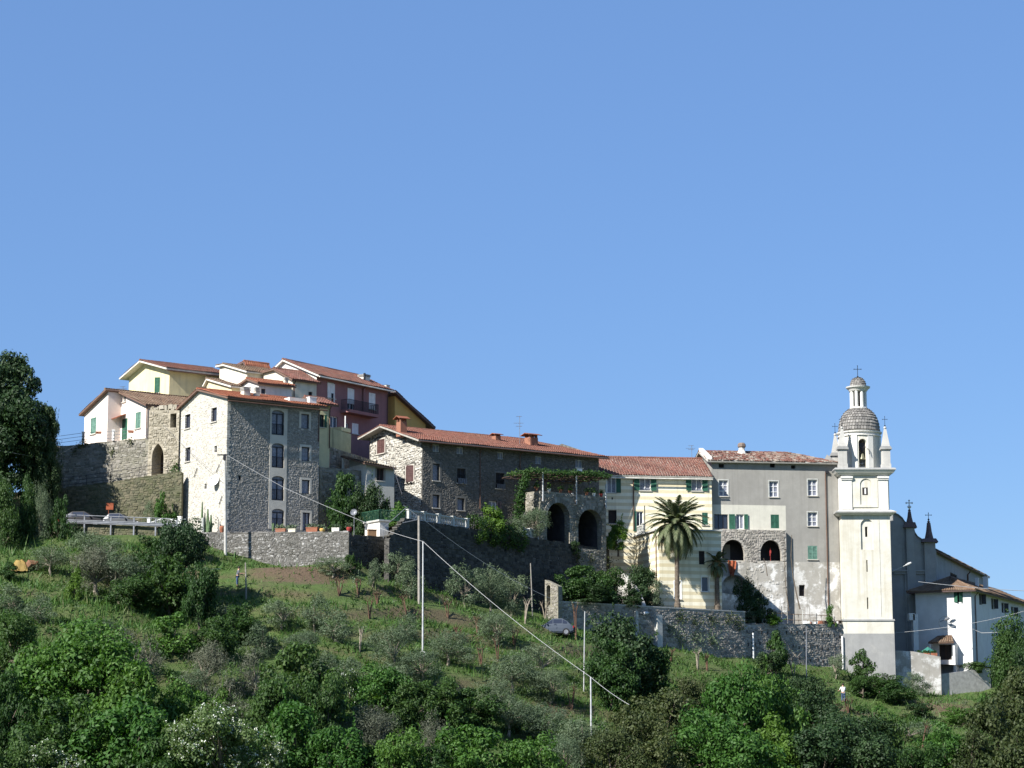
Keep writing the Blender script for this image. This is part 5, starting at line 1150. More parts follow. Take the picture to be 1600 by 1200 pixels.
ring('plinth', zdk, zbd - .16, .10, .10, M['tower_plaster']); ring('band', zbd - .16, zbd, .2, .16, M['tower_grey']); ring('base', 7, zdk - .003, .13, .11, M['tower_grey'])
# stage 2
ring('cornice', zc2, zc2 + .22, .22, .52, M['tower_white']); ring('cornice_top', zc2 + .223, zc2 + .36, .58, .55, M['tower_grey']); ring('cornice_slope', zc2 + .363, z(797), .5, .12, M['tower_white'])
n2 = Op(f0.rect(1344, 747.8, 1362.3, 788.6), 'round', depth=.14)
box_stage(-.12, z(797) + .002, zc1 + .4, (), M['tower_plaster'], 'upper_shaft')
f0s = f0; f0 = Face(h.pt(.12, .0, 0)[:2], h.pt(h.Lu - .12, .0, 0)[:2])
mb = MB(); tA, tB = 1.05, h.Lu - 1.25; zz0, zz1 = z(797) + .3, zc1 + .1
n2 = Op(f0.rect(1344, 747.8, 1362.3, 788.6), 'round', depth=.09)
fq = OffFace(f0, -.02); wall(mb, fq, [(tA, zz0), (tB, zz0), (tB, zz1), (tA, zz1)], [n2]); part('panel', mb, M['tower_plaster'], h.root)
f0b = f0
w = f0.rect(1347.6, 761.5, 1356, 773); part('opening', MB().fbox(f0, w[0], w[1], w[2], w[3], -.118, -.095), M['dark_inside'], h.root); part('shutter_bar', MB().fbox(f0, w[0] + .22, w[0] + .36, w[2] + .08, w[3] - .1, -.094, -.07), M['white_paint'], h.root)
for k, (a, b) in enumerate(((.0, tA - .04), (tB + .04, h.Lu - .24))):
    part('pilaster', MB().fbox(f0, a, b, z(797) + .05, zc1 - .02, -.1, .06), M['tower_white'], h.root)
    cp_ = MB().fbox(f0, a - .06, b + .06, z(750), z(747.6), .0, .16).fbox(f0, a - .1, b + .1, z(747.6) + .002, z(744.5), .0, .24); part('capital', cp_, M['tower_white'], h.root)
for sd in (0, 1):
    fL_ = Face(h.pt(-.0 if not sd else h.Lu, 4.9 if not sd else .1, 0)[:2], h.pt(-.0 if not sd else h.Lu, .1 if not sd else 4.9, 0)[:2]); part('side_pilaster', MB().fbox(fL_, .1, fL_.L - .1, z(797) + .05, zc1 - .02, -.12, .02), M['tower_white'], h.root)
ring('cornice', zc1, zc1 + .2, .15, .35, M['tower_white']); ring('cornice_top', zc1 + .203, zc1 + .5, .42, .62, M['tower_white']); ring('cornice_slope', zc1 + .503, z(732) + .02, .66, .56, M['tower_grey'])
# belfry drum
zd0, zd1 = z(732) + .022, z(671)
cx, cy = h.pt(h.Lu / 2 - .05, h.Lv / 2, 0)[:2]; rd = 2.06
cf = CylFace((cx, cy), rd); oz0, oz1 = z(729.5), z(684.4); ow = .41; ops = []
ops = [Op((cf.L * k - ow, cf.L * k + ow, oz0, oz1), 'round', depth=.4) for k in (.25, .5, .75)]
mb = MB(); wall(mb, cf, [(0, zd0), (cf.L, zd0), (cf.L, zd1), (0, zd1)], ops, tsub=48); part('drum', mb, M['tower_plaster'], h.root)
mb = MB(); r2 = CylFace((cx, cy), rd - .42)
for k in range(8):
    a = (k + .5) / 8 * cf.L
    if k % 2 == 0 or True: mb.hexa([cf.p(a - .28, zd0, .1), cf.p(a + .28, zd0, .1), cf.p(a + .28, zd0, -.05), cf.p(a - .28, zd0, -.05), cf.p(a - .28, zd1 - .5, .1), cf.p(a + .28, zd1 - .5, .1), cf.p(a + .28, zd1 - .5, -.05), cf.p(a - .28, zd1 - .5, -.05)])
part('drum_pilaster', mb, M['tower_white'], h.root)
part('drum_cornice', MB().lathe((cx, cy, zd1 - .5), [(rd + .02, -.02), (rd + .14, .02), (rd + .14, .12), (rd + .03, .14), (rd + .03, .3), (rd + .2, .36), (rd + .24, .5), (rd - .1, .56)], 40), M['tower_white'], h.root, smooth=False)
part('belfry_floor', MB().lathe((cx, cy, zd0), [(rd - .05, .0), (rd - .05, .05)], 24), M['tower_grey'], h.root)
# main dome with its scales
def dome(name, cz, r, hh, n_rows, n_col, scale_name):
    prof = [(r * math.cos(a) ** .8, hh * math.sin(a)) for a in [math.pi / 2 * i / 14 for i in range(14)]] + [(.02, hh)]
    d = part(name, MB().lathe((cx, cy, cz), prof, 40), M['tile_grey'], h.root, smooth=True)
    mb = MB()
    for j in range(n_rows):
        a0, a1 = math.pi / 2 * j / n_rows * .96, math.pi / 2 * (j + 1.25) / n_rows * .96
        rr0, zz0 = r * math.cos(a0) ** .8, hh * math.sin(a0); rr1, zz1 = r * math.cos(min(a1, 1.57)) ** .8 if a1 < 1.56 else .05, hh * math.sin(min(a1, 1.57))
        nc = max(8, int(n_col * rr0 / r))
        for i in range(nc):
            w0 = 2 * math.pi * (i + .5 * (j % 2)) / nc; dw = math.pi / nc * .92
            P = lambda w, rr, zz, e: (cx + (rr + e) * math.cos(w), cy + (rr + e) * math.sin(w), cz + zz + e * .4)
            e0 = .07 + rnd.random() * .03
            mb.add([P(w0 - dw, rr0, zz0, .0), P(w0 + dw, rr0, zz0, .0), P(w0 - dw * .8, rr0, zz0 + .03, e0), P(w0 + dw * .8, rr0, zz0 + .03, e0), P(w0 + dw * .9, rr1, zz1, .02), P(w0 - dw * .9, rr1, zz1, .02)], [(0, 1, 3, 2), (2, 3, 4, 5), (0, 2, 5), (1, 4, 3)])
    part(scale_name, mb, M['tile_grey'], d, kind='stuff')
zdo = z(670) + .05; zdt = z(633); dome('dome', zdo, 2.04, zdt - zdo + .12, 11, 44, 'scale')
# lantern
zl0, zl1 = zdt - .15, z(604.4); part('lantern_core', MB().lathe((cx, cy, zl0), [(.36, 0), (.36, zl1 - zl0)], 10), M['dark_inside'], h.root)
part('lantern_foot', MB().lathe((cx, cy, zl0), [(.95, 0), (.9, .22), (.82, .28), (.5, .29)], 24), M['tower_white'], h.root)
for k in range(8):
    a = R(22 + 45 * k); part('lantern_column', MB().lathe((cx + .7 * math.cos(a), cy + .7 * math.sin(a), zl0 + .25), [(.2, 0), (.2, .1), (.17, .12), (.17, zl1 - zl0 - .4), (.21, zl1 - zl0 - .3), (.21, zl1 - zl0 - .2)], 8), M['tower_white'], h.root)
part('lantern_cornice', MB().lathe((cx, cy, zl1 - .12), [(.62, 0), (.9, .05), (1.0, .22), (1.2, .38), (1.24, .5), (.7, .58)], 32), M['tower_white'], h.root)
zs0 = zl1 + .42; dome('lantern_dome', zs0, .78, z(584) - zs0, 6, 18, 'small_scale')
def cross(x, y, z0, hh, w_, par, name='cross', mat='iron', r=.03):
    zc = z0 + hh * .72; mb = MB().tube([(x, y, z0 - .1), (x, y, z0 + hh)], r, 5).tube([(x - w_, y, zc), (x + w_, y, zc)], r, 5)
    for p in ((x - w_, y, zc), (x + w_, y, zc), (x, y, z0 + hh)): mb.lathe((p[0], p[1], p[2] - r * 2), [(.01, 0), (r * 2, r * 2), (.01, r * 4)], 6)
    mb.lathe((x, y, z0 - .02), [(.02, 0), (r * 4, r * 4), (.02, r * 8)], 8); return part(name, mb, M[mat], par)
cross(cx, cy, z(584), z(565) - z(584), .36, h.root)
# corner obelisks
for (u, v, top) in ((.28, .05, True), (h.Lu - .25, .05, True), (h.Lu - .25, h.Lv - .1, True), (.28, h.Lv - .1, True)):
    q = h.pt(u, v, 0); b0 = z(732) + .022; b1 = z(703); t1 = z(670.5)
    mb = MB().box((q.x, q.y, (b0 + b1) / 2), (.8, .8, b1 - b0)).box((q.x, q.y, b0 + .22), (.92, .92, .4)); pn = part('pinnacle', mb, M['tower_weathered'], h.root)
    part('pinnacle_cap', MB().box((q.x, q.y, b1 + .1), (1.1, 1.1, .18)).box((q.x, q.y, b1 + .27), (.95, .95, .15)), M['tower_grey'], pn)
    part('obelisk', MB().box((q.x, q.y, (b1 + .345 + t1) / 2), (.78, .78, t1 - b1 - .345), taper=.28).lathe((q.x, q.y, t1), [(.1, 0), (.17, .12), (.1, .26)], 8), M['tower_weathered'], pn)
    cross(q.x, q.y, t1 + .28, 1.0, .24, pn, r=.022)
# bell
bz = z(711); mb = MB().lathe((cx, cy - rd + .55, bz - .35), [(.36, 0), (.37, .06), (.28, .22), (.22, .5), (.17, .62), (.05, .68)], 16)
solo('bell', mb, M['bronze'], 'bronze bell hanging in the arched opening of the bell tower', 'bell', (cx, cy - rd + .55, bz), smooth=True)
part('headstock', MB().box((cx, cy - rd + .55, z(694)), (.62, .16, .5)).box((cx, cy - rd + .55, z(700)), (.25, .12, .5)).tube([(cx + .3, cy - rd + .4, z(696)), (cx + .62, cy - rd - .1, z(702)), (cx + .66, cy - rd - .12, z(709))], .04, 5), M['iron'], h.root)
part('bell_frame', MB().box((cx - .1, cy - rd + .7, z(722)), (.5, .2, .12)).box((cx - .05, cy - rd + .7, z(727)), (.6, .2, .1)).box((cx + .05, cy - rd + .8, z(717)), (.1, .1, 1.0)), M['steel'], h.root)
# lamp on an arm from the tower side
a = P3(1394, 893, 230.4); b = P3(1424, 879, 229.5); m_ = a.lerp(b, .7)
lm = thing('street_lamp', 'street lamp on an arm sticking out from the bell tower over the church front', 'street lamp', a)
part('arm', MB().tube([a, m_], .035, 5), M['pole_white'], lm); part('lamp_head', MB().tube([m_, m_.lerp(b, .5), b], [.07, .13, .08], 8), M['pole_white'], lm)
# ------------------------------------------------------------------ church
YC = 237.5
h = Ch = House('church', 'church with curved gable front, two dark pinnacles and a stained side wall', (1461, 870, YC), 70, (1539, 900), 15.5, 6, cat='church')
# front wall faces the camera: from the hidden centre to the corner
fc = Face(plan(1338, 870, YC + .6), plan(1461.5, 870, YC)); tc = fc.t(1376, 820); prof = []
for x, y in ((1338, 850), (1345, 826), (1352, 814), (1366, 801), (1380, 798), (1394, 801.5), (1404, 806), (1410, 811), (1414, 817), (1428, 827), (1430, 834), (1434, 840), (1440, 844), (1450, 846), (1461.5, 847)):
    t = fc.t(x, y); prof.append((t, fc.z(t, y)))
mb = MB()
for (a, za2), (b2, zb2) in zip(prof, prof[1:]):
    mb.poly([fc.p(a, 6), fc.p(b2, 6), fc.p(b2, zb2), fc.p(a, za2)]); mb.poly([fc.p(b2, 6, -.7), fc.p(a, 6, -.7), fc.p(a, za2, -.7), fc.p(b2, zb2, -.7)]); mb.poly([fc.p(a, za2), fc.p(b2, zb2), fc.p(b2, zb2, -.7), fc.p(a, za2, -.7)])
mb.poly([fc.p(fc.L, 6), fc.p(fc.L, 6, -.7), fc.p(fc.L, prof[-1][1], -.7), fc.p(fc.L, prof[-1][1])])
part('front_wall', mb, M['church_plaster'], h.root)
mb = MB()
for (a, za2), (b2, zb2) in zip(prof, prof[1:]): mb.hexa([fc.p(a, za2 - .02, .12), fc.p(b2, zb2 - .02, .12), fc.p(b2, zb2 - .02, -.8), fc.p(a, za2 - .02, -.8), fc.p(a, za2 + .16, .16), fc.p(b2, zb2 + .16, .16), fc.p(b2, zb2 + .16, -.8), fc.p(a, za2 + .16, -.8)])
part('gable_coping', mb, M['tile_grey'], h.root)
for (x0, x1, ytop, yc, yt, xa, xb, crossmat, ych) in ((1415, 1428.5, 825, 816.5, 799, 1412.5, 1432.5, 'white_paint', 782), (1443.5, 1460.5, 848, 842, 817, 1439.5, 1462.5, 'iron', 801.5)):
    ta, tb = fc.t(x0, ytop), fc.t(x1, ytop); zt_ = fc.z(ta, ytop); zcap = fc.z(ta, yc); zp_ = fc.z(ta, yt); tm = (ta + tb) / 2; wd = tb - ta
    pn = part('pinnacle_pier', MB().fbox(fc, ta, tb, 6, zt_, -.5, .35), M['church_plaster'], h.root)
    q = fc.p(tm, 0, -.05); part('pinnacle_cap', MB().box((q[0], q[1], (zt_ + zcap) / 2 + .0), (wd * 1.55, wd * 1.55, (zcap - zt_) * .98), (fc.d.x, fc.d.y), taper=.75), M['eave_dark'], pn)
    part('pinnacle', MB().lathe((q[0], q[1], zcap), [(wd * .42, 0), (wd * .27, (zp_ - zcap) * .45), (wd * .17, zp_ - zcap)], 10).lathe((q[0], q[1], zp_ - .02), [(.06, 0), (.17, .12), (.06, .26)], 8), M['eave_dark'], pn)
    zx = fc.z(tm, ych); cross(q[0], q[1], zp_ + .25, zx - zp_ - .25, .3, pn, mat=crossmat, r=.03 if crossmat == 'iron' else .06)
ta, tb = fc.t(1396, 894), fc.L; zz = fc.z(tb, 893); mb = MB().fbox(fc, ta, tb - .1, zz - .25, zz, .005, .2).fbox(fc, ta, tb, zz + .002, zz + .14, .005, .36); part('cornice', mb, M['church_plaster'], h.root)
for x0, x1 in ((1414, 1420), (1424, 1429)): mb = MB().fbox(fc, fc.t(x0, 930), fc.t(x1, 930), 6, zz - .26, .004, .14); part('pilaster', mb, M['church_plaster'], h.root)
# nave behind it
zE_ = Zat(YC, 859); f = h.RF; h.out = {h.RF: [(0, 6), (h.Lu, 6), (h.Lu, zE_), (0, zE_)]}
h.gable(zE_, zE_, .5, zE_ + 4.2); del h.out[h.LF]
window(h, h.RF, (1484.8, 896.5, 1495.5, 908), 'dark_paint', nx=2, pane='dark_inside', sill=None)
h.walls(M['church_plaster']); h.gable_roof(M['tile_brown'], M['eave_brown'], ov=.5, og=-.9, og2=.4)
for x0, x1, y0, y1, lb in ((1524, 1530, 904.5, 922, 'a'), (1536, 1543.5, 903, 924, 'b')): pass
downpipe(h, h.RF, 1511, 893, 912, r=.1, hook=.3)
# ------------------------------------------------------------------ white house by the church
h = Wh = House('white_house', 'white house with green shutters, hipped roof and a tiled porch beside the church', (1518, 960, 233.4), 64, (1612, 960), (1431, 960), 8)
zE2 = Zat(233.4, 921); h.gable(zE2, zE2, .5, zE2); zr = zE2 + 1.7
h.out = {k: [(0, 8), (k.L, 8), (k.L, zE2), (0, zE2)] for k in (h.RF, h.LF, h.EF, h.KF)}
window(h, h.LF, (1490.5, 924.5, 1504.5, 941), 'dark_paint', nx=2, shut='ajar', shm='green', sill=None)
window(h, h.LF, (1467.5, 1007, 1487, 1031), 'dark_wood', nx=2, pane='dark_inside', sill=None, name='door')
for x in (1532, 1551, 1567, 1582): window(h, h.RF, (x - 2.0, 927 + (x - 1532) * .42, x + 2.0, 945 + (x - 1532) * .36), 'dark_paint', nx=1, shut=None, pane='dark_inside', sill=None)
for x in (1532, 1551, 1567, 1582):
    t_ = h.RF.t(x, 935); z_ = h.RF.z(t_, 935 + (x - 1532) * .4)
    part('shutter', shutter_mb(h.RF, t_ + .4, t_ + .8, z_ - .55, z_ + .45, .03, -1, 1.1), M['dark_paint'], h.root)
h.walls(M['white_house'])
ov = .7; z0_ = zE2 - .12; A_, B_, C_, D_ = h.pt(-ov, -ov, z0_), h.pt(h.Lu + ov, -ov, z0_), h.pt(h.Lu + ov, h.Lv + ov, z0_), h.pt(-ov, h.Lv + ov, z0_)
r0_, r1_ = h.pt(h.Lv * .5, h.Lv / 2, zr - .2), h.pt(h.Lu - h.Lv * .5, h.Lv / 2, zr - .2)
roof_plane(h, A_, B_, r1_, r0_, M['tile_brown'], None); roof_plane(h, D_, A_, r0_, r0_ + Vector((.01, 0, 0)), M['tile_brown'], None); roof_plane(h, C_, D_, r0_, r1_, M['tile_brown'], None); roof_plane(h, B_, C_, r1_, r1_ + Vector((0, .01, 0)), M['tile_brown'], None)
for a, b in ((A_, r0_), (D_, r0_), (r0_, r1_)): ridge_tiles(h.tl, a + Vector((0, 0, .07)), b + Vector((0, 0, .07)))
h.roof_obj(M['tile_brown'], M['eave_dark'])
for px, yt, yb, w, v in ((1527, 904.5, 917, 6, 1.4), (1540.5, 903, 922, 8, 1.0)):
    t = h.at_roof(px, yb, v); c = h.pt(t, v, 0); zb = z0_ + .3; k = w * mpp(c.y); part('chimney', MB().box((c.x, c.y, (zb + Zat(c.y, yt)) / 2), (k * .8, k * .8, Zat(c.y, yt) - zb), (h.u.x, h.u.y)).box((c.x, c.y, Zat(c.y, yt) + .05), (k, k, .1), (h.u.x, h.u.y)), M['white_house'], h.root)
downpipe(h, h.RF, 1524, 926, 1040, r=.06)
f = h.LF; tc_, zc_ = f.t(1477, 973), f.z(f.t(1477, 973), 973); mb = MB(); n = 28; rr = .66
mb.tube([f.p(tc_ + rr * math.cos(2 * math.pi * i / n), zc_ + rr * math.sin(2 * math.pi * i / n), .02) for i in range(n + 1)], .022, 4); part('ring_mark', mb, M['surround'], h.root)
ta, tb = f.t(1456.6, 1012), f.t(1497, 1012); z_a = f.z(ta, 1004); zp = f.z(ta, 994.5)
sl0 = MB(); e = 1.5; a, b, c, d = f.p(ta, z_a - .1, e), f.p(tb, z_a - .1, e), f.p(tb - .6, zp, .0), f.p(ta + .6, zp, .0)
sl0.slab(a, b, c, d, .1).slab(f.p(ta, z_a - .1, 0), a, d, Vector(d) + Vector((0, .01, 0)), .1); pr = part('porch_roof', sl0, M['eave_brown'], h.root); mb = MB(); tiles(mb, a, b, c, d); part('tile', mb, M['tile_brown'], pr, kind='stuff')
part('porch_wall', MB().fbox(f, tb - .22, tb, 8, z_a - .22, .003, 1.2), M['white_house'], h.root); part('porch_post', MB().fbox(f, ta + .1, ta + .22, 8, z_a - .2, 1.2, 1.32), M['white_paint'], h.root)
q = f.p(f.t(1470, 985), f.z(f.t(1470, 985), 971), .05); b = f.p(f.t(1487, 968), f.z(f.t(1487, 968), 967), 1.0); q, b = Vector(q), Vector(b); m_ = q.lerp(b, .5)
lm = thing('street_lamp', 'grey street lamp reaching out over the ring mark on the white house wall', 'street lamp', q)
part('arm', MB().tube([q, m_], .03, 5), M['steel'], lm); part('lamp_head', MB().tube([m_, m_.lerp(b, .4), b], [.05, .17, .12], 8), M['steel'], lm)
# small white buttress in the tower's shadow
q0 = plan(1428, 985, 233.2); mb = MB().box((q0[0] + .1, q0[1], (Zat(233, 960) + 8) / 2), (.5, 1.2, Zat(233, 960) - 8)).box((q0[0] - .25, q0[1], Zat(233, 964)), (.55, 1.2, .7)); solo('buttress', mb, M['white_house'], 'narrow shaded white buttress between the church front and the white house', 'buttress', (q0[0], q0[1], 8))
# parasol, planters
c = P3(1450, 1016, 231.6); zt_ = zE - .7; pa = thing('parasol', 'open green parasol on the terrace beside the white house porch', 'parasol', (c.x, c.y, zt_))
part('pole', MB().tube([(c.x, c.y, zt_), (c.x, c.y, Zat(231.6, 1009.5))], .03, 6), M['wood'], pa); rr = 13.5 * mpp(231)
cn = MB(); zA_, zB_ = Zat(231.6, 1010.5), Zat(231.6, 1019.5)
for i in range(8):
    w0, w1 = 2 * math.pi * i / 8, 2 * math.pi * (i + 1) / 8; p0, p1 = (c.x + rr * math.cos(w0), c.y + rr * math.sin(w0), zB_), (c.x + rr * math.cos(w1), c.y + rr * math.sin(w1), zB_)
    cn.poly([p0, p1, (c.x, c.y, zA_)]); cn.poly([(p0[0], p0[1], zB_ - .16), (p1[0], p1[1], zB_ - .16), p1, p0])
part('canopy', cn, M['green_canvas'], pa)
for i, (px, w, lb) in enumerate(((1437, 9, 'first orange planter on the whitewashed terrace wall, under the parasol'), (1448, 9, 'middle orange planter on the whitewashed terrace wall'), (1460, 9, 'orange planter at the corner of the whitewashed terrace wall'))):
    q = P3(px, 1025, 230.5); k = w * mpp(230); rt = thing('planter', lb, 'planter', (q.x, q.y, zE), 'orange planters on the terrace wall'); part('box', MB().box((q.x, q.y + .25, zE + .2), (k, .3, .36), taper=1.1), M['terracotta'], rt)
    mb = MB()
    for _ in range(70): p = Vector((q.x + rnd.uniform(-k / 2, k / 2), q.y + .25 + rnd.uniform(-.15, .15), zE + .38 + rnd.random() * .25)); mb.poly([p + Vector((rnd.gauss(0, .06), rnd.gauss(0, .06), rnd.gauss(0, .05))) for _ in range(4)])
    part('plant', mb, M['leaf_green'], rt, kind='stuff')
ORDN = ['first', 'second', 'third', 'fourth', 'fifth']
# ------------------------------------------------------------------ poles and cables
def pole(name, label, px, ytop, ybase, Y, rb, rt, mat, base=None, lean=0.0, extra=None, cat='pole'):
    b = P3(px, ybase, Y) if base is None else base; t = P3(px + lean, ytop, b.y)
    root = thing(name, label, cat, b); part('shaft', MB().tube([b - Vector((0, 0, .6)), b.lerp(t, .5), t], [rb, (rb + rt) / 2, rt], 10), M[mat], root)
    return root, t
hb = hit(352.6, 868); p1r, p1t = pole('utility_pole', 'thick pale concrete pole in front of the corner of the square stone house', 352.8, 709, 868, 0, .14, .085, 'concrete', hb, -1.5)
part('crossarm', MB().box((p1t.x - .2, p1t.y, p1t.z - .1), (.9, .08, .1)).box((p1t.x, p1t.y - .08, p1t.z - .3), (.25, .12, .5)), M['iron'], p1r)
hb2 = hit(655, 944); p2r, p2t = pole('utility_pole', 'weathered wooden pole standing close behind the white metal pole', 655, 806, 944, 0, .13, .1, 'wood_pole', hb2, -.6)
q = P3(629, 817, p2t.y - .5); part('bracket', MB().tube([p2t - Vector((0, 0, .3)), q], .035, 5).tube([p2t - Vector((0, 0, .1)), p2t + Vector((-1.3, 0, .9))], .02, 5), M['steel'], p2r)
hb3 = hit(660.5, 1026); p3r, p3t = pole('metal_pole', 'tall white metal pole on the olive slope carrying the thick pale cable', 660.5, 846, 1026, 0, .075, .055, 'pole_white', hb3, .5)
part('foot', MB().lathe((hb3.x, hb3.y, hb3.z - .1), [(.3, 0), (.26, .4), (.12, .5)], 10), M['concrete_light'], p3r)
hb4 = hit(912, 1080); p4r, p4t = pole('metal_pole', 'thin grey pole rising past the garden wall near the blue car', 912, 955, 1080, 0, .05, .04, 'pole_white', hb4, 1.8)
hb5 = hit(924, 1168); p5r, p5t = pole('metal_pole', 'white pole low on the slope where the thick cable bends', 924, 1058, 1168, 0, .075, .055, 'pole_white', hb5, -1)
pole('post', 'slim wooden post beside the person on the grassy terrace', 385, 879, 937, 0, .07, .05, 'wood_pole', hit(385, 937), -1.5, cat='post')
pole('metal_pole', 'grey pole in front of the drain slot wall by the bell tower', 1260, 979, 1062, 0, .06, .045, 'steel', hit(1260, 1062))
pole('metal_pole', 'weathered pole against the long shaded wall near the bare trees', 831, 880, 957, 0, .06, .045, 'wood_pole', hit(832, 960) + Vector((0, -.8, 0)), -2)
for px, a, b, lb in ((1176, 989, 1032, 'short white pipe standing against the drain slot wall near the garden wall end'), (1316, 994, 1046, 'white pipe running down the wall edge at the bell tower foot')):
    f_, = (Face(s0, s1),); t = f_.t(px, b); q = f_.p(t, f_.z(t, b), .12); solo('drainpipe', MB().tube([q, (q[0], q[1], f_.z(t, a))], .09, 8), M['white_paint'], lb, 'pipe', q)
fgw = Face(g0, g1)
t = fgw.t(1026, 985); q = fgw.p(t, 0, .25); mb = MB().box((q[0], q[1], (fgw.z(t, 961) + 8) / 2), (.62, .5, fgw.z(t, 961) - 8), (fgw.d.x, fgw.d.y)); solo('gate_pillar', mb, M['concrete_light'], 'white square pillar against the garden wall below the striped house', 'pillar', (q[0], q[1], fgw.z(t, 1010)))
t2 = fgw.t(1016, 985); 
t = fgw.t(992.5, 985); q = fgw.p(t, 0, .15); solo('gate_pillar', MB().box((q[0], q[1], (fgw.z(t, 955) + 8) / 2), (.3, .3, fgw.z(t, 955) - 8), (fgw.d.x, fgw.d.y)), M['concrete'], 'thin grey pillar against the garden wall beside the big dark tree', 'pillar', (q[0], q[1], fgw.z(t, 1000)))
a = P3(1018, 957, fgw.p(t2, 0, .1)[1]); b = a + Vector((-.75, -.8, -.12)); lm = thing('street_lamp', 'small street lamp leaning out over the garden wall coping', 'street lamp', a)
part('arm', MB().tube([a - Vector((0, 0, .8)), a, a.lerp(b, .4)], .03, 5), M['steel'], lm); part('lamp_head', MB().tube([a.lerp(b, .35), a.lerp(b, .6), b], [.06, .16, .12], 8), M['lamp_glass'], lm)
def cable(label, pts, r=.02, sag=.4, mat='cable'):
    out = []
    for a, b in zip(pts, pts[1:]):
        a, b = Vector(a), Vector(b); n = 10; L = (b - a).length
        for i in range(n): s = i / n; out.append(a.lerp(b, s) - Vector((0, 0, 4 * sag * (L / 25) * s * (1 - s))))
    out.append(Vector(pts[-1])); solo('cable', MB().tube(out, r, 5), M[mat], label, 'cable', out[0])
far = P3(983, 1101, p5t.y - 12)
cable('thick pale cable sagging from the concrete pole to the white metal pole', [p1t, P3(444, 762, 196.2), P3(570, 816, 195), p3t], .018, .15)
cable('thick pale cable running from the tall white metal pole down to the low white pole', [p3t, p5t], .018, .5)
cable('pale cable end going from the low white pole into the oak', [p5t, far], .018, .2)
cable('thin cable in front of the long shaded wall, wooden pole to garden pier', [p2t, P3(860, 935, 203)], .018, .8, 'cable')
cable('thin wire crossing the gate wall and white dish of the square stone house', [P3(255, 664, 206), P3(336, 740, 199.3), p1t], .014, .3, 'cable_dark')
cable('dark cable from the lean-to past the row house corner to the wooden pole', [P3(614, 727, 208), P3(628, 772, 207.5), P3(668, 797, 211), p2t], .025, .2, 'cable_dark')
cable('pale wire from the tower shadow across the white house roof to the oaks', [P3(1435, 909, 228), P3(1542, 920, 229), P3(1625, 924, 231)], .03, .1)
cable('pale wire at mid height across the white house wall', [P3(1396, 989, 229.5), P3(1518, 974, 229), P3(1600, 955, 229)], .02, .3)
cable('short white wire looping off the white house side wall into the oaks', [P3(1520, 983, 232), P3(1534, 989, 232), P3(1560, 988, 231.5)], .03, .1)
cable('thin wire above the dark evergreen tree, by the railing', [P3(-20, 700, 200), P3(80, 718, 205), P3(128, 690, 208)], .014, .1, 'cable')
cable('thin wire in front of the big round green tree', [P3(280, 889, 184), P3(345, 889, 186)], .02, .05, 'cable')
# ------------------------------------------------------------------ things about the square stone house
f = D.LF; t = f.t(339, 752); dz = f.z(t, 752); q = Vector(f.p(t, dz, .24)); n3 = Vector((-.42, -.85, .32)).normalized()
def dish(label, q, n3, r, back, mat='white_paint'):
    root = thing('satellite_dish', label, 'satellite dish', back); n3 = n3.normalized(); a = n3.cross(Vector((0, 0, 1))).normalized(); b = a.cross(n3); mb = MB(); rings = []
    for k in range(5):
        rr = r * k / 4; dd = .32 * r * (k / 4) ** 2
        rings.append([q + n3 * dd + a * (rr * math.cos(2 * math.pi * i / 20)) + b * (rr * math.sin(2 * math.pi * i / 20)) for i in range(20)])
    v = [p for rg in rings for p in rg]; fs = [(k * 20 + i, k * 20 + (i + 1) % 20, (k + 1) * 20 + (i + 1) % 20, (k + 1) * 20 + i) for k in range(4) for i in range(20)]
    mb.add(v, fs); rim = rings[-1]; mb.tube(rim + [rim[0]], .025, 4); part('reflector', mb, M[mat], root, smooth=False)
    part('arm', MB().tube([q - b * r * .9, q + n3 * r * .95], .02, 5).lathe(q + n3 * r * .92, [(.03, 0), (.06, .05), (.03, .12)], 8), M['steel'], root); part('bracket', MB().tube([q, q - n3 * .25, back], .035, 5), M['steel'], root)
dish('large white satellite dish on the sunlit side of the square stone house', q, n3, .52, Vector(f.p(t, dz, .02)))
q = P3(553, 801, 203); dish('small grey satellite dish on a post near the little white hut', q, Vector((-.2, -1, .3)), .28, q + Vector((0, .3, -.3)), 'steel'); solo('dish_post', MB().tube([(q.x, q.y + .3, zt0 - .55), (q.x, q.y + .3, q.z - .25)], .03, 5), M['steel'], 'thin post carrying the small grey satellite dish', 'post', (q.x, q.y + .3, zt0 - .55))
# terracotta jar and troughs along the pot wall
wf = Face(w0a, w0b)
def pot(label, px, w, hh, mat='terracotta', plant=True, trough=False, grp='pots on the wall of the square stone house'):
    t = wf.t(px, 828); zt_ = Zat(199.5, 834) + (Zat(196.6, 832) - Zat(199.5, 834)) * t / wf.L + .1; q = wf.p(t, zt_, -.3); k = w * mpp(198); H = hh * mpp(198)
    r = thing('flowerpot', label, 'flowerpot', q, grp)
    if trough: part('pot', MB().box((q[0], q[1], zt_ + H / 2), (k, .32, H), (wf.d.x, wf.d.y), taper=1.08).box((q[0], q[1], zt_ + H - .02), (k * 1.1, .38, .06), (wf.d.x, wf.d.y)), M[mat], r)
    else: part('pot', MB().lathe(q, [(k * .3, 0), (k * .45, H * .45), (k * .5, H * .75), (k * .36, H * .93), (k * .42, H)], 14), M[mat], r)
    if plant:
        mb = MB()
        for _ in range(90):
            p = Vector((q[0], q[1], zt_ + H)) + Vector((wf.d.x, wf.d.y, 0)) * rnd.uniform(-k / 2, k / 2) + Vector((rnd.gauss(0, .08), rnd.gauss(0, .08), rnd.random() * .3)); mb.poly([p + Vector((rnd.gauss(0, .06), rnd.gauss(0, .06), rnd.gauss(0, .06))) for _ in range(4)])
        part('plant', mb, M['leaf_olive'], r, kind='stuff')
pot('tall orange clay jar on the wall beside the concrete pole', 345, 8.5, 11, plant=False)
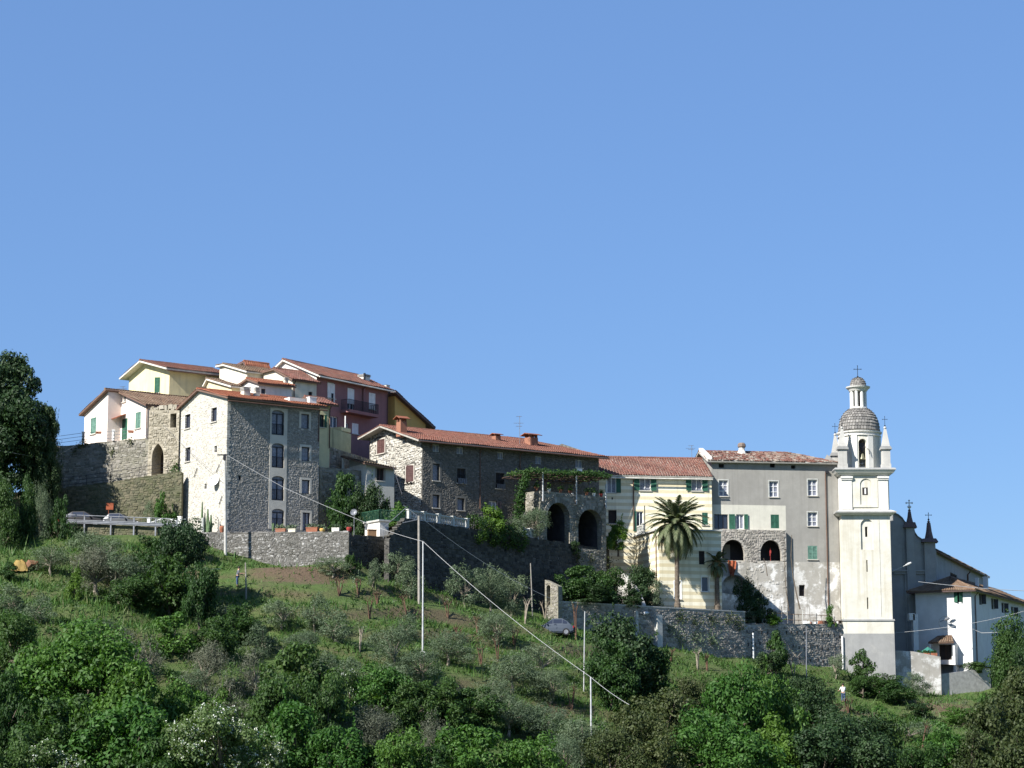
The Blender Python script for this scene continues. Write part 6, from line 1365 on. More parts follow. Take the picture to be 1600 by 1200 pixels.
pot('pale brown trough below the lowest arched window, nearest the cactus plant', 437, 15, 5.5, 'brick', trough=True); pot('small cream trough between the arched window and the dark door', 455, 11, 5, 'stucco_cream', trough=True)
pot('reddish double trough right below the dark door', 486, 17, 7, 'terracotta', trough=True); pot('small yellowish pot between the red trough and the white pot', 502, 9, 5.5, 'stucco_ochre'); pot('low white bowl with blossoms on the pot wall', 523, 11, 6, 'stucco_pale', trough=True); pot('bright red pot at the far end of the pot wall', 544, 9, 7.5, 'red_cloth')
t = wf.t(425, 826); q = wf.p(t, Zat(198, 829), -.3); mb = MB()
for i in range(6): mb.tube([Vector(q), Vector(q) + Vector((rnd.uniform(-.1, .1), rnd.uniform(-.1, .1), rnd.uniform(.5, .75)))], [.09, .05], 6)
solo('small_cactus', mb, M['cactus'], 'small upright cactus on the pot wall below the arched window column', 'cactus', q)
# columnar cactus and prickly pear
q = Vector(plan(324, 834, 199.9) + (zt0 - .5,)); ct = thing('cactus', 'tall many-armed columnar cactus against the sunlit stone house foot', 'cactus', q)
for dx, dy, hh, r in ((0, 0, 2.7, .14), (.25, .1, 2.2, .13), (-.45, 0, 3.3, .11), (-.25, .2, 2.4, .1), (.12, -.2, 1.7, .12)):
    pts = [q + Vector((dx * .3, dy * .3, 0)), q + Vector((dx, dy, .5)), q + Vector((dx * 1.1, dy, hh * .6)), q + Vector((dx * 1.1, dy, hh))]; part('arm', MB().tube(pts, [r * .8, r, r, r * .4], 8), M['cactus'], ct)
part('white_stem', MB().tube([q + Vector((-.4, -.1, 0)), q + Vector((-.4, -.1, 1.9))], .14, 8), M['concrete_light'], ct)
# white iron gate by the road
a, b = plan(233, 815, 204.0), plan(281, 815, 203.0); zg = zr1 - .1; gf = Face(a, b); gt = thing('iron_gate', 'white iron gate with curved top between two white pillars behind the guard rail', 'gate', (a[0], a[1], zg))
for t in (0, gf.L): part('pillar', MB().fbox(gf, t - .13, t + .13, zg, zg + 1.25, -.13, .13).fbox(gf, t - .17, t + .17, zg + 1.252, zg + 1.33, -.17, .17), M['white_paint'], gt)
for k in (0, 1):
    mb = MB(); n = 9; x0 = gf.L * k / 2 + .15 - .0 * k; x1 = gf.L * (k + 1) / 2 - .15 + (.1 if k == 0 else 0); top = lambda s: zg + .9 + .3 * math.sin(math.pi * (s / gf.L)) ** 2
    pts = [gf.p(x0 + (x1 - x0) * i / n, top(x0 + (x1 - x0) * i / n), 0) for i in range(n + 1)]; mb.tube(pts, .03, 5); mb.tube([gf.p(x0, zg + .1, 0), gf.p(x1, zg + .1, 0)], .025, 5)
    for i in range(n + 1): p = pts[i]; mb.tube([(p[0], p[1], zg + .1), p], .014, 4)
    part('gate_leaf', mb, M['white_paint'], gt)
# guard rail
rf = Face(plan(96, 812, 201.6), plan(291, 824, 199.6)); gd = thing('guard_rail', 'grey metal guard rail along the road edge in front of the parked cars', 'guard rail', (rf.A.x, rf.A.y, zr0))
zl_ = lambda t: Zat(201.6, 811.5) + (Zat(199.6, 819) - Zat(201.6, 811.5)) * t / rf.L
mb = MB(); n = 1
for (z0_, z1_, o) in ((-.28, -.19, .03), (-.19, -.12, .07), (-.12, -.05, .03), (-.05, .02, .07)):
    q = []
    for zz in (z0_, z1_): q += [rf.p(0, zl_(0) + zz, o), rf.p(rf.L, zl_(rf.L) + zz, o), rf.p(rf.L, zl_(rf.L) + zz, o - .04), rf.p(0, zl_(0) + zz, o - .04)]
    mb.hexa(q)
part('beam', mb, M['steel'], gd); part('top_rail', MB().tube([rf.p(0, zl_(0) + .42, 0), rf.p(rf.L, zl_(rf.L) + .42, 0)], .035, 6), M['steel'], gd)
for px in (100, 131.6, 173, 209, 243, 276): t = rf.t(px, 815); part('post', MB().fbox(rf, t - .06, t + .06, 16.5, zl_(t) + .45, -.16, -.02), M['steel'], gd)
# thin railing wires on the sloping wall and the upper terrace rail
def railing(label, pts, zb, hh, r=.018, mat='iron', step=2.0, wires=3, post=.03):
    rt = thing('railing', label, 'railing', (pts[0][0], pts[0][1], zb[0])); P = [Vector((p[0], p[1], z)) for p, z in zip(pts, zb)]; mb = MB()
    for k in range(wires): mb.tube([p + Vector((0, 0, hh * (k + 1) / wires)) for p in P], r, 4)
    part('rail', mb, M[mat], rt)
    for a, b in zip(P, P[1:]):
        n = max(1, int((b - a).length / step))
        for i in range(n + 1): p = a.lerp(b, i / n); part('post', MB().tube([p, p + Vector((0, 0, hh))], post, 5), M[mat], rt)
railing('thin dark wire railing along the sloping mossy wall up to the pointed arch', [plan(61, 770, 208.8), plan(172, 760, 207.1), plan(262, 750, 205.9)], [Zat(208.5, 768), Zat(206.8, 755), Zat(205.4, 740)], 1.05)
railing('thin metal rail on the brown stone wall in front of the cottage', [plan(86, 700, 212.4), plan(130, 690, 211.1), plan(178, 690, 209.8), plan(229, 690, 208.5)], [Zat(212.4, 698), Zat(211, 692), Zat(209.8, 690), Zat(208.6, 686)], .95, mat='steel', step=3)
for px, lb in ((130, 'white square post at the corner of the terrace railing before the cottage'), (177, 'white square post in the middle of the terrace railing before the cottage door')):
    q = plan(px, 690, 211.3 if px < 150 else 210.0); z0_ = Zat(q[1], 691 if px < 150 else 688); solo('terrace_post', MB().box((q[0], q[1], z0_ + .45), (.24, .24, .95)).box((q[0], q[1], z0_ + .95), (.3, .3, .06)), M['white_paint'], lb, 'post', (q[0], q[1], z0_))
for px, py, Y, lb in ((154, 676, 210.3, 'clay trough on the terrace rail below the first cottage window'), (204.5, 674.5, 209, 'clay trough on the terrace rail beside the green cottage door')):
    q = P3(px, py, Y); rt = thing('flowerpot', lb, 'flowerpot', q, 'troughs on the cottage terrace rail'); part('pot', MB().box((q.x, q.y, q.z), (.45, .22, .2), taper=1.15), M['terracotta'], rt)
# ------------------------------------------------------------------ cars
def car(label, loc, ang, L, paint, roofmat=None, H=1.42, W=1.7, wagon=False, group=None):
    root = thing('parked_car', label, 'car', loc, group); d = Vector((math.cos(ang), math.sin(ang), 0)); s = Vector((-d.y, d.x, 0)); o = Vector(loc)
    st = [(-.5, .42, .62, .62, .80), (-.485, .28, .80, .80, .86), (-.42, .2, .90, .90, .93), (-.33, .2, .93, 1.2 if wagon else .98, .97), (-.2, .2, .94, H, 1), (.05, .2, .94, H, 1), (.2, .2, .93, 1.12, .99), (.27, .2, .92, .93, .97), (.42, .2, .82, .82, .93), (.485, .28, .68, .68, .84), (.5, .42, .55, .55, .76)]
    rings = []
    for x, zb, zs, zt_, w in st:
        hw = W / 2 * w; cab = max(0, (zt_ - zs) / max(.01, H - .93)); tw = hw * (1 - .2 * min(1, cab) - .06)
        rings.append([(x, -hw * .9, zb), (x, -hw, zb + .15), (x, -hw, (zb + zs) / 2 + .08), (x, -hw * .96, zs), (x, -tw, zt_), (x, tw, zt_), (x, hw * .96, zs), (x, hw, (zb + zs) / 2 + .08), (x, hw, zb + .15), (x, hw * .9, zb)])
    g = lambda p: o + d * (p[0] * L) + s * p[1] + Vector((0, 0, p[2]))
    mb = MB(); v = [g(p) for r in rings for p in r]; n = 10; fs = [(i * n + k, i * n + (k + 1) % n, (i + 1) * n + (k + 1) % n, (i + 1) * n + k) for i in range(len(rings) - 1) for k in range(n)]
    fs += [tuple(range(n))[::-1], tuple((len(rings) - 1) * n + k for k in range(n))]; mb.add(v, fs); part('body', mb, M[paint], root)
    for sg in (-1, 1):       # side glass
        for i0, i1 in ((3, 4), (4, 5), (5, 6)):
            q = []
            for i, (lo, hi) in ((i0, (.12, .9)), (i1, (.12, .9))):
                a, b = Vector(rings[i][3]), Vector(rings[i][4])
                for e in (lo, hi): p = a.lerp(b, e if (b.z - a.z) > .1 else .5); q.append(Vector((p.x, (p.y - .012) * -sg if sg > 0 else p.y - .012, p.z)))
            q = [q[0], q[2], q[3], q[1]]; c = sum(q, Vector()) / 4; q = [c + (p - c) * .9 for p in q]
            part('window', MB().poly([g(p) for p in q]), M['glass'], root)
    for i0, i1, nm in ((6, 7, 'windscreen'), (5, 6, 'windscreen')) if False else ((6, 7, 'windscreen'), (3, 4, 'rear_window')):
        a, b = rings[i0], rings[i1]; q = [Vector(a[4]), Vector(a[5]), Vector(b[5]), Vector(b[4])]; c = sum(q, Vector()) / 4; part(nm, MB().poly([g(c + (p - c) * .86 + Vector((.003, 0, .012))) for p in q]), M['glass'], root)
    for x in (-.3, .31):
        for sg in (-1, 1):
            c = g((x, sg * W * .44, .3)); mb = MB().tube([c - s * (.1), c + s * (.1)], .3, 16); w = part('wheel', mb, M['rubber'], root); part('rim', MB().tube([c + s * sg * .09, c + s * sg * .108], .19, 12), M['steel'], w)
    for sg in (-1, 1):
        part('headlight', MB().box(g((.478, sg * W * .34, .62)), (.1, .3, .14), (d.x, d.y)), M['lamp_glass'], root); part('tail_light', MB().box(g((-.488, sg * W * .36, .72)), (.08, .24, .2), (d.x, d.y)), M['lamp_red'], root); part('mirror', MB().box(g((.2, sg * W * .54, .98)), (.1, .16, .12), (d.x, d.y)), M[paint], root)
    part('bumper', MB().box(g((.497, 0, .38)), (.08, W * .8, .18), (d.x, d.y)), M['rubber'], root); part('bumper', MB().box(g((-.497, 0, .38)), (.08, W * .8, .18), (d.x, d.y)), M['rubber'], root)
    return root
zc = zr0 - .14
rd_ = math.atan2(r1[1] - r0[1], r1[0] - r0[0])
def onroad(px, Y): q = plan(px, 815, Y); return (q[0], q[1], zc + (zr1 - zr0) * (px - 60) / 232 + .0)
car('black parked car at the end of the guard rail near the trees', onroad(131, 203.2), rd_ + .02, 4.3, 'car_black', H=1.5, wagon=True, group='cars parked behind the guard rail'); car('silver parked car behind the middle of the guard rail', onroad(187, 203.6), rd_, 3.9, 'car_silver', H=1.48, group='cars parked behind the guard rail')
q = hit(868, 988); ct_ = car('blue grey hatchback parked below the garden pier with the niche', (q.x, q.y + .4, Zat(q.y, 993)), math.pi - .1, 3.3, 'car_blue', H=1.45, wagon=True)
q = plan(870, 985, hit(868, 988).y); sheet('parking_strip', [plan(838, 985, q[1] - 1.0), plan(893, 985, q[1] - 1.0), plan(893, 985, q[1] + 2.2), plan(838, 985, q[1] + 2.2)], Zat(hit(868, 988).y, 993) - .01, M['asphalt'])
solo('warning_flag', (lambda q: MB().tube([(q.x, q.y, q.z - 1.6), q], .03, 5).box((q.x + .1, q.y, q.z - .3), (.65, .12, .6)))(P3(170, 786, 205.6)), M['orange_cloth'], 'bright orange panel on a post behind the silver car', 'panel', P3(170, 810, 205.6))
# yellow tarpaulin heap
hq = hit(32, 890); mb = MB(); bx = []
nu, nv = 14, 8
for i in range(nu + 1):
    for j in range(nv + 1):
        u, v_ = i / nu * 2 - 1, j / nv * 2 - 1; zz = .95 * (1 - abs(u) ** 3) * (1 - abs(v_) ** 4) ** .6 + .07 * math.sin(u * 9 + v_ * 5) * (1 - u * u) + rnd.uniform(-.05, .05); bx.append((hq.x + u * .7 + .06 * math.sin(v_ * 6), hq.y + v_ * .7, hq.z - .3 + max(0, zz)))
tp = thing('tarpaulin', 'crumpled yellow tarpaulin over a heap beside the trees at the slope top', 'tarpaulin', hq)
mb.add(bx, [(i * (nv + 1) + j, (i + 1) * (nv + 1) + j, (i + 1) * (nv + 1) + j + 1, i * (nv + 1) + j + 1) for i in range(nu) for j in range(nv)]); part('cover', mb, M['yellow_tarp'], tp)
mb = MB().tube([hq + Vector((.5, -.2, -.1)), hq + Vector((.8, -.1, .3)), hq + Vector((1.2, .1, .3)), hq + Vector((1.5, .2, -.2))], [.3, .42, .36, .2], 9); part('brown_end', mb, M['brown_tarp'], tp, 'brown covered end')
# orange cloth, red doll in the arcade, rubble, fence
f = Ar.RF; ta = f.t(1137, 885); tb = f.t(1150, 885); z0_, z1_ = f.z(ta, 899), f.z(ta, 876); mb = MB(); n = 8
pts = []
for j in range(7):
    s = j / 6; w0 = ta + (tb - ta) * (.0 + .28 * s * s); w1 = tb - (tb - ta) * (.42 * s * s)
    pts.append([f.p(w0 + (w1 - w0) * i / n, z1_ - (z1_ - z0_) * s * (1.0 + .12 * math.sin(i)), .12 + .06 * math.sin(i * 1.6 + j * .3)) for i in range(n + 1)])
v = [p for r in pts for p in r]; mb.add(v, [(j * (n + 1) + i, j * (n + 1) + i + 1, (j + 1) * (n + 1) + i + 1, (j + 1) * (n + 1) + i) for j in range(6) for i in range(n)]); solo('hanging_cloth', mb, M['orange_cloth'], 'orange cloth hanging below the first arch of the stone arcade', 'cloth', f.p(ta, z0_, .1))
q = Vector(f.p(f.t(1205.5, 866), A2.z0, -.45)); mb = MB().box(q + Vector((0, 0, .95)), (.16, .08, .28)).box(q + Vector((-.03, 0, .68)), (.08, .08, .25)).tube([q, q + Vector((0, 0, 1.35))], .02, 5); solo('hanging_shirt', mb, M['red_cloth'], 'small red garment hanging inside the second arch of the stone arcade', 'garment', q)
fw = Face(s0, s1)
mats = ['white_cloth', 'terracotta', 'concrete_light', 'dark_wood']
DPX = sorted(rnd.uniform(1257, 1312) for _ in range(16)); DN = {}
for i in range(16):
    px = DPX[i]; t = fw.t(px, 975); zt_ = Zat(221.6, 976) + (Zat(229.6, 977) - Zat(221.6, 976)) * t / fw.L + .1; q = fw.p(t, zt_, -rnd.uniform(.05, .5)); k = rnd.uniform(.18, .4)
    nm = ['pale', 'reddish', 'grey', 'dark'][i % 4]; solo('debris_block', MB().box((q[0], q[1], q[2] + k * .4), (k * 1.3, k, k * .8), (math.cos(i), math.sin(i)), taper=.8), M[mats[i % 4]], ORDN[DN.setdefault(i % 4, []).append(1) or len(DN[i % 4]) - 1] + ' ' + nm + ' block from the arcade end among the debris beside the bell tower', 'block', q, 'debris on the wall beside the bell tower')
fr_ = thing('wooden_fence', 'rickety wooden fence above the drain slot wall beside the bell tower', 'fence', fw.p(fw.t(1208, 970), Zat(225, 976), -1.4)); 
for k, px in enumerate(range(1209, 1312, 9)): t = fw.t(px, 965); a = fw.p(t, Zat(225, 977), -1.4); part('stake', MB().tube([a, (a[0] + rnd.uniform(-.1, .1), a[1], Zat(225, 953) + rnd.uniform(-.3, .6))], .035, 5), M['wood_pole'], fr_)
for zz in (957, 966): part('rail', MB().tube([fw.p(fw.t(1208, 965), Zat(225, zz), -1.4), fw.p(fw.t(1250, 965), Zat(225, zz + 1), -1.4), fw.p(fw.t(1312, 965), Zat(225, zz), -1.4)], .03, 5), M['wood'], fr_)
for px, yt, yb, Yd, lb in ((1191, 928, 972, 223.6, 'pale stake in front of the dark lower arch of the arcade'), (1254, 953, 976, 226.6, 'short pale stake among the debris on the wall'), ):
    a = P3(px, yb, Yd); solo('stake', MB().tube([a - Vector((0, 0, .4)), P3(px, yt, Yd)], .05, 5), M['concrete_light'], lb, 'stake', a)
def bare_stem(label, pts, Y, r=.05):
    P = [P3(x, y, Y) for x, y in pts]; solo('bare_stem', MB().tube(P, [r * (1 - .6 * i / (len(P) - 1)) for i in range(len(P))], 5), M['bark'], label, 'vine', P[0])
bare_stem('leaning bare vine stem climbing the grey house front between arcade and downpipe', [(1250, 952), (1245, 930), (1239, 900), (1236, 870), (1237, 836)], 226.5, .08); bare_stem('second thinner bare vine stem beside the arcade corner', [(1233, 955), (1228, 920), (1226, 885), (1227, 850), (1222, 838)], 224.6, .05); bare_stem('short bare vine stem under the second arch', [(1199, 900), (1197, 885), (1193, 872)], 224.5, .05)
# ------------------------------------------------------------------ people
def skin_mesh(name, joints, edges, mat, parent, root=0, sub=1):
    me = bpy.data.meshes.new(name); org = ORG[parent.name]; me.from_pydata([Vector(j[:3]) - org for j in joints], edges, []); o = place(me, name, parent); me.materials.append(mat)
    md = o.modifiers.new('skin', 'SKIN'); md.use_smooth_shade = True
    for i, j in enumerate(joints): me.skin_vertices[0].data[i].radius = (j[3], j[4] if len(j) > 4 else j[3]); me.skin_vertices[0].data[i].use_root = (i == root)
    o.modifiers.new('sub', 'SUBSURF').levels = sub; o.modifiers['sub'].render_levels = sub + 1; return o
def person(label, at, face, shirt, trousers, H=1.72, stoop=.12, arms=(.5, .2), hat=None):
    root = thing('person', label, 'person', at); d = Vector((math.cos(face), math.sin(face), 0)); s = Vector((-d.y, d.x, 0)); k = H / 1.72
    g = lambda f, l, z: Vector(at) + d * (f * k) + s * (l * k) + Vector((0, 0, z * k)); J = lambda f, l, z, r, r2=None: (*g(f, l, z), r * k, (r2 or r) * k)
    st = stoop; sh = lambda z: st * (z - .95)
    L = [(.1, .09), (-.08, -.09)]
    pel = J(0, 0, .95, .15, .11); ch = J(sh(1.25) * 1.2, 0, 1.25, .165, .12); nk = J(sh(1.47) * 1.4, 0, 1.47, .06); hd = J(sh(1.62) * 1.5, 0, 1.6, .09, .1); tp = J(sh(1.7) * 1.5, 0, 1.7, .075)
    b = [pel, ch, nk, hd, tp]; e = [(0, 1), (1, 2), (2, 3), (3, 4)]; tr = [J(0, 0, .97, .165, .13)]; te = []; shs = [J(0, 0, .93, .17, .13), J(*[sh(1.25) * 1.2, 0, 1.25], .185, .14), J(sh(1.42) * 1.35, 0, 1.42, .15, .1)]; se = [(0, 1), (1, 2)]
    for sg, (fa, fe) in zip((1, -1), (arms, (arms[1], arms[0] * .6))):
        hp_ = J(0, sg * .09, .88, .095); kn = J(.05 * sg, sg * .1, .5, .065); an = J(.02 * sg, sg * .11, .09, .045); to = J(.14 + .02 * sg, sg * .12, .035, .035)
        i = len(b); b += [hp_, kn, an, to]; e += [(0, i), (i, i + 1), (i + 1, i + 2), (i + 2, i + 3)]
        j = len(tr); tr += [J(0, sg * .09, .86, .11), J(.05 * sg, sg * .1, .5, .085), J(.02 * sg, sg * .11, .13, .07)]; te += [(0, j), (j, j + 1), (j + 1, j + 2)]
        sx = sh(1.4) * 1.3; a1 = J(sx, sg * .19, 1.4, .06); el = J(sx + fa * .25, sg * .25, 1.14, .045); wr = J(sx + fa * .25 + fe + .1, sg * .22, 1.0 + fe * .4, .032); hn = J(sx + fa * .25 + fe + .2, sg * .21, .98 + fe * .45, .03, .045)
        i = len(b); b += [a1, el, wr, hn]; e += [(1, i), (i, i + 1), (i + 1, i + 2), (i + 2, i + 3)]
        j = len(shs); shs += [J(sx, sg * .19, 1.4, .075), J(sx + fa * .25, sg * .25, 1.14, .06)]; se += [(1, j), (j, j + 1)]
        for n_ in range(5):
            c = Vector(hn[:3]); q = c + d * (.05 + .02 * (n_ != 4)) * k + s * ((n_ - 1.5) * .018) * k - Vector((0, 0, .03 + .01 * n_)); i2 = len(b); b.append((*q, .009, .009)); e.append((i + 3, i2))
    skin_mesh('body', b, e, M['skin'], root); skin_mesh('trousers', tr, te, M[trousers], root); skin_mesh('shirt', shs, se, M[shirt], root)
    hc = Vector(hd[:3]) + Vector((0, 0, .03)) - d * .02; part('hair', MB().lathe(hc - Vector((0, 0, .03)), [(.1 * k, 0), (.118 * k, .05), (.1 * k, .12), (.05 * k, .16)], 12), M[hat or 'hair'], root, smooth=True)
    for sg in (1, -1): c = g(.06, sg * .115, .05); part('shoe', MB().box(c, (.27 * k, .1 * k, .1 * k), (d.x, d.y), taper=.75), M['leather'], root)
    part('nose', MB().box(Vector(hd[:3]) + d * .1 * k, (.03, .025, .04), (d.x, d.y), taper=.5), M['skin'], root)
    for sg in (1, -1): part('ear', MB().box(Vector(hd[:3]) + s * sg * .088 * k, (.035, .02, .06), (d.x, d.y), taper=.8), M['skin'], root); part('eye', MB().box(Vector(hd[:3]) + d * .088 * k + s * sg * .035 * k + Vector((0, 0, .025)), (.015, .025, .014), (d.x, d.y)), M['leather'], root)
    return root
person('person in grey top and dark trousers standing on grassy terrace by the slim post', hit(370.5, 919), R(15), 'grey_cloth', 'blue_cloth', 1.6, .15, (.6, .15), 'leather')
pq = hit(1318, 1098); person('person with dark hair and white shirt standing among shrubs below the bell tower', pq, R(100), 'white_cloth', 'blue_cloth', 1.74, .1, (.7, .3))
# ------------------------------------------------------------------ plants
def leaf_quads(C, Nn, ll, lw, g, bend=.0):
    """diamond leaves at C, facing Nn"""
    n = len(C); a = np.cross(Nn, g.normal(size=(n, 3))); a /= np.linalg.norm(a, axis=1, keepdims=True) + 1e-9; b = np.cross(Nn, a)
    l = (ll * g.uniform(.6, 1.35, (n, 1))); w = (lw * g.uniform(.6, 1.35, (n, 1)))
    return np.stack([C - a * l, C + b * w + Nn * l * .15, C + a * l, C - b * w + Nn * l * .15], 1)
def crown_pts(g, R_, ez, nclump, per, csize, low=-.65, outer=.45, squash=1.0, skew=None):
    nl = 6 + int(g.integers(0, 4)); lb = []
    for i in range(nl):
        v = g.normal(size=3); v /= np.linalg.norm(v); v[2] = v[2] * .95 + (.12 if low > -.8 else -.12)
        lb.append((v * g.uniform(.3, .72), g.uniform(.26, .5)))
    lb.append((np.array([g.normal(0, .1), g.normal(0, .1), .5]), .38)); wts = np.array([l[1] ** 2 for l in lb]); wts /= wts.sum(); cs = []
    while len(cs) < nclump:
        lc, lr = lb[g.choice(len(lb), p=wts)]; v = g.normal(size=3); v /= np.linalg.norm(v)
        if v[2] < (-.6 if low > -.8 else -.9): continue
        p = lc + v * lr * g.uniform(.55, 1.08)
        if p[2] < low or any(np.linalg.norm(p - c2) < r2 * .55 for c2, r2 in lb): continue
        cs.append(p)
    cs = np.array(cs); e = np.percentile(np.abs(cs), 96, axis=0); k2 = max(e[0], e[1]); cs[:, :2] *= .86 / k2; zc_ = (cs[:, 2].max() + cs[:, 2].min()) / 2; cs[:, 2] = (cs[:, 2] - zc_) * .9 / (cs[:, 2].max() - zc_); cs *= np.array([R_, R_, ez])
    P_, N_ = [], []
    for c in cs:
        s = csize * R_ * g.uniform(.6, 1.3); m = int(per * g.uniform(.6, 1.3)); d = g.normal(size=(m, 3)); d[:, 2] += .25; d /= np.linalg.norm(d, axis=1, keepdims=True)
        rr = g.uniform(.35, 1.1, (m, 1)) ** .6; P_.append(c + d * rr * s * np.array([1, 1, .72 * squash])); nn = d + g.normal(0, .55, (m, 3)) + np.array([0, 0, .35]); N_.append(nn / np.linalg.norm(nn, axis=1, keepdims=True))
        if g.random() < .3:      # a shoot reaching out of the clump
            dv = g.normal(size=3); dv[2] = abs(dv[2]) * .9; dv /= np.linalg.norm(dv); m = 14; tt = g.uniform(.6, 1.9, (m, 1)); P_.append(c + dv * tt * s + g.normal(0, .05 * s, (m, 3))); nn = g.normal(size=(m, 3)); N_.append(nn / np.linalg.norm(nn, axis=1, keepdims=True))
    return cs, np.concatenate(P_), np.concatenate(N_)
def trunk_mesh(name, cs, zc, H0, r, mat, g, nl=9, twist=.15, base=None):
    mb = MB(); top = np.array([g.normal(0, twist), g.normal(0, twist), H0]); mid = top * .5 + np.array([g.normal(0, twist), g.normal(0, twist), 0])
    mb.tube([(0, 0, -.5), (0, 0, .02), tuple(mid), tuple(top)], [r * 1.35, r * 1.15, r * .85, r * .7], 8)
    for i in g.permutation(len(cs))[:nl]:
        e = cs[i] + np.array([0, 0, zc]); m1 = top * .55 + e * .45 + np.array([0, 0, .12 * H0]) + g.normal(0, .08, 3) * H0 * .5; mb.tube([tuple(top * .92), tuple(m1), tuple(e)], [r * .55, r * .32, r * .1], 5)
    me = bpy.data.meshes.new(name); me.from_pydata(mb.v, [], mb.f); me.materials.append(mat); return me
PROTO = {}
def make_proto(sp, size, k):
    g = np.random.default_rng(abs(hash((len(sp), sp.encode()[0], sp.encode()[-1], 'SML'.index(size), k)) if False else (sum(sp.encode()) * 31 + 'SML'.index(size) * 7 + k)))
    R_ = {'S': 1.3, 'M': 2.6, 'L': 4.6}[size]; nf = {'S': .4, 'M': 1.0, 'L': 2.0}[size]
    lf = {'S': .8, 'M': 1.0, 'L': 1.25}[size]
    spec = dict(bright=('leaf_bright', .13, .075, 60, 150, .30), green=('leaf_green', .12, .07, 60, 150, .29), dark=('leaf_dark', .11, .065, 66, 150, .28), lime=('leaf_lime', .12, .07, 60, 150, .3), flower=('leaf_pale', .12, .07, 60, 140, .3),
                olive=('leaf_olive', .105, .026, 62, 190, .32), grey=('leaf_grey', .11, .018, 66, 210, .34), oak=('leaf_oak', .10, .065, 66, 150, .29), conifer=('leaf_dark', .13, .06, 150, 190, .22))[sp]
    mat, ll, lw, nc, per, cs_ = spec; nc = int(nc * nf ** .75); per = int(per * nf ** .35)
    ez = R_ * {'conifer': 1.12, 'olive': .8, 'grey': .8}.get(sp, .92)
    cs, P_, N_ = crown_pts(g, R_, ez, nc, per, cs_ / nf ** .12, low=-.75 if sp in ('olive', 'conifer') else -.97, outer=.4, skew=k * 1.7 + len(sp))
    if sp in ('olive', 'grey'): keep = g.random(len(P_)) < .8; P_, N_ = P_[keep], N_[keep]
    H = ez * (2.15 if sp == 'olive' else 2.5 if sp == 'conifer' else 1.84); zc = H - ez
    V = leaf_quads(P_, N_, ll * lf, lw * lf, g); V[:, :, 2] += zc
    V[:, :, 2] = np.maximum(V[:, :, 2], .02)
    tr = trunk_mesh('trunk', cs, zc, zc * .62, R_ * (.07 if sp != 'olive' else .06), M['bark_pale' if sp in ('olive', 'grey') else 'bark'], g, 16 if sp in ('olive', 'grey') else 9)
    me = quads_mesh('crown', V, M[mat]); bl = None
    if sp == 'flower':
        sel = N_[:, 2] > -.1; C = P_[sel]; ii = g.permutation(len(C))[:int(len(C) * .05)]; c0 = C[ii]; C2 = np.repeat(c0, 7, 0) + g.normal(0, .09, (len(c0) * 7, 3)); n2 = g.normal(size=C2.shape); n2 /= np.linalg.norm(n2, axis=1, keepdims=True)
        VV = leaf_quads(C2 + np.array([0, 0, zc]), n2, .06 * lf, .045 * lf, g); bl = quads_mesh('blossom', VV, M['petal'])
    return (me, tr, bl, R_, H)
TREES = []
def tree(sp, px, top, base, w, label=None, Y=None, zb=None, cat=None, name=None, n=0, pct=1.0):
    """a tree or shrub whose crown spans w photo pixels and rises from base to top (photo rows)"""
    q = hit(px, base) if Y is None else P3(px, base, Y)
    if Y is not None and zb is not None: q.z = zb
    Wm = w * mpp(q.y); Hm = max(.5, Zat(q.y, top) - q.z); Rm = max(Wm / 2, Hm / 2.2)
    size = 'S' if Rm < 1.75 else 'M' if Rm < 3.4 else 'L'; k = len(TREES) % 2
    key = (sp, size, k)
    if key not in PROTO: PROTO[key] = make_proto(*key)
    me, tr, bl, R_, H = PROTO[key]
    shrub = Hm < 2.6
    nm = name or (dict(olive='olive_tree', oak='oak_tree', conifer='evergreen_tree', flower='blossoming_tree', grey='bushy_shrub').get(sp, 'leafy_tree') if not shrub else 'shrub')
    ct = cat or ('shrub' if shrub or sp == 'grey' else 'tree')
    o = thing(nm, label or '', ct, q, None, rnd.random() * 6.28); sx = Wm / 2 / R_ * .95
    o.scale = (sx, sx, Hm / H); c = place(me, 'crown' if not shrub else 'foliage', o); t = place(tr, 'trunk' if not shrub else 'stem', o)
    if bl: place(bl, 'blossom', o)
    TREES.append((o, sp, px, (top + base) / 2, w, shrub, label)); return o
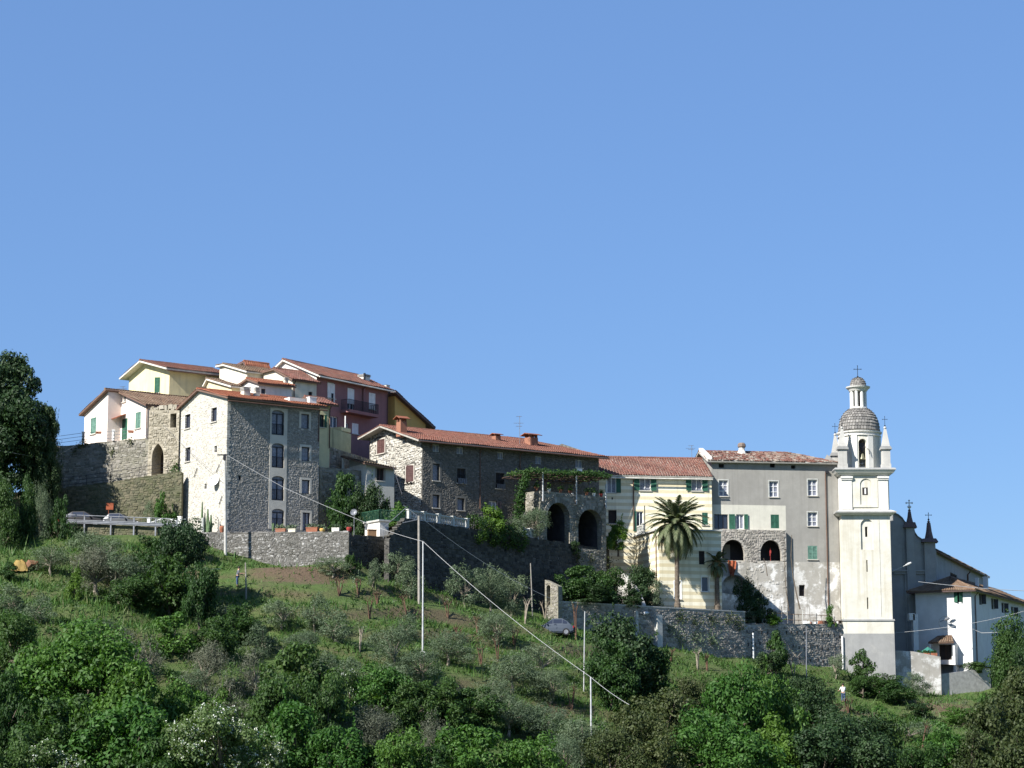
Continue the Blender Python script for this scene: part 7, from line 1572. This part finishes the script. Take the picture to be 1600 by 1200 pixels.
def pruned(px, top, base, w, label=None, red=True, tuft=0):
    q = hit(px, base); H = (base - top) * mpp(q.y); W = w * mpp(q.y); o = thing('pruned_olive', label or '', 'tree', q, None, 0); mb = MB(); tips = []
    r = .055
    for i in range(rnd.choice((3, 3, 4))):
        a = rnd.random() * 6.28; k = rnd.uniform(.5, 1) * W / 2; b0 = q - Vector((0, 0, .3)); p1 = q + Vector((math.cos(a) * k * .3, math.sin(a) * k * .3, H * .35)); p2 = q + Vector((math.cos(a) * k * .6, math.sin(a) * k * .6, H * .7)); p3 = q + Vector((math.cos(a + .4) * k, math.sin(a + .4) * k, H * rnd.uniform(.85, 1.0)))
        mb.tube([b0, p1, p2, p3], [r * 1.2, r, r * .75, r * .35], 6); tips.append(p3)
        for _ in range(3):
            b = rnd.random() * 6.28; e = p2 + Vector((math.cos(b) * W * .25, math.sin(b) * W * .25, H * rnd.uniform(.05, .35))); mb.tube([p2, (p2 + e) / 2 + Vector((0, 0, .08)), e], [r * .5, r * .35, r * .12], 5); tips.append(e)
    part('trunk', mb, M['bark_red' if red else 'bark_pale'], o)
    if tuft:
        C = np.concatenate([np.array(t) + rng.normal(0, .3, (tuft, 3)) for t in tips]); nn = rng.normal(size=C.shape); nn /= np.linalg.norm(nn, axis=1, keepdims=True); V = leaf_quads(C - np.array(q), nn, .1, .03, rng); place(quads_mesh('crown', V, M['leaf_olive']), 'crown', o)
    TREES.append((o, 'pruned', px, (top + base) / 2, w, False, label)); return o
# dark evergreen tree and its neighbours at the car park end
tree('conifer', 8, 548, 815, 168, 'large dark evergreen tree against the sky at the cottage terrace', 205.5, zr0 - .1); tree('conifer', 74, 632, 815, 62, 'lower side tree beside the big dark evergreen', 204.5, zr0 - .1); tree('dark', 72, 690, 790, 56, 'small dark evergreen bush at the foot of the brown terrace wall', 205, 17.5)
for px, tp, bs, w, sp in ((6, 748, 890, 66, 'green'), (38, 745, 880, 54, 'green'), (66, 762, 876, 40, 'olive'), (92, 778, 880, 46, 'green'), (112, 820, 885, 50, 'dark'), (-30, 760, 900, 70, 'dark')): tree(sp, px, tp, bs, w, None, 196 if bs > 885 else 198, 16.4)
tree('olive', 78, 852, 900, 80); tree('olive', 148, 832, 900, 92); tree('grey', 150, 856, 930, 110); tree('olive', 186, 866, 945, 104); tree('green', 205, 905, 955, 76); tree('green', 228, 838, 930, 64); tree('dark', 280, 814, 962, 116, 'big round dark green tree hiding the foot of the road wall'); tree('green', 262, 868, 968, 110); tree('green', 312, 885, 985, 56); tree('green', 232, 892, 950, 56); tree('dark', 272, 826, 880, 60)
tree('lime', 118, 890, 940, 30); tree('bright', 270, 962, 1022, 66)
tree('green', 372, 945, 1010, 80); tree('olive', 350, 945, 985, 90); tree('green', 335, 965, 1035, 80); tree('olive', 408, 975, 1030, 56)
tree('bright', 130, 975, 1165, 205, 'largest bright green broadleaf tree low on the slope below the tarpaulin'); tree('bright', 60, 1010, 1170, 140); tree('bright', 205, 1040, 1190, 130); tree('green', 20, 960, 1060, 80); tree('green', 10, 1050, 1200, 80); tree('bright', 200, 1090, 1240, 160); tree('green', 95, 1090, 1230, 150); tree('bright', 290, 1065, 1180, 100); tree('lime', 345, 1080, 1150, 50)
tree('olive', 20, 915, 965, 70); tree('green', 16, 880, 908, 34); tree('olive', 62, 930, 975, 56); tree('olive', 150, 968, 1005, 90); tree('grey', 190, 985, 1030, 70); tree('grey', 232, 1000, 1060, 60); tree('grey', 322, 1005, 1085, 84); tree('grey', 352, 1060, 1140, 76); tree('grey', 395, 1020, 1090, 60); tree('olive', 300, 1050, 1090, 60)
tree('flower', 345, 1106, 1260, 170); tree('green', 250, 1150, 1270, 110); tree('flower', 85, 1160, 1270, 130); tree('flower', 425, 1165, 1270, 100); tree('green', 15, 1165, 1270, 100)
tree('green', 470, 1005, 1150, 135, 'large dark leafy tree on the lower slope, wide gaps in its crown'); tree('green', 432, 1060, 1180, 90); tree('bright', 455, 1100, 1230, 120); tree('green', 510, 1060, 1190, 80); tree('bright', 520, 1140, 1250, 110)
tree('bright', 600, 1038, 1125, 90); tree('lime', 585, 1075, 1120, 60); tree('flower', 548, 1050, 1110, 40); tree('green', 640, 1065, 1150, 76); tree('green', 690, 1062, 1140, 90); tree('green', 740, 1075, 1150, 100); tree('grey', 590, 1106, 1190, 110); tree('grey', 678, 1118, 1215, 80); tree('bright', 620, 1140, 1260, 100); tree('bright', 735, 1138, 1250, 130); tree('bright', 820, 1150, 1260, 110); tree('green', 680, 1165, 1260, 90); tree('olive', 560, 1100, 1160, 60); tree('green', 560, 1165, 1250, 80)
for px, tp, bs, w in ((492, 930, 990, 56), (476, 985, 1040, 72), (528, 955, 1005, 66), (612, 980, 1050, 84), (640, 960, 1000, 50), (655, 1015, 1070, 92), (700, 985, 1040, 80), (775, 955, 1010, 66), (800, 1020, 1085, 96), (845, 1010, 1060, 64), (770, 1060, 1115, 80), (860, 1045, 1100, 76), (540, 1030, 1075, 70), (850, 1100, 1165, 90), (910, 1120, 1200, 96), (880, 1150, 1220, 80), (795, 1090, 1150, 84), (625, 1040, 1085, 64), (505, 1020, 1060, 60), (440, 940, 985, 60)): tree('olive', px, tp, bs, w)
for px, tp, bs, w, rd, tf in ((530, 903, 933, 30, True, 0), (577, 935, 968, 24, True, 0), (637, 930, 966, 34, True, 0), (560, 905, 930, 20, True, 6), (717, 978, 1004, 24, True, 0), (746, 962, 990, 24, True, 4), (752, 1008, 1040, 22, True, 4), (778, 995, 1035, 26, True, 8), (803, 985, 1012, 24, True, 4), (795, 1055, 1082, 44, True, 10), (862, 1065, 1090, 24, False, 3), (848, 1010, 1026, 20, False, 4), (893, 1070, 1110, 26, True, 6), (1048, 1015, 1034, 22, True, 0), (1090, 1015, 1046, 26, False, 4), (1105, 1022, 1048, 18, True, 0), (1440, 1130, 1172, 40, True, 8), (1326, 1090, 1116, 26, True, 4), (562, 985, 1022, 16, False, 4), (590, 925, 945, 16, True, 0), (820, 935, 975, 24, False, 4), (852, 940, 968, 20, False, 0), (700, 940, 965, 24, True, 3), (1240, 1018, 1056, 40, False, 3), (1386, 1020, 1062, 16, False, 0), (900, 940, 1000, 18, True, 3)): pruned(px, tp, bs, w, None, rd, tf)
for px, tp, bs, w in ((582, 876, 918, 30), (622, 868, 913, 46), (640, 882, 935, 52), (727, 888, 952, 56), (766, 884, 962, 66), (800, 900, 965, 60)): tree('olive', px, tp, bs, w)
tree('green', 548, 868, 900, 26); tree('olive', 520, 872, 905, 50)
tree('dark', 972, 962, 1095, 120, 'tall dark green tree standing before the garden wall beside the thin grey pole'); tree('green', 955, 1000, 1110, 90); tree('green', 1010, 1010, 1105, 76)
tree('oak', 1035, 1080, 1200, 130); tree('oak', 990, 1105, 1220, 110); tree('oak', 1075, 1060, 1140, 70); tree('oak', 960, 1140, 1240, 100); tree('oak', 1040, 1150, 1250, 110)
tree('bright', 1150, 1045, 1190, 120, 'fresh green broadleaf tree in the gully below the drain slot wall'); tree('bright', 1210, 1060, 1200, 100); tree('bright', 1120, 1110, 1230, 130); tree('lime', 1215, 1120, 1230, 120); tree('bright', 1165, 1140, 1250, 120); tree('green', 1240, 1075, 1150, 70)
tree('dark', 1268, 1058, 1130, 70); tree('dark', 1275, 1085, 1170, 90); tree('dark', 1330, 1115, 1230, 150); tree('dark', 1290, 1140, 1250, 130); tree('green', 1380, 1120, 1230, 90); tree('dark', 1360, 1150, 1260, 110); tree('dark', 1250, 1060, 1110, 50)
tree('green', 1212, 990, 1052, 46); tree('dark', 1205, 1020, 1062, 46); tree('green', 1345, 1018, 1066, 40); tree('green', 1372, 1055, 1090, 90); tree('green', 1398, 1066, 1100, 60); tree('olive', 1440, 1055, 1088, 40); tree('olive', 1425, 1052, 1082, 24); tree('green', 1348, 1062, 1092, 44); tree('olive', 1306, 1025, 1062, 30); tree('dark', 1440, 1100, 1125, 50); tree('olive', 1420, 1130, 1160, 60); tree('bright', 1505, 1105, 1135, 60)
tree('green', 1582, 962, 1090, 92, 'tall green tree in front of the white house side wall'); tree('oak', 1592, 1046, 1180, 120); tree('oak', 1560, 1090, 1230, 120); tree('oak', 1610, 1120, 1260, 130); tree('oak', 1520, 1140, 1240, 90); tree('bright', 1480, 1135, 1230, 90); tree('dark', 1630, 990, 1120, 90); tree('green', 1440, 1165, 1250, 90)
# gardens on the terraces (their own ground)
tree('green', 540, 740, 800, 70, 'dark bush between the square stone house and the lean-to', 205.5, zt0 - .55); tree('dark', 578, 756, 802, 60, 'dark bush in front of the pale lean-to panel', 205.2, zt0 - .5); tree('bright', 618, 786, 818, 46, 'clipped bright green bush beside the stair top', 204, zt2 - .4)
tree('lime', 764, 793, 836, 56, 'feathery green shrub beside the row house door', f2.p(f2.t(764, 836), 0, -1.6)[1], zt2 - .5); tree('olive', 838, 795, 850, 62, 'small grey olive tree in front of the first tall arch', f2.p(f2.t(838, 846), 0, -1.0)[1], Zat(218, 850)); tree('olive', 806, 812, 846, 50, 'grey shrub between the hedge and the small olive tree', f2.p(f2.t(806, 846), 0, -1.0)[1], zt2 - .4)
tree('green', 912, 884, 946, 92, 'spreading green garden tree behind the garden wall pier', 211.5, Zat(214, 950)); tree('green', 955, 890, 946, 60, 'green shrub in front of the curved garden parapet', 214, Zat(214, 950)); tree('dark', 1000, 886, 942, 70, 'dark shrubs between the curved parapet and the sunlit striped wall', 217.5, Zat(214, 950)); tree('dark', 925, 915, 948, 90, 'low dark shrubs along the garden wall coping', 211, Zat(214, 950)); tree('dark', 985, 922, 948, 46, 'low dark shrub under the curved parapet', 214, Zat(214, 950)); tree('olive', 1025, 905, 946, 40, 'grey shrub at the foot of the sunlit striped wall', 217.6, Zat(214, 950))
tree('lime', 966, 816, 850, 44, 'bright green bush beside the end of the second arch', 220.8, Zat(221, 860)); tree('dark', 895, 846, 872, 22, 'small bush growing from the top of the shaded wall between the arches', f2.p(f2.t(895, 860), 0, -.2)[1], Zat(216, 866))
tree('lime', 1206, 960, 982, 40, 'yellow green shrub on top of the drain slot wall', 224.2, Zat(225, 979)); tree('bright', 1297, 948, 976, 20, 'small fresh bush on the wall beside the downpipe', 228, Zat(225, 977)); tree('olive', 1178, 955, 978, 26, 'grey shrub at the end of the garden wall', 223, Zat(225, 979)); tree('dark', 1165, 905, 962, 46, 'dark climbing bush over the lower arch of the arcade', 223.6, Zat(225, 980)); tree('dark', 1190, 932, 974, 50, 'dark shrub beside the pale stake below the arcade', 224.2, Zat(225, 980))
tree('green', 1533, 1035, 1056, 46, 'green shrub on top of the low concrete wall', 233.9, Zat(234, 1056)); tree('bright', 255, 772, 806, 34, 'pale green prickly bush above the white iron gate', 204.6, zr1); tree('olive', 235, 785, 808, 30, 'grey green bush beside the white iron gate pillar', 204.9, zr1)
# clipped hedge on the shaded wall
ha, hb_ = Vector(f2.p(f2.t(740, 840), zt2 - .3, -.35)), Vector(f2.p(f2.t(818, 850), Zat(214, 850) - .2, -.35)); n = 5200; s_ = rng.random(n); C = np.array(ha)[None] * (1 - s_[:, None]) + np.array(hb_)[None] * s_[:, None]
an = rng.uniform(0, 6.28, n); bul = 1 + .18 * np.sin(s_ * 23) + .12 * np.sin(s_ * 51); C += np.stack([f2.n.x * np.cos(an) * .95 * bul, f2.n.y * np.cos(an) * .95 * bul, np.sin(an) * 1.05 * bul * np.where(np.sin(an) < 0, 1.0, 1.0) + .25], 1) + rng.normal(0, .12, (n, 3)); nn = np.stack([f2.n.x * np.cos(an), f2.n.y * np.cos(an), np.sin(an)], 1) + rng.normal(0, .5, (n, 3)); nn /= np.linalg.norm(nn, axis=1, keepdims=True)
hd_ = thing('hedge', 'thick dark green hedge spilling over the top of the long shaded wall', 'hedge', ha); place(quads_mesh('foliage', leaf_quads(C - np.array(ha), nn, .11, .07, rng), M['leaf_green']), 'foliage', hd_)
for i in range(9): p = ha.lerp(hb_, (i + .5) / 9); part('stem', MB().tube([p - Vector((0, 0, .6)), p + Vector((0, 0, .6))], [.05, .03], 5), M['bark'], hd_)
# pergola vine
def leafy(name, pts, spread, n, mat, parent, ll=.11, lw=.075):
    pts = [np.array(p) for p in pts]; C = []
    for _ in range(n): i = rng.integers(0, len(pts) - 1); s = rng.random(); C.append(pts[i] * (1 - s) + pts[i + 1] * s + rng.normal(0, 1, 3) * spread)
    C = np.array(C); nn = rng.normal(size=C.shape) + np.array([0, -.4, .6]); nn /= np.linalg.norm(nn, axis=1, keepdims=True); org = np.array(ORG[parent.name]); return place(quads_mesh(name, leaf_quads(C - org, nn, ll, lw, rng), M[mat]), name, parent)
vt = thing('climbing_vine', 'leafy green vine covering the pergola roof and spilling down beside the row house', 'vine', K.pt(-1.4, .4, zc0 - 3))
for v_ in (-.4, .7, 1.8, 2.9): leafy('foliage', [K.pt(-1.4, v_, zb0 + .3), K.pt(K.Lu * .3, v_, zb0 + .32), K.pt(K.Lu * .7, v_, zb1 + .35), K.pt(K.Lu + .2, v_, zb1 + .2)], np.array([.2, .35, .13]), 1100, 'leaf_green', vt)
leafy('foliage', [K.pt(-1.2, .2, zb0 + .2), K.pt(-1.7, .4, zb0 - 1.2), K.pt(-2.1, .4, zb0 - 2.6), K.pt(-2.2, .4, zb0 - 4.2)], np.array([.22, .25, .3]), 1300, 'leaf_green', vt)
part('stem', MB().tube([K.pt(-2.2, .5, zb0 - 5), K.pt(-2.0, .5, zb0 - 2.5), K.pt(-1.3, .4, zb0)], [.07, .06, .04], 6), M['bark'], vt)
# palms
def frond_mesh(name, L, droop, nleaf, ll, mat, w=.035):
    mb = MB(); pts = []
    for i in range(13): s = i / 12; pts.append(Vector((L * (s - .18 * droop * s ** 3), 0, L * (.42 * s - droop * s * s * .95))))
    mb.tube(pts, [.035 * (1 - .8 * i / 12) for i in range(13)], 4)
    for i in range(nleaf):
        s = .1 + .9 * i / nleaf; k = min(11, int(s * 12)); p = pts[k].lerp(pts[k + 1], s * 12 - k); d = (pts[k + 1] - pts[k]).normalized(); l = ll * (math.sin(math.pi * min(1, .15 + s * .85)) ** .6) * rnd.uniform(.85, 1.1)
        for sg in (-1, 1):
            e = p + (d * .75 + Vector((0, sg * .8, -.28 + rnd.uniform(-.12, .12)))).normalized() * l; m_ = p.lerp(e, .5) + Vector((0, 0, .05)); a = d * w
            mb.poly([p - a, p + a, m_ + a * .9, e, m_ - a * .9])
    me = bpy.data.meshes.new(name); me.from_pydata(mb.v, [], mb.f); me.materials.append(mat); return me
def palm(label, base, Ht, n, L, lean=0, nl=46, ll=.62):
    root = thing('palm_tree', label, 'palm', base); b = Vector(base); top = b + Vector((lean, 0, Ht)); pts, rr = [], []
    for i in range(41): s = i / 40; pts.append(b.lerp(top, s) + Vector((0, 0, -.3 if i == 0 else 0))); rr.append((.23 - .04 * s) * (1 + .07 * (i % 2)) * (1.25 if s < .03 else 1) * (1.35 if s > .93 else 1))
    part('trunk', MB().tube(pts, rr, 12), M['bark'], root)
    part('crown_shaft', MB().lathe((top.x, top.y, top.z - .5), [(.25, 0), (.48, .25), (.42, .6), (.15, .9)], 12), M['frond_dry'], root)
    fm = [frond_mesh('frond', L * rnd.uniform(.9, 1.05), dr, nl, ll, M['frond']) for dr in (.45, .62, .8, 1.0)]; dm = frond_mesh('dry_frond', L * .7, 1.0, 30, .4, M['frond_dry'])
    for i in range(n):
        s = i / n; az = i * 2.399963 + rnd.uniform(-.15, .15); el = R(64) * (1 - s) ** 1.15 - R(38) * s + rnd.uniform(-.08, .08); o = place(fm[min(3, int(s * 4))], 'frond', root); o.location = top - b + Vector((0, 0, .25 - .45 * s)); o.rotation_euler = (rnd.uniform(-.15, .15), -el + R(12), az)
    for i in range(10): o = place(dm, 'dry_frond', root); o.location = top - b + Vector((0, 0, -.3)); o.rotation_euler = (0, R(48), i * .63 + .2)
    return root
pb = P3(1058.5, 947, 217.6); palm('tall date palm with drooping fronds in front of the striped house', pb, (947 - 822) * mpp(217.6), 80, 3.6)
pb2 = P3(1121, 948, 220.6); palm('short dark palm beside the lower arch of the arcade', pb2, (948 - 882) * mpp(220.6), 30, 1.5, nl=26, ll=.42)
# ------------------------------------------------------------------ labels for the slope's trees, from what they stand beside
LM = [('pot wall', 470, 868), ('white metal pole', 661, 960), ('blue grey car', 868, 985), ('long shaded wall', 740, 900), ('garden wall', 1000, 990), ('low white pole', 924, 1120), ('person by the slim post', 372, 905), ('guard rail', 190, 822), ('yellow tarpaulin', 32, 880), ('bell tower foot', 1350, 1040), ('person in white', 1318, 1084), ('whitewashed terrace', 1435, 1065), ('drain slot wall', 1225, 1020), ('white blossoming trees', 330, 1180), ('big round dark tree', 280, 890), ('largest bright tree', 130, 1070), ('gappy dark leafy tree', 470, 1080), ('fresh green gully tree', 1150, 1100), ('low concrete wall', 1510, 1070), ('grey bushes', 600, 1140)]
DESC = dict(bright='bright green broadleaf', green='mid green leafy', dark='very dark green', lime='yellow green', flower='white blossoming', olive='silvery olive', grey='twiggy grey', oak='brownish green oak', conifer='dark evergreen', pruned='cut back bare olive')
grp = {}
for T_ in TREES:
    o, sp, px, py, w, shrub, lab = T_
    if lab: continue
    L_n, lx, ly = min(LM, key=lambda l: math.hypot((l[1] - px), (l[2] - py) * 1.1)); dx, dy = px - lx, py - ly
    rel = ('downhill of' if dy > 0 else 'uphill of') if abs(dy) > abs(dx) * .6 else ('on church side of' if dx > 0 else 'on car-park side of')
    sz = ('small' if w < 55 else 'large' if w > 105 else 'mid-sized') if sp != 'pruned' else ('reddish' if o.children[0].data.materials[0].name == 'bark_red' else 'pale')
    grp.setdefault((sz, sp, shrub, rel, L_n), []).append(T_)
ORD = ['first', 'second', 'third', 'fourth', 'fifth', 'sixth', 'seventh', 'eighth', 'ninth']
for (sz, sp, shrub, rel, L_n), ts in grp.items():
    ts.sort(key=lambda t: t[2]); kind = 'shrub' if shrub or sp == 'grey' else 'tree'
    for i, t in enumerate(ts):
        if len(ts) == 1: t[0]['label'] = f'{sz} {DESC[sp]} {kind} {rel} the {L_n}'
        else: t[0]['label'] = f'{ORD[i]} {sz} {DESC[sp]} {kind} {rel} the {L_n}'
        t[0]['group'] = {'pruned': 'cut back olives on the terraces', 'olive': 'olive trees on the slope', 'flower': 'white blossoming trees'}.get(sp, 'trees and shrubs on the slope')
# ------------------------------------------------------------------ grass and undergrowth
def scatter(n, ylo, yhi, xlo=-64, xhi=70): return rng.uniform(xlo, xhi, n), rng.uniform(ylo, yhi, n)
def pixv(x, y, z): d = y * CS + z * SN; return 800 + F * x / d, 600 - F * (-y * SN + z * CS) / d
x, y = scatter(340000, 140, 232); z = ground(x, y); px, py = pixv(x, y, z); ok = (px > -170) & (px < 1770) & (py < 1240) & (py > 830)
front = (y < 197.5 + np.clip((x + 8) * .9, 0, 40)); ok &= front; x, y, z, px, py = x[ok], y[ok], z[ok], px[ok], py[ok]
pat = np.sin(x * .55 + 2 * np.sin(y * .3)) + np.sin(y * .8 + x * .2 + 1.3) + rng.normal(0, .5, len(x)); bare = ((np.hypot((px - 470) / 150, (py - 905) / 22) < 1) & (rng.random(len(x)) < .8)) | ((px > 1250) & (rng.random(len(x)) < .5))
tall = (px < 280) & (py < 1010); keep = ((pat > -.9) | tall) & ~bare; x, y, z, tall, px, pat = x[keep], y[keep], z[keep], tall[keep], px[keep], pat[keep]; n = len(x)
hgt = rng.gamma(3.2, .075, n) * (1 + .5 * np.sin(x * 1.7) * np.sin(y * 1.3)) * np.where(tall, 1.25, 1.0); an = rng.uniform(0, 6.28, n); wd = rng.uniform(.03, .09, n); lean = rng.normal(0, .16, (n, 2))
A = np.stack([x - np.cos(an) * wd, y - np.sin(an) * wd, z - .04], 1); B_ = np.stack([x + np.cos(an) * wd, y + np.sin(an) * wd, z - .04], 1); C = np.stack([x + lean[:, 0] * 1.5, y + lean[:, 1] * 1.5, z + hgt], 1)
gm = leafmat('grass_blade', [(.042, .112, .02), (.068, .15, .03), (.098, .17, .04), (.052, .126, .022), (.13, .155, .055)], .3, objvar=False)
place(quads_mesh('grass', np.stack([A, B_, C], 1), gm, 3), 'grass', kind='stuff')
XS, YS = [0, 60, 240, 350, 420, 560, 700, 800, 960, 1100, 1240, 1330, 1500, 1600], [950, 965, 1010, 1000, 1030, 1060, 1085, 1110, 1105, 1060, 1085, 1110, 1120, 1050]
def mound_mass(name, n, mat, cond, per, rs=(.35, .9), ll=.11, lw=.07):
    x, y = scatter(n, 138, 226); z = ground(x, y); px, py = pixv(x, y, z); ok = (px > -160) & (px < 1760) & (py < 1260) & cond(px, py) & (y < 196 + np.clip((x + 8) * .85, 0, 36)); x, y, z = x[ok], y[ok], z[ok]; V = []
    for i in range(len(x)):
        r = rng.uniform(*rs); m = int(per * r * r * 2.2); d = rng.normal(size=(m, 3)); d[:, 2] = np.abs(d[:, 2]); d /= np.linalg.norm(d, axis=1, keepdims=True); c = np.array([x[i], y[i], z[i] - .05]) + d * r * rng.uniform(.5, 1.05, (m, 1)) * np.array([1, 1, rng.uniform(.6, 1.1)]); nn = d + rng.normal(0, .6, (m, 3)) + [0, 0, .3]; nn /= np.linalg.norm(nn, axis=1, keepdims=True); V.append(leaf_quads(c, nn, ll, lw, rng))
    if V: place(quads_mesh(name, np.concatenate(V), mat), name, kind='stuff')
below = lambda px, py: py > np.interp(px, XS, YS)
mound_mass('undergrowth', 1500, M['leaf_green'], below, 190); mound_mass('undergrowth', 900, M['leaf_bright'], below, 190); mound_mass('undergrowth', 900, M['leaf_oak'], lambda px, py: below(px, py) & (px > 900), 190); mound_mass('undergrowth', 380, M['leaf_olive'], lambda px, py: (py > 940) & (px > 380) & (px < 920), 150, (.25, .6), .1, .03)
mound_mass('weeds', 1600, M['leaf_green'], lambda px, py: (py > 870) & ~below(px, py), 120, (.15, .4), .08, .05); mound_mass('weeds', 700, M['leaf_lime'], lambda px, py: (py > 880) & ~below(px, py) & (px < 1000), 110, (.15, .4), .08, .05); mound_mass('dry_brush', 700, M['leaf_grey'], lambda px, py: (py > 885) & ((px > 1240) | ((px > 400) & (px < 900))), 110, (.2, .5), .1, .02)
# brush on the walls
def wall_growth(label, f, pts, n, mat='leaf_green', sp=(.3, .3)):
    c0 = f.p(f.t(*pts[0]), f.z(f.t(*pts[0]), pts[0][1]), .1); o = thing('wall_plant', label, 'plant', c0); V = []
    for (a, b) in pts: t = f.t(a, b); V.append(np.array(f.p(t, f.z(t, b), .12)) + rng.normal(0, 1, (n, 3)) * np.array([sp[0], .12, sp[1]]))
    C = np.concatenate(V); nn = rng.normal(size=C.shape) + [0, -.5, .4]; nn /= np.linalg.norm(nn, axis=1, keepdims=True); place(quads_mesh('foliage', leaf_quads(C - np.array(c0), nn, .09, .06, rng), M[mat]), 'foliage', o)
wall_growth('dry brown brush hanging down the garden wall under the palm', fgw, [(1060, 965), (1085, 970), (1110, 968), (1135, 966), (1150, 975)], 160, 'leaf_oak', (.5, .35)); wall_growth('grey green scrub on the garden wall near the white pillar', fgw, [(1045, 985), (1060, 1000), (1085, 995), (1110, 1000)], 220, 'leaf_olive', (.6, .4)); wall_growth('small tufts on the brown terrace wall below the cottage', F_TERR, [(118, 706), (134, 693), (176, 705), (205, 690), (126, 698)], 50, 'leaf_oak', (.2, .2)); wall_growth('green tufts growing at the foot of the gate wall', fg, [(270, 736), (277, 730), (279, 740)], 60, 'leaf_green', (.15, .3)); wall_growth('brown ivy stems on the wall under the second arch', f2, [(915, 875), (930, 880), (945, 880), (900, 872)], 140, 'leaf_oak', (.5, .4))
